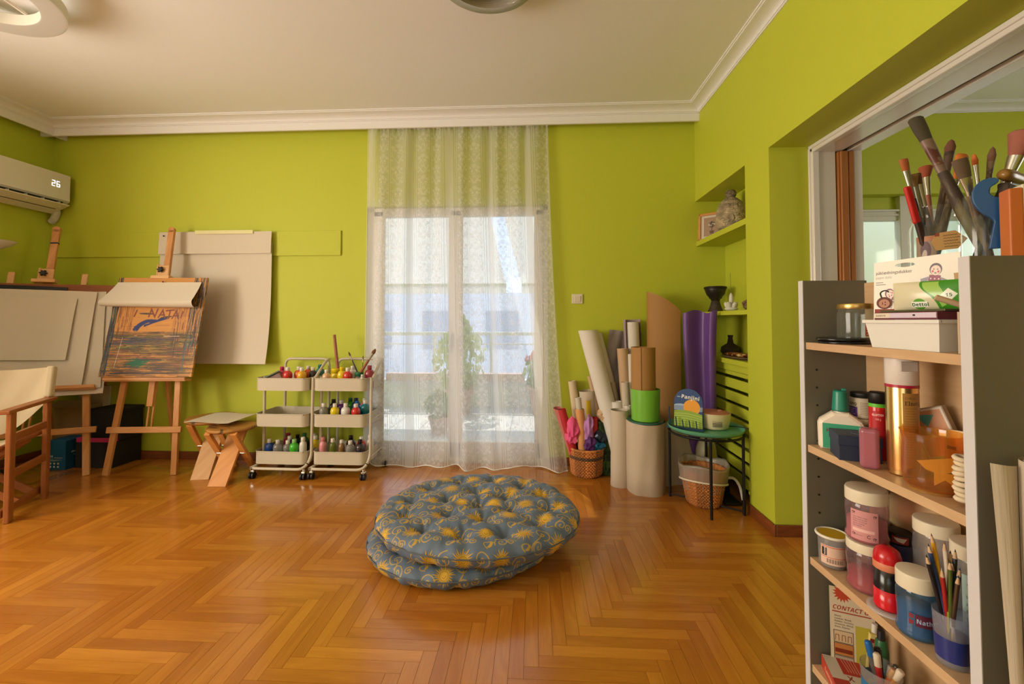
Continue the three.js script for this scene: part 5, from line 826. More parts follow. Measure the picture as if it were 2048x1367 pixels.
// ---------------------------------------------------------------- two tufted floor cushions
{
  const print = canvasTex(1400, 1400, (x, W) => {
    x.fillStyle = '#5f6e82'; x.fillRect(0, 0, W, W); let s = 11; const r = () => { s = (s * 16807) % 2147483647; return s / 2147483647; };
    for (let i = 0; i < 2600; i++) { x.globalAlpha = 0.05; x.fillStyle = i % 2 ? '#3c4650' : '#8a929a'; x.fillRect(r() * W, r() * W, 20 + r() * 50, 2); }
    x.globalAlpha = 1; const N = 7, st = W / N;
    const spiral = (cx, cy, R, dir, a0) => { x.beginPath(); for (let i = 0; i <= 60; i++) { const t = i / 60, a = a0 + dir * t * 9.4, k = R * (0.08 + 0.92 * t); x.lineTo(cx + k * Math.cos(a), cy + k * Math.sin(a)); } x.stroke(); };
    x.lineCap = 'round';
    for (let j = -1; j <= N; j++) for (let i = -1; i <= N; i++) {
      const cx = (i + 0.5 + (j % 2 ? 0.5 : 0)) * st + (r() - 0.5) * 24, cy = (j + 0.5) * st + (r() - 0.5) * 24;
      x.strokeStyle = '#b39450'; x.lineWidth = 6.5;
      spiral(cx + st * 0.5, cy - 8, 46, 1, r() * 6); spiral(cx + st * 0.46, cy + st * 0.38, 36, -1, r() * 6); spiral(cx - st * 0.28, cy + st * 0.42, 24, 1, r() * 6);
      x.beginPath(); x.moveTo(cx + st * 0.3, cy + st * 0.5); x.bezierCurveTo(cx + st * 0.2, cy + st * 0.2, cx + st * 0.55, cy + st * 0.3, cx + st * 0.5, cy - 10); x.stroke();
      x.beginPath(); x.moveTo(cx + 20, cy + st * 0.62); x.bezierCurveTo(cx - 40, cy + st * 0.45, cx + st * 0.25, cy + st * 0.3, cx + st * 0.3, cy + st * 0.52); x.stroke();
      const R = 26 + r() * 6; x.fillStyle = '#c99a2a';
      for (let k = 0; k < 24; k++) { const a = k / 24 * 6.283 + r() * 0.1, L = R * (1.75 + 0.45 * (k % 2) + r() * 0.25), b = a + 0.16; x.beginPath(); x.moveTo(cx + R * 0.8 * Math.cos(a - 0.13), cy + R * 0.8 * Math.sin(a - 0.13)); x.quadraticCurveTo(cx + L * 0.7 * Math.cos(a - 0.05), cy + L * 0.7 * Math.sin(a - 0.05), cx + L * Math.cos(b), cy + L * Math.sin(b)); x.quadraticCurveTo(cx + L * 0.65 * Math.cos(a + 0.16), cy + L * 0.65 * Math.sin(a + 0.16), cx + R * 0.8 * Math.cos(a + 0.15), cy + R * 0.8 * Math.sin(a + 0.15)); x.fill(); }
      x.fillStyle = '#d3a632'; x.beginPath(); x.arc(cx, cy, R, 0, 6.3); x.fill(); x.strokeStyle = '#8f6c1e'; x.lineWidth = 2.5; x.beginPath(); x.arc(cx, cy, R * 0.82, 0, 6.3); x.stroke(); x.beginPath(); x.arc(cx, cy, R * 0.4, 0.3, 2.8); x.stroke();
      x.fillStyle = '#c29a3a'; const mx = cx + st * 0.12, my = cy + st * 0.48; x.beginPath(); x.arc(mx, my, 22, -1.2, 1.9); x.quadraticCurveTo(mx + 10, my + 2, mx + 22 * Math.cos(-1.2), my + 22 * Math.sin(-1.2)); x.fill();
    }
  });
  const fab = mat(0xffffff, 0.62, { map: print, bumpMap: rep(fabricBump, 10), bumpScale: 0.0006 });
  const prof = new THREE.CatmullRomCurve3([[0, 1], [0.3, 1], [0.6, 0.995], [0.78, 0.96], [0.9, 0.86], [0.97, 0.7], [1, 0.5], [0.985, 0.28], [0.94, 0.1], [0.86, 0.01], [0.6, 0], [0.3, 0], [0, 0]].map(([a, b]) => V(a, b, 0)), false, 'centripetal');
  function cushion(label, pos, rx, rz, h, turn, uo, skew) {
    const c = thing('floor_cushion', label, 'cushion', pos, turn), tufts = [[0, 0]];
    for (let i = 0; i < 6; i++) tufts.push([0.36 * Math.cos(i * PI / 3 + 0.3), 0.36 * Math.sin(i * PI / 3 + 0.3)]);
    for (let i = 0; i < 12; i++) tufts.push([0.72 * Math.cos(i * PI / 6 + 0.1), 0.72 * Math.sin(i * PI / 6 + 0.1)]);
    const P = [], arc = [0]; for (let i = 0; i <= 130; i++) { P.push(prof.getPoint(i / 130)); if (i) arc.push(arc[i - 1] + Math.hypot((P[i].x - P[i - 1].x) * rx, (P[i].y - P[i - 1].y) * h)); }
    const surf = (u, v) => {
      const a = u * 2 * PI, p = P[Math.round(v * 130)]; let k = p.x, y = p.y * h; const X = k * Math.cos(a), Z = k * Math.sin(a);
      if (v < 0.62) {
        let dip = 0; for (const [tx, tz] of tufts) { const dx = X - tx, dz = Z - tz, d = Math.hypot(dx, dz), an = Math.atan2(dz, dx); dip += Math.exp(-Math.pow(d / 0.1, 1.1)) * 0.8 + 0.07 * Math.exp(-d * d / 0.05) * Math.sin(an * 7 + tx * 9) * Math.min(1, d / 0.06); }
        y -= dip * h * 0.62 * Math.min(1, p.y * 1.4); y += h * (0.07 * (vnoise(X * 7 + 20, Z * 7 + 20, 5) - 0.5) + 0.05 * (vnoise(X * 22 + 20, Z * 9 + 20, 6) - 0.5)) * p.y;
      }
      const rim = Math.exp(-Math.pow((k - 1) / 0.12, 2)); k *= 1 + rim * (0.008 * Math.sin(a * 19 + 1) + 0.006 * Math.sin(a * 43)) + 0.012 * Math.sin(a * 3 + skew); y += rim * h * 0.03 * Math.sin(a * 31);
      const x = k * rx * Math.cos(a), z = k * rz * Math.sin(a), q = arc[Math.round(v * 130)];
      return [x, Math.max(0, y), z, q * Math.cos(a) / 1.15 + 0.5 + uo, -q * Math.sin(a) / 1.15 * 0.92 + 0.5 + uo * 0.7];
    };
    mesh('cushion_cover', grid(220, 130, (u, v) => surf(1 - u, v), true), fab, c);
    mesh('piping', tube(Array.from({ length: 90 }, (_, i) => { const a = i / 90 * 2 * PI, k = 1 + 0.012 * Math.sin(a * 3 + skew) + 0.006; return [k * rx * Math.cos(a), h * 0.48, k * rz * Math.sin(a)]; }), 0.0035, 180, 6, true), mat(lin(0.1, 0.11, 0.125), 0.8), c);
    for (const [tx, tz] of tufts) mesh('tuft_button', xf(sph(0.007, 10, 6), [tx * rx, h * 0.52, tz * rz], [0, 0, 0], [1, 0.6, 1]), mat(lin(0.07, 0.08, 0.1), 0.8), c);
    return c;
  }
  cushion('lower round floor cushion with gold suns under the other one', [-0.365, 0, -2.27], 0.492, 0.45, 0.115, 0.4, 0.31, 1);
  cushion('upper tufted round floor cushion with gold suns on slate blue', [-0.29, 0.098, -2.245], 0.512, 0.46, 0.135, 0, 0.0, 0);
}
// ---------------------------------------------------------------- ceiling lamps (switched off)
{
  const l = thing('ceiling_lamp', 'white flat ring ceiling lamp hanging near the left wall', 'lamp', [-2.665, 2.7, -1.835]);
  const R = 0.335, r = 0.238;
  mesh('ring_body', lathe([[r, 0.0], [r, 0.055], [r + 0.01, 0.062], [R - 0.01, 0.062], [R, 0.055], [R, 0.0]], 72), mat(lin(0.78, 0.75, 0.66), 0.4), l);
  mesh('diffuser', lathe([[r, 0.0], [r + 0.006, -0.002], [R - 0.012, -0.002], [R, 0.0]], 72), mat(lin(0.55, 0.52, 0.48), 0.5), l, 'matt grey white diffuser ring');
  mesh('ceiling_mount', merge([xf(cyl(0.11, 0.11, 0.03, 32), [0, 0.105, 0]), rod([0, 0.09, 0], [-0.2, 0.06, 0.12], 0.008), rod([0, 0.09, 0], [0.2, 0.06, 0.12], 0.008), rod([0, 0.09, 0], [0, 0.06, -0.24], 0.008)]), M.white, l);
  const s = thing('ceiling_lamp', 'silver textured ring ceiling lamp above the cushions', 'lamp', [-0.215, 2.75, -1.94]);
  mesh('ring_body', lathe([[0.205, 0.0], [0.246, 0.0], [0.246, 0.068], [0.205, 0.068], [0.205, 0.0]], 72), mat(lin(0.6, 0.57, 0.54), 0.28, { metalness: 0.7, bumpMap: rep(grainBump, 6, 1), bumpScale: 0.003 }), s);
  mesh('diffuser', xf(cyl(0.205, 0.205, 0.01, 48), [0, 0.05, 0]), mat(lin(0.42, 0.38, 0.24), 0.6), s, 'dull inner diffuser disc');
}
// ---------------------------------------------------------------- narrow bookcase beside the camera, and what it holds
const SX0 = 0.69, SX1 = 0.848, SZ0 = -1.157, SZ1 = -0.715, S1 = 1.095, S2 = 0.836, S3 = 0.556, S4 = 0.291;
M.lam = mat(lin(0.16, 0.148, 0.105), 0.5); M.lamEdge = mat(lin(0.58, 0.56, 0.57), 0.45);
M.shelf = mat(0xffffff, 0.45, { map: woodMap([188, 152, 112], [208, 174, 134], 141, 3, 14) });
{
  const b = thing('bookcase', 'narrow grey sided bookcase with pale wood shelves', 'bookcase', [0, 0, 0]);
  for (const [z0, z1] of [[SZ0, SZ0 + 0.018], [SZ1 - 0.018, SZ1]]) {
    const p = mesh('side_panel', bx(SX0 + 0.001, SX1, 0, 1.253, z0, z1), M.lam, b, 'dark grey laminate side panel');
    mesh('edge_band', bx(SX0 - 0.0006, SX0 + 0.001, 0, 1.253, z0, z1), M.lamEdge, p, 'pale lilac grey edge band');
    if (z0 === SZ0) for (let i = 0; i < 9; i++) for (const x of [SX0 + 0.03]) mesh('pin_hole', xf(cyl(0.0028, 0.0028, 0.001, 10), [x, 0.665 + i * 0.045 - (i > 3 ? 0 : 0), z1 + 0.0002], [PI / 2, 0, 0]), M.black, p);
  }
  for (const y of [S1, S2, S3, S4, 0.06]) mesh('shelf_board', uvBox(prep(bx(SX0 + 0.004, SX1 - 0.008, y - 0.018, y, SZ0 + 0.019, SZ1 - 0.019, 0.001)), 1.5), M.shelf, b);
  mesh('back_panel', uvBox(prep(bx(SX1 - 0.006, SX1 + 0.002, 0.03, 1.246, SZ0 + 0.018, SZ1 - 0.018)), 1.5), M.shelf, b);
  const r = thing('storage_cabinet', 'pale wood cabinet standing back to back with the bookcase', 'cabinet', [0.852, 0, -1.19]);
  mesh('carcass', bx(0.003, 0.33, 0, 1.215, 0.0, 0.56), M.shelf, r); mesh('top_board', bx(0.0, 0.335, 1.215, 1.237, -0.004, 0.564, 0.002), M.shelf, r);
}
const TH = -0.62;                                                            // the way things on the shelves face the room
const clearM = (c = 0xffffff, t = 0.85) => phys(c, 0.08, { transmission: t, thickness: 0, ior: 1.4 });
const jarGlass = clearM(lin(0.84, 0.88, 0.84), 0.95);
function wrapPrint(parent, r, y0, y1, w, tex, name = 'printed_label', rough = 0.5, th = TH) { const half = w / r / 2; return mesh(name, xf(new THREE.CylinderGeometry(r, r, y1 - y0, 28, 1, true, th - half, half * 2), [0, (y0 + y1) / 2, 0]), mat(0xffffff, rough, { map: tex }), parent, 'printed label'); }
const text = (x, s, px, py, font, col) => { x.fillStyle = col; x.font = font; x.fillText(s, px, py); };
const lines = (x, x0, y0, w, n, dy, col, h = 3) => { x.fillStyle = col; for (let i = 0; i < n; i++) x.fillRect(x0, y0 + i * dy, w * (0.55 + 0.45 * hash(i, n, 5)), h); };
// ---- top compartment
{
  const j = thing('glass_jar', 'empty glass jar with gold lid on the top shelf', 'jar', [0.775, S1, -1.078]);
  mesh('jar_glass', lathe([[0.033, 0.002], [0.037, 0.006], [0.0375, 0.07], [0.034, 0.08], [0.034, 0.086]], 36), jarGlass, j);
  mesh('lid', xf(lathe([[0, 0.012], [0.034, 0.012], [0.0365, 0.01], [0.0365, 0], [0.034, 0]], 36), [0, 0.084, 0]), mat(lin(0.62, 0.4, 0.13), 0.3, { metalness: 0.8 }), j, 'gold metal lid');
  wrapPrint(j, 0.0378, 0.02, 0.055, 0.03, canvasTex(96, 96, (x) => { x.fillStyle = '#b8452e'; x.fillRect(0, 0, 96, 96); x.fillStyle = '#f0dfc8'; for (let i = 0; i < 6; i++) x.fillRect(8, 8 + i * 15, 80, 5); }), 'printed_label', 0.5, 0.25);
  const disc = (l, y, dx, m) => solo('saucer_disc', l, 'disc', lathe([[0, 0.003], [0.052, 0.003], [0.056, 0], [0.058, 0.002], [0.057, 0.007], [0.05, 0.006], [0, 0.006]], 40).scale(0.92, 1, 0.92), m, [0.748 + dx, y, -1.078]);
  disc('lower flat black plastic disc on the top shelf', S1, 0, mat(0x101012, 0.25)); disc('upper flat black plastic disc on the top shelf', S1 + 0.0075, -0.004, mat(0x17181b, 0.2));
  const t = thing('plastic_tray', 'white plastic tray box at the front of the top shelf', 'tray', [0.763, S1, -0.868]);
  const tr = (w0, w1, d0, d1, h) => { const p = []; const q = [[w0, d0, 0], [w1, d1, h]]; return grid(4, 1, (u, v) => { const [w, d] = v ? [w1, d1] : [w0, d0]; const c = [[-d / 2, w / 2], [-d / 2, -w / 2], [d / 2, -w / 2], [d / 2, w / 2], [-d / 2, w / 2]][Math.round(u * 4)]; return [c[0], v * h, c[1]]; }); };
  const trayM = mat(lin(0.72, 0.70, 0.64), 0.35);
  mesh('tray_wall', [toCreasedNormals(prep(tr(0.15, 0.168, 0.105, 0.12, 0.055)), 0.3), bx(-0.052, 0.052, 0, 0.002, -0.075, 0.075)], trayM, t); mesh('rim', [bx(-0.0635, -0.057, 0.05, 0.057, -0.087, 0.087, 0.001), bx(0.057, 0.0635, 0.05, 0.057, -0.087, 0.087, 0.001), bx(-0.06, 0.06, 0.05, 0.057, 0.081, 0.087, 0.001), bx(-0.06, 0.06, 0.05, 0.057, -0.087, -0.081, 0.001)], trayM, t);
  const nb = thing('notebook', 'slim notebook with a pale pink spine on the white tray', 'book', [0.757, S1 + 0.0575, -0.845], 0.02);
  mesh('cover', bx(-0.058, 0.06, 0, 0.014, -0.075, 0.06, 0.001), mat(lin(0.14, 0.03, 0.05), 0.4), nb); mesh('spine', bx(-0.0588, -0.0575, 0.003, 0.0125, -0.074, 0.059), mat(0xffffff, 0.5, { map: canvasTex(256, 32, (x) => { x.fillStyle = '#cdbfcf'; x.fillRect(0, 0, 256, 32); x.fillStyle = '#d9cdb8'; x.fillRect(0, 0, 70, 32); text(x, 'DAEVE', 8, 22, 'bold 15px sans-serif', '#6a5a50'); x.fillStyle = '#3a2a30'; x.fillRect(168, 10, 10, 11); }) }), nb, 'pale pink printed spine'); mesh('pages', bx(-0.05, 0.061, 0.002, 0.0125, -0.073, 0.058), M.paperW, nb);
  solo('plastic_sleeve', 'thin clear olive sleeve lying on the notebook', 'sleeve', bx(-0.05, 0.055, 0, 0.004, -0.07, 0.06, 0.001), phys(lin(0.12, 0.12, 0.06), 0.15, { transmission: 0.3, thickness: 0 }), [0.758, S1 + 0.072, -0.845], 0.06);
  // wipes packet, paper doll card, loose doll
  const w = thing('wipes_packet', 'green and cream wet wipes packet reading Dettol', 'packet', [0.788, S1 + 0.0765, -0.898], -1.12);
  const wt = canvasTex(512, 240, (x, W, Hh) => { x.fillStyle = '#d8cfae'; x.fillRect(0, 0, W, Hh); x.fillStyle = '#3f8f22'; x.beginPath(); x.moveTo(200, 0); x.bezierCurveTo(190, 90, 330, 110, 330, Hh); x.lineTo(W, Hh); x.lineTo(W, 0); x.fill(); x.fillStyle = '#9cc45a'; x.beginPath(); x.moveTo(220, 10); x.bezierCurveTo(230, 120, 330, 90, 350, 220); x.lineTo(380, 200); x.bezierCurveTo(380, 60, 330, 70, 330, 10); x.fill(); x.fillStyle = '#5aa12c'; x.beginPath(); x.arc(205, 190, 46, 0, 6.3); x.fill(); x.fillStyle = '#f2f0e4'; x.fillRect(150, 170, 112, 46); text(x, 'Dettol', 150, 208, 'bold 40px sans-serif', '#1d4a1a'); x.save(); x.translate(400, 120); x.rotate(0.7); x.fillStyle = '#e9ead8'; x.fillRect(-38, -38, 76, 76); x.restore(); text(x, '15', 378, 136, 'bold 40px sans-serif', '#274a1c'); });
  const pg = grid(30, 16, (u, v) => { const e = Math.sin(PI * u) * Math.sin(PI * v); return [(u - 0.5) * 0.118, v * 0.058, 0.012 * Math.sqrt(Math.max(0, e))]; }), pk = grid(30, 16, (u, v) => { const e = Math.sin(PI * u) * Math.sin(PI * v); return [(0.5 - u) * 0.118, v * 0.058, -0.012 * Math.sqrt(Math.max(0, e))]; });
  mesh('packet_front', pg, phys(0xffffff, 0.25, { map: wt }), w); mesh('packet_back', pk, mat(lin(0.2, 0.42, 0.1), 0.3), w);
  const c = thing('paper_doll_card', 'white hanging card packet printed with paper dolls', 'card', [0.806, S1 + 0.03, -0.955], -1.05);
  const ct = canvasTex(640, 560, (x, W, Hh) => {
    x.fillStyle = '#e9e1d4'; x.fillRect(0, 0, W, Hh); text(x, 'påklædningsdukker', 16, 118, 'bold 30px sans-serif', '#4c4440'); text(x, 'paper dolls', 16, 152, '26px sans-serif', '#8a827c'); lines(x, 16, 178, 90, 2, 16, '#6a625c', 5);
    const doll = (cx, cy, s, rot, a, b, hair) => { x.save(); x.translate(cx, cy); x.rotate(rot); x.scale(s, s); x.fillStyle = a; for (const k of [-1, 1]) { x.save(); x.translate(k * 40, 6); x.rotate(k * 0.35); x.fillRect(k > 0 ? 0 : -62, -14, 62, 28); x.restore(); x.fillRect(k > 0 ? 6 : -34, 74, 28, 70); } x.fillStyle = b; x.beginPath(); x.moveTo(-40, -20); x.lineTo(40, -20); x.lineTo(48, 90); x.lineTo(-48, 90); x.fill(); x.fillStyle = '#d8c0c8'; for (let i = 0; i < 9; i++) { x.beginPath(); x.arc(-28 + (i % 3) * 28, 6 + Math.floor(i / 3) * 28, 6, 0, 6.3); x.fill(); } x.fillStyle = hair; x.beginPath(); x.arc(0, -62, 44, 0, 6.3); x.fill(); x.fillStyle = '#e6cfc0'; x.beginPath(); x.ellipse(0, -54, 36, 36, 0, 0, 6.3); x.fill(); x.fillStyle = '#c8506a'; for (const k of [-1, 1]) { x.beginPath(); x.arc(k * 20, -46, 8, 0, 6.3); x.fill(); } x.fillStyle = '#3a2c30'; for (const k of [-1, 1]) { x.beginPath(); x.arc(k * 13, -62, 4, 0, 6.3); x.fill(); } x.beginPath(); x.arc(0, -40, 9, 0.2, 2.9); x.fill(); x.restore(); };
    doll(468, 170, 1.0, 0.12, '#8d8494', '#8e2f4c', '#5a4650'); doll(170, 300, 0.85, -0.9, '#b0a49c', '#77384a', '#7a3c54'); doll(330, 410, 0.7, 0.5, '#a0968e', '#5c6a48', '#4a3430');
  });
  const outline = [[-0.083, 0], [0.083, 0], [0.083, 0.146], [-0.083, 0.14]], hole = []; for (let i = 0; i < 20; i++) { const a = i / 20 * 2 * PI; hole.push([-0.018 + 0.015 * Math.cos(a) * (1 + 0.35 * Math.abs(Math.cos(a))), 0.131 + 0.0042 * Math.sin(a)]); }
  const cgm = prep(prism(outline, 0.002, 0, [hole])); const q = cgm.attributes.position; for (let i = 0; i < q.count; i++) cgm.attributes.uv.setXY(i, q.getX(i) / 0.166 + 0.5, q.getY(i) / 0.146);
  mesh('printed_card', xf(cgm, [0, 0.0, 0], [-0.06, 0, 0.0], [0.86, 1.12, 1]), mat(0xffffff, 0.4, { map: ct }), c);
  const d = thing('paper_doll', 'small brown paper doll figure peeping over the white tray', 'paper doll', [0.752, S1 + 0.02, -0.962], -0.8);
  mesh('body', xf(prism([[-0.018, -0.03], [0.018, -0.03], [0.016, 0.03], [-0.016, 0.03]], 0.002), [0, 0.03, 0]), mat(lin(0.3, 0.05, 0.03), 0.6), d); mesh('head', xf(cyl(0.013, 0.013, 0.002, 24), [0, 0.073, 0], [PI / 2, 0, 0]), mat(lin(0.16, 0.05, 0.03), 0.6), d); mesh('face', xf(cyl(0.009, 0.009, 0.001, 24), [0, 0.072, 0.0016], [PI / 2, 0, 0]), mat(0xffffff, 0.6, { map: canvasTex(64, 64, (x) => { x.fillStyle = '#c08a72'; x.fillRect(0, 0, 64, 64); x.fillStyle = '#3a1c14'; x.beginPath(); x.arc(22, 26, 4, 0, 6.3); x.arc(42, 26, 4, 0, 6.3); x.fill(); x.fillRect(22, 40, 20, 4); }) }), d); mesh('cap', tube([[-0.004, 0.083, 0], [-0.006, 0.095, 0], [0.002, 0.1, 0], [0.008, 0.096, 0]], 0.0015, 10, 6), M.black, d);
  const fo = ['grey folder standing against the bookcase side panel', 'thin beige folder beside the grey folder', 'slim tan booklet leaning on the folders'];
  [[0.0, lin(0.2, 0.19, 0.16)], [0.006, lin(0.33, 0.29, 0.22)], [0.012, lin(0.5, 0.38, 0.26)]].forEach(([dz, col], i) => solo('folder', fo[i], 'folder', bx(-0.065, 0.06, 0, 0.14 - i * 0.035, -0.002, 0.002, 0.0008), mat(col, 0.6), [0.768, S1, -0.738 - dz], 0));
  solo('wood_pencil', 'short wooden pencil stub lying on the wipes packet', 'pencil', rod([0, 0, 0], [0.04, -0.02, 0.02], 0.0055, 0.0055, 8), tan, [0.735, S1 + 0.098, -0.825]);
}
// ---- second compartment
{
  const g = thing('glue_bottle', 'white glue bottle with green cap reading HOBBYLIM', 'bottle', [0.748, S2, -1.098], -0.5);
  const wallm = phys(lin(0.8, 0.72, 0.58), 0.35, {}), green = mat(lin(0.015, 0.22, 0.15), 0.35), sil = [[-0.04, 0], [0.04, 0], [0.045, 0.006], [0.046, 0.062], [0.042, 0.072], [0.016, 0.092], [-0.016, 0.092], [-0.042, 0.072], [-0.046, 0.062], [-0.045, 0.006]];
  mesh('body', prism(sil, 0.034, 0.008), wallm, g); mesh('neck', xf(cyl(0.014, 0.013, 0.012, 20), [0, 0.094, 0]), wallm, g); mesh('cap', xf(lathe([[0, 0], [0.0165, 0], [0.017, 0.003], [0.014, 0.045], [0.012, 0.05], [0, 0.05]], 22), [0, 0.094, 0]), green, g, 'dark green screw cap'); mesh('spout', xf(box(0.01, 0.008, 0.008, 0.002), [0.008, 0.145, 0]), green, g);
  const lt = canvasTex(320, 240, (x, w, h) => { x.clearRect(0, 0, w, h); x.fillStyle = '#3fa37c'; x.fillRect(0, 0, w, h); text(x, 'HOBBYLIM', 30, 84, 'bold 48px sans-serif', '#7a2a20'); text(x, 'HOBBY GLUE', 58, 124, 'bold 28px sans-serif', '#7a2a20'); text(x, '100 g', 120, 190, '22px sans-serif', '#1d4a3a'); });
  mesh('printed_label', xf(sheet(0.074, 0.06, 0.0005, () => 0, 2, 2), [0, 0.034, 0.0174]), mat(0xffffff, 0.5, { map: lt }), g, 'green printed label');
  const dk = (label, y, r, h, lidC, lab, pos, bodyM) => { const t = thing('storage_jar', label, 'jar', pos); mesh('body', lathe([[0, 0], [r * 0.94, 0], [r, 0.004], [r, h * 0.78], [r * 0.9, h * 0.84], [0, h * 0.84]], 30), bodyM, t); mesh('lid', xf(lathe([[0, 0], [r * 0.92, 0], [r * 0.92, h * 0.24], [r * 0.86, h * 0.27], [0, h * 0.27]], 30), [0, h * 0.76, 0]), lidC, t); if (lab) wrapPrint(t, r * 1.006, h * 0.08, h * 0.72, r * 2.6, lab); return t; };
  dk('low dark jar with cream lid under the labelled black jar', S2, 0.027, 0.075, mat(lin(0.62, 0.54, 0.38), 0.4), null, [0.802, S2, -1.1], phys(lin(0.02, 0.014, 0.012), 0.15));
  dk('black lidded jar with white and purple label on cream lid', S2, 0.0255, 0.06, M.black, canvasTex(256, 128, (x, w, h) => { x.fillStyle = '#c2b49a'; x.fillRect(0, 0, w, h); x.fillStyle = '#4a2a7a'; x.fillRect(0, 50, 90, 78); text(x, 'MPQ', 8, 40, 'bold 34px sans-serif', '#2a2430'); lines(x, 110, 14, 120, 8, 13, '#6a5c4a'); lines(x, 10, 64, 70, 4, 14, '#d8c8e8'); }), [0.802, S2 + 0.0775, -1.1], mat(lin(0.5, 0.43, 0.33), 0.5));
  const r = thing('glue_tube', 'red cylindrical tin with green stripe and black cap', 'tin', [0.785, S2, -1.03]);
  mesh('body', lathe([[0, 0], [0.0165, 0], [0.017, 0.003], [0.017, 0.118], [0, 0.118]], 30), phys(lin(0.55, 0.012, 0.014), 0.25), r); mesh('green_stripe', xf(cyl(0.0173, 0.0173, 0.008, 30), [0, 0.122, 0]), mat(lin(0.12, 0.5, 0.03), 0.4), r); mesh('cap', xf(lathe([[0, 0], [0.017, 0], [0.017, 0.022], [0.014, 0.026], [0, 0.026]], 30), [0, 0.126, 0]), M.black, r); wrapPrint(r, 0.0173, 0.03, 0.11, 0.03, canvasTex(128, 256, (x, w, h) => { x.fillStyle = '#b31419'; x.fillRect(0, 0, w, h); text(x, 'GLUTTER', 12, 36, 'bold 22px sans-serif', '#f0d8d0'); text(x, '100 g', 40, 66, '18px sans-serif', '#f0c8c0'); lines(x, 20, 120, 90, 7, 14, '#6e0a0e'); }));
  const h = thing('hairspray_can', 'tall gold hairspray can with white cap and red ring', 'spray can', [0.757, S2, -0.93]);
  mesh('can', lathe([[0, 0], [0.025, 0], [0.0265, 0.004], [0.0265, 0.178], [0, 0.178]], 40), mat(lin(0.78, 0.5, 0.2), 0.22, { metalness: 0.95 }), h, 'polished gold can'); mesh('red_ring', xf(cyl(0.0272, 0.0272, 0.006, 40), [0, 0.181, 0]), mat(lin(0.4, 0.01, 0.04), 0.3), h); const cp = mesh('cap', xf(lathe([[0, 0], [0.0272, 0], [0.0272, 0.052], [0.025, 0.056], [0, 0.057]], 40), [0, 0.184, 0]), mat(lin(0.72, 0.66, 0.6), 0.35), h, 'white plastic cap'); mesh('cap_notch', xf(box(0.03, 0.02, 0.004, 0.002), [-0.006, 0.222, 0.026], [0, -0.2, 0]), mat(lin(0.5, 0.45, 0.4), 0.4), cp);
  wrapPrint(h, 0.0268, 0.02, 0.168, 0.03, canvasTex(160, 640, (x, w, hh) => { x.fillStyle = '#a5783a'; x.fillRect(0, 0, w, hh); text(x, "L'ORÉAL", 20, 50, '24px serif', '#4a3214'); text(x, 'Elnett', 16, 104, 'bold 48px serif', '#3a260e'); lines(x, 16, 130, 130, 20, 22, '#6b4a1e'); }), 'printed_label', 0.3, -0.1);
  const nv = thing('gift_box', 'navy blue lidded gift box on the second shelf', 'box', [0.736, S2, -1.035], -0.35);
  mesh('box_base', xf(box(0.078, 0.034, 0.07, 0.001), [0, 0.017, 0]), mat(lin(0.018, 0.028, 0.06), 0.55), nv); mesh('lid', xf(box(0.081, 0.022, 0.073, 0.001), [0, 0.045, 0]), mat(lin(0.02, 0.032, 0.068), 0.55), nv); mesh('emblem', xf(tor(0.011, 0.0006, 24, 5), [0.004, 0.0562, 0.0], [PI / 2, 0, 0]), mat(lin(0.12, 0.15, 0.2), 0.4), nv);
  const tp = thing('tape_dispenser', 'pink translucent tape dispenser with beige roll inside', 'tape', [0.716, S2, -0.965], -0.62);
  const cap = []; for (let i = 0; i <= 12; i++) { const a = i / 12 * PI; cap.push([0.0165 * Math.cos(a), 0.062 + 0.014 * Math.sin(a)]); } for (let i = 0; i <= 12; i++) { const a = PI + i / 12 * PI; cap.push([0.0165 * Math.cos(a), 0.016 + 0.014 * Math.sin(a)]); }
  mesh('shell', xf(box(0.034, 0.085, 0.03, 0.009), [0, 0.0425, 0]), phys(lin(0.62, 0.22, 0.3), 0.2, { transmission: 0.5, thickness: 0 }), tp); mesh('tape_roll', xf(box(0.02, 0.055, 0.022, 0.004), [0.0, 0.045, 0]), mat(lin(0.7, 0.42, 0.24), 0.5), tp);
  const ab = thing('amber_bowl', 'amber glass bowl near the front of the second shelf', 'bowl', [0.738, S2, -0.845]);
  mesh('bowl', lathe([[0, 0.004], [0.034, 0.004], [0.041, 0.012], [0.043, 0.03], [0.042, 0.09], [0.044, 0.106], [0.046, 0.108]], 48), phys(lin(0.9, 0.56, 0.18), 0.08, { transmission: 0.92, thickness: 0 }), ab, 'amber glass');
  mesh('base_disc', xf(cyl(0.035, 0.035, 0.008, 40), [0, 0.0042, 0]), phys(lin(0.8, 0.44, 0.1), 0.1, { transmission: 0.7, thickness: 0 }), ab);
  solo('folded_tag', 'white folded paper tag with blue stripe inside amber bowl', 'tag', merge([xf(prism([[-0.03, 0.008], [0.03, 0.022], [0.022, -0.004], [0, -0.012], [-0.018, -0.006]], 0.002), [0, 0.035, 0.0], [0, -0.5, 0]), xf(prism([[-0.014, -0.012], [0, 0], [0.016, -0.012], [0.016, 0.012], [-0.014, 0.012]], 0.002), [0.006, 0.014, 0.004], [0, -0.5, 0])]), mat(0xffffff, 0.6, { map: canvasTex(64, 64, (x) => { x.fillStyle = '#e4dac6'; x.fillRect(0, 0, 64, 64); x.fillStyle = '#3f6ea0'; x.fillRect(0, 4, 64, 8); }) }), [0.735, S2 + 0.012, -0.828]);
  const rp = thing('rope_coil', 'cream cord coil hanging at the edge of the amber bowl', 'rope', [0.727, S2, -0.775]);
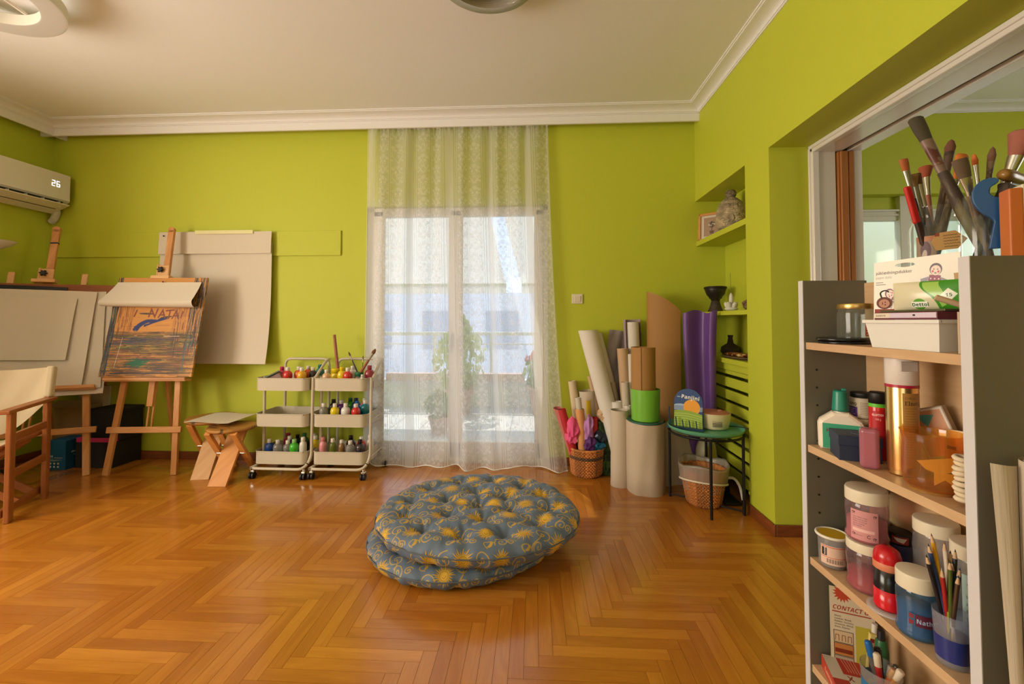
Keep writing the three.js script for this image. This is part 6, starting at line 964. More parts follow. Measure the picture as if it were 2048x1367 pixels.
  for (let i = 0; i < 9; i++) mesh('turn', xf(tor(0.009, 0.0045, 18, 6), [0.002 * Math.sin(i * 2), 0.012 + i * 0.0085, 0], [PI / 2 + 0.15 * Math.sin(i), 0, 0]), mat(lin(0.7, 0.58, 0.4), 0.9), rp);
  const sb = thing('card_box', 'slim card box with teal triangles leaning at the back', 'box', [0.815, S2 + 0.002, -0.912], -1.05);
  mesh('box_body', xf(box(0.06, 0.135, 0.018, 0.001), [0, 0.07, 0], [0, 0, 0.35]), mat(lin(0.4, 0.32, 0.24), 0.6), sb); mesh('printed_front', xf(new THREE.PlaneGeometry(0.056, 0.13), [0, 0.07, 0.0095], [0, 0, 0.35]), mat(0xffffff, 0.5, { map: canvasTex(128, 300, (x, w, hh) => { x.fillStyle = '#c58f68'; x.fillRect(0, 0, w, hh); x.strokeStyle = '#d8ccc0'; x.lineWidth = 8; x.strokeRect(4, 4, w - 8, hh - 8); x.fillStyle = '#4c9a96'; x.beginPath(); x.moveTo(20, 20); x.lineTo(90, 30); x.lineTo(50, 80); x.fill(); x.fillStyle = '#d9d2c8'; x.beginPath(); x.moveTo(10, 60); x.lineTo(70, 130); x.lineTo(10, 140); x.fill(); x.fillStyle = '#8fb8b4'; x.fillRect(20, 210, 60, 60); }) }), sb);
  const pg2 = thing('sample_sachet', 'shiny white sachet with teal patch behind the amber bowl', 'sachet', [0.818, S2, -0.868], -1.05); mesh('sachet', sheet(0.055, 0.1, 0.004, (u, v) => 0.006 * Math.sin(PI * u) * Math.sin(PI * v), 12, 12).translate(0, 0.053, 0), phys(0xffffff, 0.2, { map: canvasTex(96, 160, (x) => { x.fillStyle = '#a89c8c'; x.fillRect(0, 0, 96, 160); x.fillStyle = '#5a4a7a'; x.fillRect(6, 50, 26, 10); x.fillStyle = '#3f8f86'; x.fillRect(0, 96, 40, 50); }) }), pg2);
}
// ---- third compartment
{
  const creamLid = mat(lin(0.72, 0.64, 0.48), 0.4);
  function tub(label, pos, r, h, powder, lvl, o = {}) {
    const t = thing('powder_jar', label, 'jar', pos); const lidH = o.lidH ?? 0.022;
    mesh('shell', lathe([[r * 0.9, 0.001], [r, 0.006], [r, h * 0.14], [r * 0.93, h * 0.2], [r * 0.95, h * 0.5], [r, h * 0.8], [r * 0.96, h * 0.93], [r * 0.88, h]], 40), clearM(o.tint || lin(0.9, 0.88, 0.88), 0.9), t, 'clear plastic shell');
    if (lvl) mesh('powder', lathe([[0, 0.002], [r * 0.88, 0.002], [r * 0.965, 0.008], [r * 0.965, h * 0.13], [r * 0.9, h * 0.2], [r * 0.9, h * lvl], [0, h * (lvl + 0.05)]], 36), mat(powder, 0.9), t, 'coloured powder inside');
    if (o.lid !== null) mesh('lid', xf(lathe([[0, lidH], [r * 0.93, lidH], [r * 0.97, lidH * 0.86], [r * 0.97, 0], [r * 0.9, 0]], 40), [0, h - 0.002, 0]), o.lidM || creamLid, t);
    if (o.lab) wrapPrint(t, r * 1.005, h * o.lab[1], h * o.lab[2], o.lab[3] ?? r * 1.3, o.lab[0], 'printed_label', 0.45, o.lab[4] ?? TH);
    return t;
  }
  const pinkLab = canvasTex(256, 300, (x, w, h) => { x.fillStyle = '#c98c8c'; x.fillRect(0, 0, w, h); x.fillStyle = '#2c2026'; for (const [a, b] of [[30, 30], [226, 40], [30, 250], [220, 262]]) for (let i = 0; i < 7; i++) { x.beginPath(); x.ellipse(a + Math.cos(i) * 12, b + Math.sin(i * 2) * 10, 7, 3, i, 0, 6.3); x.fill(); } x.font = '17px sans-serif'; ['sea crafted cream', 'body peeling salt', 'flower perfumed', 'gently peeling', 'skin polish'].forEach((s, i) => x.fillText(s, 26, 76 + i * 22)); x.fillStyle = '#e3b7b0'; x.fillRect(20, 186, 200, 30); text(x, 'made in EU', 40, 256, '14px sans-serif', '#2c2026'); x.strokeStyle = '#2c2026'; x.lineWidth = 5; x.beginPath(); x.arc(170, 250, 14, 0.4, 5.6); x.stroke(); });
  tub('lower clear jar of dark pink powder with cream lid', [0.742, S3, -1.012], 0.04, 0.088, lin(0.36, 0.05, 0.06), 0.42, { tint: lin(0.85, 0.6, 0.62), lidH: 0.02 });
  tub('upper clear jar of pale pink powder with printed pink label', [0.741, S3 + 0.1075, -1.012], 0.0395, 0.088, lin(0.5, 0.2, 0.2), 0.5, { tint: lin(0.85, 0.62, 0.66), lab: [pinkLab, 0.1, 0.82, 0.05, -0.75], lidH: 0.028 });
  const y = thing('paint_tub', 'small clear tub with yellow lid and barcode label', 'tub', [0.724, S3, -1.1]);
  mesh('shell', lathe([[0, 0.002], [0.026, 0.002], [0.028, 0.006], [0.03, 0.07], [0.031, 0.074]], 34), clearM(lin(0.85, 0.82, 0.8), 0.8), y); mesh('contents', lathe([[0, 0.004], [0.0255, 0.004], [0.0265, 0.03], [0, 0.032]], 30), mat(lin(0.14, 0.1, 0.07), 0.8), y); mesh('rim', xf(tor(0.032, 0.0035, 40, 8), [0, 0.075, 0], [PI / 2, 0, 0]), mat(lin(0.74, 0.7, 0.58), 0.4), y); mesh('lid', xf(cyl(0.029, 0.029, 0.003, 34), [0, 0.075, 0]), mat(lin(0.6, 0.38, 0.01), 0.45), y, 'translucent yellow lid');
  wrapPrint(y, 0.0297, 0.012, 0.056, 0.056, canvasTex(256, 200, (x, w, h) => { x.fillStyle = '#d9b9a4'; x.fillRect(0, 0, w, h); x.fillStyle = '#c85a3a'; x.fillRect(8, 8, 240, 8); x.fillRect(8, 120, 240, 6); x.fillStyle = '#2c1c18'; x.fillRect(14, 26, 52, 84); x.save(); x.translate(52, 104); x.rotate(-PI / 2); text(x, 'Nathan', 0, 0, 'bold 22px sans-serif', '#e8d8c8'); x.restore(); x.fillStyle = '#2c2420'; for (let i = 0; i < 26; i++) x.fillRect(60 + i * 6, 136, 1 + (i * 7) % 4, 44); }), 'printed_label', 0.5, -0.5);
  const mj = thing('preserving_jar', 'glass preserving jar with wide metal lid at the back', 'jar', [0.803, S3, -1.085]);
  mesh('jar_glass', lathe([[0.03, 0.002], [0.035, 0.006], [0.036, 0.178], [0.033, 0.192]], 34), jarGlass, mj); mesh('contents', lathe([[0, 0.004], [0.032, 0.004], [0.033, 0.12], [0, 0.125]], 30), mat(lin(0.2, 0.13, 0.07), 0.8), mj); mesh('lid', xf(lathe([[0, 0.014], [0.032, 0.014], [0.0365, 0.01], [0.0365, 0.004], [0.038, 0]], 34), [0, 0.191, 0]), mat(lin(0.42, 0.34, 0.22), 0.35, { metalness: 0.8 }), mj, 'dull brass lid');
  const bd = thing('ink_jar', 'dark jar with black and red lid label at the back', 'jar', [0.815, S3, -1.018]); mesh('body', lathe([[0, 0], [0.022, 0], [0.024, 0.004], [0.024, 0.1], [0, 0.1]], 28), phys(lin(0.03, 0.04, 0.11), 0.15), bd); mesh('lid', xf(lathe([[0, 0], [0.024, 0], [0.024, 0.022], [0.021, 0.025], [0, 0.025]], 28), [0, 0.1, 0]), M.black, bd); wrapPrint(bd, 0.0246, 0.104, 0.12, 0.03, canvasTex(96, 48, (x) => { x.fillStyle = '#8a2a22'; x.fillRect(0, 0, 96, 48); x.fillStyle = '#d8c8b0'; x.beginPath(); x.moveTo(10, 10); x.lineTo(86, 10); x.lineTo(66, 40); x.lineTo(30, 34); x.fill(); }));
  solo('glass_tumbler', 'small empty glass tumbler between dark jar and clear jars', 'glass', lathe([[0, 0.004], [0.02, 0.004], [0.021, 0.002], [0.022, 0.065], [0.021, 0.066], [0.0195, 0.008]], 28), jarGlass, [0.8, S3, -0.975]);
  const blueLab = canvasTex(200, 256, (x, w, h) => { x.fillStyle = '#a9c4c0'; x.fillRect(0, 0, w, h); x.fillStyle = '#2c2a30'; for (let i = 0; i < 7; i++) { x.beginPath(); x.ellipse(40 + i * 7, 36 + (i % 3) * 8, 8, 3, i, 0, 6.3); x.fill(); } x.font = '18px sans-serif'; ['body', 'peeling salt', 'perfumed', 'gently', 'polish'].forEach((s, i) => x.fillText(s, 24, 90 + i * 28)); });
  tub('large clear jar with scratched cream lid at the back', [0.803, S3, -0.915], 0.036, 0.172, lin(0.3, 0.22, 0.18), 0.35, { tint: lin(0.8, 0.82, 0.86), lidH: 0.026 });
  tub('clear jar with pale blue printed label near the side panel', [0.802, S3, -0.835], 0.036, 0.165, lin(0.3, 0.32, 0.3), 0.3, { tint: lin(0.78, 0.84, 0.88), lidH: 0.026, lab: [blueLab, 0.15, 0.85, 0.045, -0.7] });
  const rb = thing('marker_bottle', 'red and black marker bottle with rounded red cap', 'bottle', [0.726, S3 + 0.006, -0.938]);
  mesh('lower_body', lathe([[0, 0], [0.022, 0], [0.024, 0.005], [0.0235, 0.04], [0, 0.04]], 30), phys(lin(0.6, 0.01, 0.02), 0.2), rb); mesh('black_body', xf(lathe([[0.0235, 0], [0.021, 0.04], [0, 0.04]], 30), [0, 0.04, 0]), phys(lin(0.012, 0.01, 0.012), 0.2), rb); mesh('red_cap', xf(lathe([[0.0235, 0], [0.0235, 0.01], [0.02, 0.022], [0.012, 0.028], [0, 0.029]], 30), [0, 0.094, 0]), phys(lin(0.5, 0.008, 0.014), 0.25), rb); mesh('orange_collar', xf(lathe([[0.02, 0], [0.0238, 0.002], [0.0238, 0.016], [0.02, 0.017]], 30), [0, 0.078, 0]), mat(lin(0.6, 0.2, 0.1), 0.5), rb);
  solo('plastic_saucer', 'translucent round plastic saucer under the marker bottle', 'saucer', lathe([[0, 0.003], [0.03, 0.003], [0.034, 0.0], [0.037, 0.001], [0.037, 0.005], [0.03, 0.006], [0, 0.0055]], 40), clearM(lin(0.85, 0.8, 0.78), 0.6), [0.728, S3, -0.938]);
  tub('blue powder jar with cream lid reading Nathan', [0.727, S3, -0.872], 0.0315, 0.09, lin(0.012, 0.17, 0.32), 0.6, { tint: lin(0.35, 0.55, 0.72), lidH: 0.03, lab: [canvasTex(256, 110, (x, w, h) => { x.fillStyle = '#5b2238'; x.fillRect(50, 0, 206, 110); x.fillStyle = '#0f5a80'; x.fillRect(0, 0, 50, 110); x.fillStyle = '#7a2432'; x.fillRect(0, 6, 40, 40); x.fillRect(0, 62, 40, 42); text(x, 'Nathan', 58, 80, 'bold 56px sans-serif', '#9fb6d6'); }), 0.32, 0.56, 0.046, -0.35] });
  // pencil cup
  const pc = thing('pencil_cup', 'clear plastic cup packed with pencils at the shelf end', 'cup', [0.724, S3, -0.8]);
  mesh('cup', lathe([[0, 0.003], [0.02, 0.003], [0.0215, 0.002], [0.0255, 0.088], [0.0248, 0.0885], [0.0205, 0.006]], 36), clearM(lin(0.85, 0.87, 0.95), 0.9), pc); mesh('blue_swirl', lathe([[0.0223, 0.012], [0.0236, 0.04], [0.024, 0.05]], 30), phys(lin(0.03, 0.05, 0.28), 0.3, { transmission: 0.4, thickness: 0 }), pc, 'dark blue print');
  const pens = [['black pencil leaning far left out of the clear cup', -0.05, 0.175, 0.03, 0x16161a, 0x1a1a1a], ['dark blue pencil with sharpened tip in the clear cup', -0.036, 0.19, 0.012, 0x23406e, 0x1d1d20], ['red pencil with grey cap in the clear cup', -0.024, 0.155, 0.022, 0x9c2220, 0xa7a5a0], ['yellow pencil with gold ferrule and eraser in the clear cup', -0.02, 0.205, -0.008, 0xd09a14, 0x7a2c3a], ['olive green pencil in the clear cup', -0.008, 0.17, 0.014, 0x4f5a22, 0x2c2a20], ['white handled pencil in the clear cup', 0.0, 0.195, -0.012, 0xc9bca8, 0x8a5a34], ['dark green pencil in the clear cup', 0.008, 0.165, -0.002, 0x1d3a22, 0x27402a], ['brown pencil with dark lead in the clear cup', 0.003, 0.15, 0.016, 0x4a3220, 0x241a14], ['bright blue pencil at the side panel in the clear cup', 0.014, 0.16, 0.01, 0x1f4f8c, 0x1a2a50], ['gold pencil near the side panel in the clear cup', 0.016, 0.18, -0.012, 0xc49a3c, 0x3c2a18], ['grey pencil near the side panel in the clear cup', 0.02, 0.185, -0.004, 0x2c2c30, 0x1c1c20], ['lime yellow pencil low in the clear cup', -0.01, 0.12, 0.004, 0xa8b030, 0x606020]];
  for (const [l, lean, L, dz, c, tip] of pens) {
    const a = V(0.724 - lean * 0.25, S3 + 0.008, -0.8 - dz * 0.4), b = V(0.724 + lean * 0.62, S3 + 0.008 + L, -0.8 + dz * 0.8 - Math.max(0, -lean) * 0.7), t = thing('pencil', l, 'pencil', [a.x, a.y, a.z], 0, 'pencils in the clear cup');
    t.quaternion.setFromUnitVectors(V(0, 1, 0), b.clone().sub(a).normalize());
    mesh('shaft', xf(cyl(0.0034, 0.0034, L - 0.014, 6), [0, (L - 0.014) / 2, 0]), mat(c, 0.4), t); mesh('tip_wood', xf(cyl(0.0034, 0.0014, 0.011, 8), [0, L - 0.0085, 0]), tan, t); mesh('lead', xf(cyl(0.0014, 0.0003, 0.005, 6), [0, L - 0.001, 0]), mat(tip, 0.5), t);
  }
}
// ---- fourth compartment
{
  const c = thing('glue_card', 'printed card packet of contact glue standing at the back', 'packet', [0.775, S4, -1.112], -0.35);
  const ct = canvasTex(300, 620, (x, w, h) => {
    x.fillStyle = '#cfc0a4'; x.fillRect(0, 0, w, h); x.fillStyle = '#b8462a'; x.beginPath(); for (let i = 0; i < 32; i++) { const a = i / 32 * 6.283, r = i % 2 ? 70 : 46; x.lineTo(90 + r * Math.cos(a), 40 + r * Math.sin(a)); } x.fill(); text(x, 'CONTACT GLUE', 16, 165, 'bold italic 44px sans-serif', '#a03024'); x.fillStyle = '#a03024'; x.fillRect(16, 178, 260, 8); x.fillStyle = '#4a3a30'; x.font = 'bold 16px sans-serif'; ['Glues:', 'Leather, Wood,', 'Rubber, Formica,', 'Linoleum, Metal,', 'Glass, Plaster'].forEach((s, i) => x.fillText(s, 30, 218 + i * 20));
    const fr = (y0, col) => { x.fillStyle = col; x.fillRect(24, y0, 130, 86); x.strokeStyle = '#3a2c22'; x.lineWidth = 4; x.strokeRect(24, y0, 130, 86); }; fr(320, '#cbb08a'); fr(412, '#b9783c'); fr(504, '#a89a84'); x.strokeStyle = '#7a3a1c'; x.lineWidth = 4; for (const q of [46, 90, 130]) { x.beginPath(); x.moveTo(q - 12, 396); x.lineTo(q - 10, 352); x.lineTo(q + 10, 352); x.lineTo(q + 12, 396); x.stroke(); } x.fillStyle = '#7a3018'; x.fillRect(30, 450, 118, 30); x.fillStyle = '#241a16'; x.beginPath(); x.ellipse(88, 556, 52, 20, 0.5, 0, 6.3); x.fill();
    x.fillStyle = '#b8ab3c'; x.fillRect(170, 260, 130, 360);
  });
  mesh('printed_card', xf(sheet(0.09, 0.2, 0.0015, () => 0, 2, 2), [0, 0.1, 0], [-0.03, 0, 0]), mat(0xffffff, 0.45, { map: ct }), c);
  mesh('glue_tube', xf(prism([[-0.013, 0], [0.013, 0], [0.009, 0.105], [-0.009, 0.105]], 0.012, 0.003), [0.032, 0.01, 0.012], [0, 0, -0.06]), mat(lin(0.62, 0.5, 0.16), 0.4), c, 'yellow and white tube'); mesh('tube_cap', xf(cyl(0.006, 0.0055, 0.02, 14), [0.04, 0.128, 0.012], [0, 0, -0.06]), mat(lin(0.6, 0.56, 0.5), 0.5), c);
  mesh('tube_print', xf(new THREE.PlaneGeometry(0.014, 0.08), [0.034, 0.065, 0.0187], [0, 0, -0.06]), mat(0xffffff, 0.4, { map: canvasTex(64, 300, (x) => { x.fillStyle = '#7a2420'; x.fillRect(0, 0, 64, 300); x.save(); x.translate(44, 280); x.rotate(-PI / 2); text(x, 'CONTACT CEMENT', 0, 0, 'bold 28px sans-serif', '#e0c8b0'); x.restore(); }) }), c);
  const rb = thing('small_carton', 'red and cream small carton lying on the fourth shelf', 'box', [0.735, S4, -1.075], -0.3); mesh('carton', xf(box(0.075, 0.03, 0.1, 0.001), [0, 0.015, 0]), mat(lin(0.5, 0.06, 0.035), 0.5), rb); mesh('printed_top', xf(new THREE.PlaneGeometry(0.073, 0.098), [0, 0.0303, 0], [-PI / 2, 0, 0]), mat(0xffffff, 0.5, { map: canvasTex(160, 210, (x, w, h) => { x.fillStyle = '#c2b7a2'; x.fillRect(0, 0, w, h); x.fillStyle = '#a82f22'; x.fillRect(60, 0, 100, 120); x.fillRect(0, 160, 70, 50); text(x, 'X', 70, 160, 'bold 44px sans-serif', '#7a1c16'); x.strokeStyle = '#d8a890'; x.lineWidth = 3; for (let i = 0; i < 5; i++) { x.beginPath(); x.moveTo(80 + i * 14, 10); x.lineTo(90 + i * 12, 100); x.stroke(); } }) }), rb); mesh('printed_side', xf(new THREE.PlaneGeometry(0.098, 0.028), [-0.0377, 0.015, 0], [0, -PI / 2, 0]), mat(0xffffff, 0.5, { map: canvasTex(200, 60, (x) => { x.fillStyle = '#b8402c'; x.fillRect(0, 0, 200, 60); text(x, 'Laurens', 50, 40, 'italic 30px serif', '#e8d0b8'); }) }), rb);
  const gt = thing('paint_tube', 'dark green paint tube standing behind the marker cup', 'tube', [0.795, S4, -1.05]); mesh('tube_body', lathe([[0.0135, 0], [0.014, 0.1], [0.011, 0.125], [0.006, 0.13], [0, 0.13]], 24), phys(lin(0.02, 0.11, 0.035), 0.3), gt); mesh('cap', xf(cyl(0.008, 0.007, 0.02, 16), [0, 0.138, 0]), M.black, gt);
  const mc = thing('marker_cup', 'clear cup with blue fish print full of markers', 'cup', [0.748, S4, -0.99]);
  mesh('cup', lathe([[0, 0.003], [0.029, 0.003], [0.031, 0.002], [0.037, 0.11], [0.036, 0.1105], [0.03, 0.006]], 40), clearM(lin(0.88, 0.88, 0.88), 0.9), mc);
  mesh('printed_band', xf(new THREE.CylinderGeometry(0.0356, 0.0322, 0.062, 40, 1, true), [0, 0.052, 0]), mat(0xffffff, 0.4, { map: canvasTex(512, 128, (x, w, h) => { x.fillStyle = '#1f6f9e'; x.fillRect(0, 0, w, h); for (let i = 0; i < 9; i++) { x.fillStyle = ['#c8562c', '#e0b23a', '#d8d0c0'][i % 3]; x.beginPath(); x.ellipse(30 + i * 56, 60 + (i % 2) * 26, 20, 12, 0.4, 0, 6.3); x.fill(); x.beginPath(); x.moveTo(12 + i * 56, 56 + (i % 2) * 26); x.lineTo(i * 56, 44 + (i % 2) * 26); x.lineTo(i * 56, 72 + (i % 2) * 26); x.fill(); } }) }), mc, 'blue printed band with fish');
  const mk = [['grey marker with bright blue cap in the fish cup', -0.02, 0.15, -0.02, 0x5a5652, 0x1560a0], ['red felt pen with white end in the fish cup', -0.008, 0.13, -0.005, 0xa81d22, 0xd8c8b0], ['orange felt pen with white end leaning in the fish cup', 0.03, 0.125, 0.035, 0xd0861c, 0xd8c8b0], ['black marker in the fish cup', 0.008, 0.135, -0.022, 0x1c1b1e, 0x1c1b1e], ['silver pen in the fish cup', 0.028, 0.11, 0.0, 0x8f8c88, 0xa8a6a2], ['orange coloured pencil in the fish cup', 0.02, 0.115, 0.02, 0xb8582a, 0xb08a60], ['grey brown pen in the fish cup', 0.036, 0.12, 0.012, 0x5c5650, 0x3a3632]];
  for (const [l, lx, L, lz, c2, capc] of mk) { const a = V(0.748 - lx * 0.3, S4 + 0.008, -0.99 - lz * 0.3), b = V(0.748 + lx * 0.8, S4 + 0.008 + L, -0.99 + lz * 0.8), t = thing('felt_pen', l, 'pen', [a.x, a.y, a.z], 0, 'felt pens in the fish cup'); t.quaternion.setFromUnitVectors(V(0, 1, 0), b.clone().sub(a).normalize()); mesh('barrel', xf(cyl(0.0065, 0.0068, L * 0.8, 14), [0, L * 0.4, 0]), mat(c2, 0.35), t); mesh('cap', xf(lathe([[0, 0], [0.0072, 0], [0.007, L * 0.18], [0.005, L * 0.2], [0, L * 0.2]], 14), [0, L * 0.8, 0]), mat(capc, 0.35), t); }
}
// ---- on the cabinet behind: brush jars, scraper, binder
{
  const Y = 1.2375;
  function bjar(label, pos, r, h) {
    const j = thing('glass_jar', label, 'jar', pos);
    mesh('jar_glass', lathe([[0, 0.004], [r * 0.9, 0.004], [r, 0.012], [r, h * 0.72], [r * 0.86, h * 0.82], [r * 0.84, h * 0.86], [r * 0.89, h * 0.88], [r * 0.84, h * 0.91], [r * 0.89, h * 0.94], [r * 0.84, h * 0.97], [r * 0.86, h]], 44), jarGlass, j); return j;
  }
  const j1 = bjar('wide glass jar of brushes with hexagonal paper tag', [0.94, Y, -1.055], 0.0445, 0.178);
  const hex = [[-0.022, 0.0], [-0.014, 0.019], [0.018, 0.021], [0.036, 0.0], [0.02, -0.02], [-0.015, -0.02]]; const hg = prep(prism(hex, 0.001)); const hp = hg.attributes.position; for (let i = 0; i < hp.count; i++) hg.attributes.uv.setXY(i, (hp.getX(i) + 0.022) / 0.058, (hp.getY(i) + 0.021) / 0.042);
  mesh('paper_tag', xf(hg, [-0.018, 0.092, 0.046], [0, -0.62, 0.05]), mat(0xffffff, 0.6, { map: canvasTex(160, 120, (x) => { x.fillStyle = '#b98f52'; x.fillRect(0, 0, 160, 120); x.fillStyle = '#8a3a24'; x.fillRect(18, 0, 22, 26); x.strokeStyle = '#3a2c1c'; x.lineWidth = 2; for (let i = 0; i < 5; i++) { x.beginPath(); for (let k = 0; k <= 24; k++) x.lineTo(56 + k * (2.6 + (i % 2)), 26 + i * 18 + 3 * Math.sin(k * 1.9 + i)); x.stroke(); } }) }), j1, 'tan paper tag with handwriting');
  mesh('photo_label', xf(new THREE.CylinderGeometry(0.0448, 0.0448, 0.07, 20, 1, true, -1.45, 0.8), [0, 0.072, 0]), mat(0xffffff, 0.5, { map: canvasTex(128, 128, (x) => { x.fillStyle = '#8d7760'; x.fillRect(0, 0, 128, 128); x.fillStyle = '#5a3a40'; x.beginPath(); x.ellipse(64, 60, 34, 40, 0, 0, 6.3); x.fill(); x.fillStyle = '#b3a290'; x.beginPath(); x.ellipse(56, 80, 16, 24, 0.4, 0, 6.3); x.fill(); x.fillStyle = '#a86a40'; x.fillRect(0, 0, 128, 22); }) }), j1, 'brown picture label');
  bjar('narrow glass jar of brushes beside the white binder', [0.905, Y, -0.912], 0.03, 0.165);
  const dirty = (s, a, b) => mat(0xffffff, 0.6, { map: dirt(a, b, s) }), g1 = 'brushes in the wide glass jar', g2 = 'brushes in the narrow glass jar';
  const fer = M.ferrule, J = [0.94, Y + 0.012, -1.055];
  const B = (l, bx_, by, bz, ax, az, r, h, f2, br, o = {}) => brush(l, [J[0] + ax, J[1], J[2] + az], [bx_, by, bz], r, h, f2, br, { group: g1, ...o });
  brush('very large worn brush with paint smeared handle leaning left', [0.918, Y + 0.01, -0.903], [0.858, 1.605, -1.0], 0.0125, dirty(31, [58, 44, 34], [96, 84, 48]), mat(0xffffff, 0.4, { map: dirt([120, 96, 84], [86, 40, 34], 33) }), mat(lin(0.06, 0.05, 0.03), 0.9), { tip: 'flat', hb: 0.16, hf: 0.22, w: 1.15, flat: 0.7 });
  B('black handled flat brush with orange tip in wide jar', 0.88, 1.535, -1.06, -0.01, 0.01, 0.006, M.handleBlk, fer, mat(lin(0.4, 0.11, 0.03), 0.8), { tip: 'flat', hb: 0.1, hf: 0.24, flat: 0.6, w: 1.5 });
  B('blue handled splayed brush in wide jar', 0.905, 1.5, -1.07, 0.01, -0.01, 0.006, mat(lin(0.02, 0.05, 0.1), 0.4), fer, mat(lin(0.3, 0.17, 0.06), 0.9), { tip: 'fan', hb: 0.12, hf: 0.3 });
  B('brown handled brush with dark bristles in wide jar', 0.925, 1.505, -1.08, 0.005, 0.015, 0.0065, dirty(35, [96, 66, 36], [60, 40, 24]), fer, M.bristle, { tip: 'flat', hb: 0.11, hf: 0.22 });
  B('tall dark spattered brush leaning right in wide jar', 1.0, 1.585, -1.07, -0.02, 0.01, 0.008, M.handleDirty, dirty(37, [80, 60, 46], [50, 34, 26]), mat(lin(0.14, 0.05, 0.03), 0.9), { hb: 0.1, hf: 0.24 });
  B('orange fan tipped brush with black handle in wide jar', 1.005, 1.54, -1.05, 0.0, -0.01, 0.0055, M.handleBlk, fer, mat(lin(0.55, 0.16, 0.02), 0.7), { tip: 'fan', hb: 0.2, hf: 0.18, flat: 0.5, w: 1.6 });
  B('short reddish bristled brush behind the others in wide jar', 0.965, 1.53, -1.1, 0.02, -0.02, 0.0065, M.handleRed, fer, mat(lin(0.3, 0.07, 0.03), 0.9), { tip: 'fan', hb: 0.1 });
  B('dirty brown brush handle crossing inside wide jar', 0.965, 1.46, -1.03, -0.03, 0.02, 0.009, M.handleDirty, M.handleDirty, M.handleDirty, { hb: 0.05 });
  const kn = thing('palette_knife', 'red handled craft knife standing in the wide jar', 'knife', [0.905, Y + 0.08, -1.04]); kn.rotation.set(0.05, 0, 0.28); mesh('handle', xf(box(0.016, 0.09, 0.01, 0.005), [0, 0.105, 0]), mat(lin(0.5, 0.015, 0.015), 0.35), kn); mesh('lower_grip', xf(box(0.014, 0.06, 0.009, 0.003), [0.002, 0.035, 0]), mat(lin(0.05, 0.02, 0.015), 0.5), kn); mesh('blade', xf(box(0.009, 0.05, 0.002), [0, -0.01, 0]), M.chrome, kn);
  const K = [0.905, Y + 0.012, -0.905], C2 = (l, b, a, r, h, f2, br, o = {}) => brush(l, [K[0] + a[0], K[1], K[2] + a[1]], b, r, h, f2, br, { group: g2, ...o });
  C2('grey flat brush with broad bristles in narrow jar', [0.855, 1.475, -0.9], [0.01, 0.005], 0.0085, M.handleDirty, fer, mat(lin(0.12, 0.08, 0.05), 0.9), { tip: 'flat', hb: 0.17, hf: 0.16, w: 1.6, flat: 0.6 });
  C2('pinkish broad bristled brush with silver ferrule in narrow jar', [0.95, 1.515, -0.87], [-0.02, -0.01], 0.009, M.handleBlk, fer, mat(lin(0.3, 0.1, 0.07), 0.9), { tip: 'fan', hb: 0.17, hf: 0.2, w: 1.5 });
  C2('dark round brush in narrow jar', [0.92, 1.5, -0.9], [-0.005, -0.015], 0.005, M.handleBlk, M.handleDirty, M.bristle, { hb: 0.12 });
  C2('small orange tipped brush in narrow jar', [0.893, 1.49, -0.91], [0.015, -0.01], 0.004, mat(lin(0.6, 0.55, 0.45), 0.4), fer, mat(lin(0.5, 0.12, 0.02), 0.8), { hb: 0.1 });
  const wb = thing('paint_brush', 'broad varnish brush lying across the blue scraper', 'brush', [0.897, 1.418, -0.86], 0.55);
  mesh('handle', xf(lathe([[0, 0], [0.01, 0], [0.012, 0.03], [0.011, 0.1], [0.007, 0.16], [0, 0.17]], 18), [0, 0.012, 0], [0, 0, -PI / 2 + 0.05]), mat(lin(0.26, 0.13, 0.03), 0.3), wb); mesh('bristles', xf(box(0.09, 0.022, 0.016, 0.004), [0.055, -0.012, -0.004]), mat(lin(0.07, 0.05, 0.04), 0.9), wb);
  const sc = thing('tile_scraper', 'blue plastic scraper with hooked handle in narrow jar', 'scraper', [0.876, 1.29, -0.878], -0.6);
  const hook = new THREE.Shape(); hook.moveTo(0.006, 0); hook.lineTo(0.075, 0); hook.lineTo(0.1, 0.1); hook.lineTo(0.03, 0.094); hook.bezierCurveTo(0.006, 0.092, 0.0, 0.112, 0.012, 0.122); hook.bezierCurveTo(0.02, 0.126, 0.022, 0.13, 0.014, 0.134); hook.bezierCurveTo(-0.01, 0.138, -0.02, 0.11, -0.012, 0.088); hook.bezierCurveTo(-0.004, 0.066, 0.012, 0.062, 0.014, 0.05); hook.lineTo(0.006, 0);
  const hgx = new THREE.ExtrudeGeometry(hook, { depth: 0.006, bevelEnabled: true, bevelSize: 0.0015, bevelThickness: 0.0015, bevelSegments: 2, curveSegments: 14 });
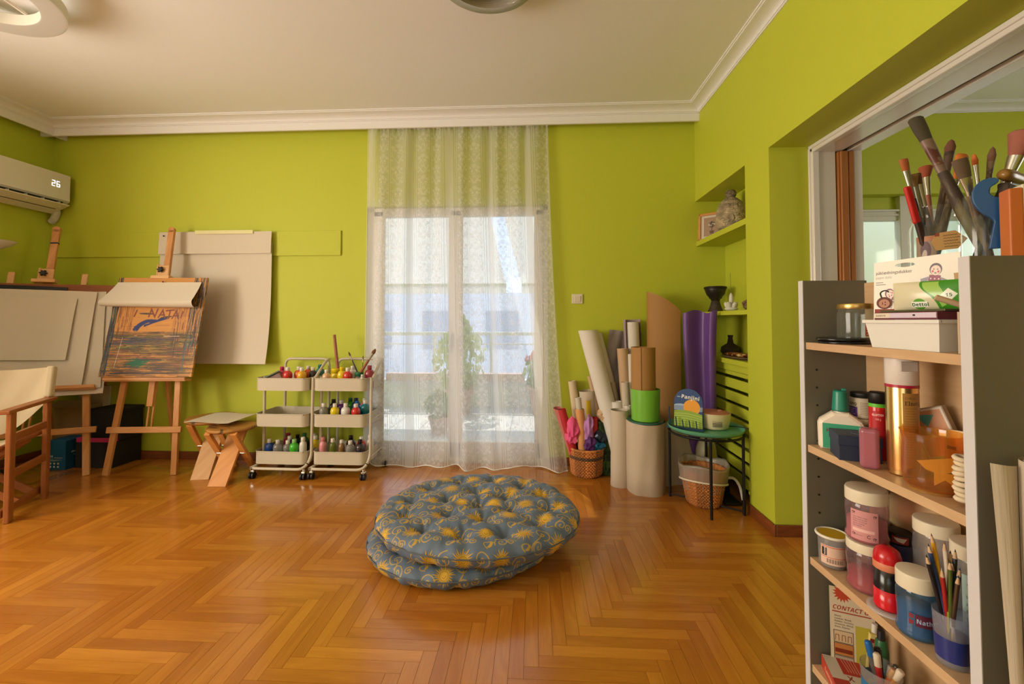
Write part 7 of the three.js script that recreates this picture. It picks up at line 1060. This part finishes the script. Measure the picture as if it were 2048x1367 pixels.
  mesh('blade', hgx, phys(lin(0.012, 0.07, 0.2), 0.35), sc);
  const bi = thing('ring_binder', 'white binder with orange spine standing on the cabinet', 'binder', [0.966, Y, -0.8], -0.35);
  mesh('cover', xf(box(0.17, 0.16, 0.028, 0.002), [0.0, 0.08, 0]), mat(lin(0.66, 0.62, 0.48), 0.4), bi); mesh('spine', xf(box(0.02, 0.152, 0.03, 0.003), [-0.093, 0.078, 0]), mat(lin(0.5, 0.13, 0.025), 0.45), bi, 'orange spine'); mesh('finger_ring', xf(tor(0.018, 0.003, 30, 8), [-0.045, 0.105, 0.0148]), M.chrome, bi, 'round metal finger ring');
}
// paper roll leaning on the bookcase side
{
  const p = thing('paper_roll', 'brown packing paper roll with loose edge leaning on bookcase', 'paper roll', [0.742, 0, -0.662]);
  const pm = mat(lin(0.5, 0.42, 0.32), 0.75, { bumpMap: paperBump, bumpScale: 0.001 });
  mesh('roll', rollGeo(0.034, 0.945, { turns: 3, tight: 0.4 }), pm, p);
  mesh('loose_edge', grid(10, 20, (u, v) => { const w = 0.036 * Math.pow(v, 1.6) + 0.002; return [-0.028 - u * w, 0.02 + v * 0.915 + u * 0.004 * v, -0.018 + 0.01 * Math.sin(u * 2.5) - 0.006 * u]; }), pm, p);
}
// wardrobe added unseen on the left wall, just outside the frame: it keeps the window's light off the left corner
{
  const w = thing('light_blocker', 'tall pale wooden wardrobe added unseen on the left wall to block window light', 'light_blocker', [XL + 0.005, 0, -2.14]);
  mesh('carcass', bx(0, 0.28, 0.04, 2.12, 0, 0.56, 0.004), M.pale, w);
  for (const [a, b] of [[0.004, 0.278], [0.282, 0.556]]) { const d = mesh('door', bx(0.281, 0.3, 0.06, 2.1, a, b, 0.004), M.pale, w); mesh('handle', bx(0.3, 0.315, 0.95, 1.1, a < 0.1 ? b - 0.04 : a + 0.03, a < 0.1 ? b - 0.03 : a + 0.04, 0.003), M.chrome, d); }
  mesh('plinth', bx(0.01, 0.27, 0, 0.04, 0.01, 0.55), M.pale, w);
}
renderer.render(scene, camera);
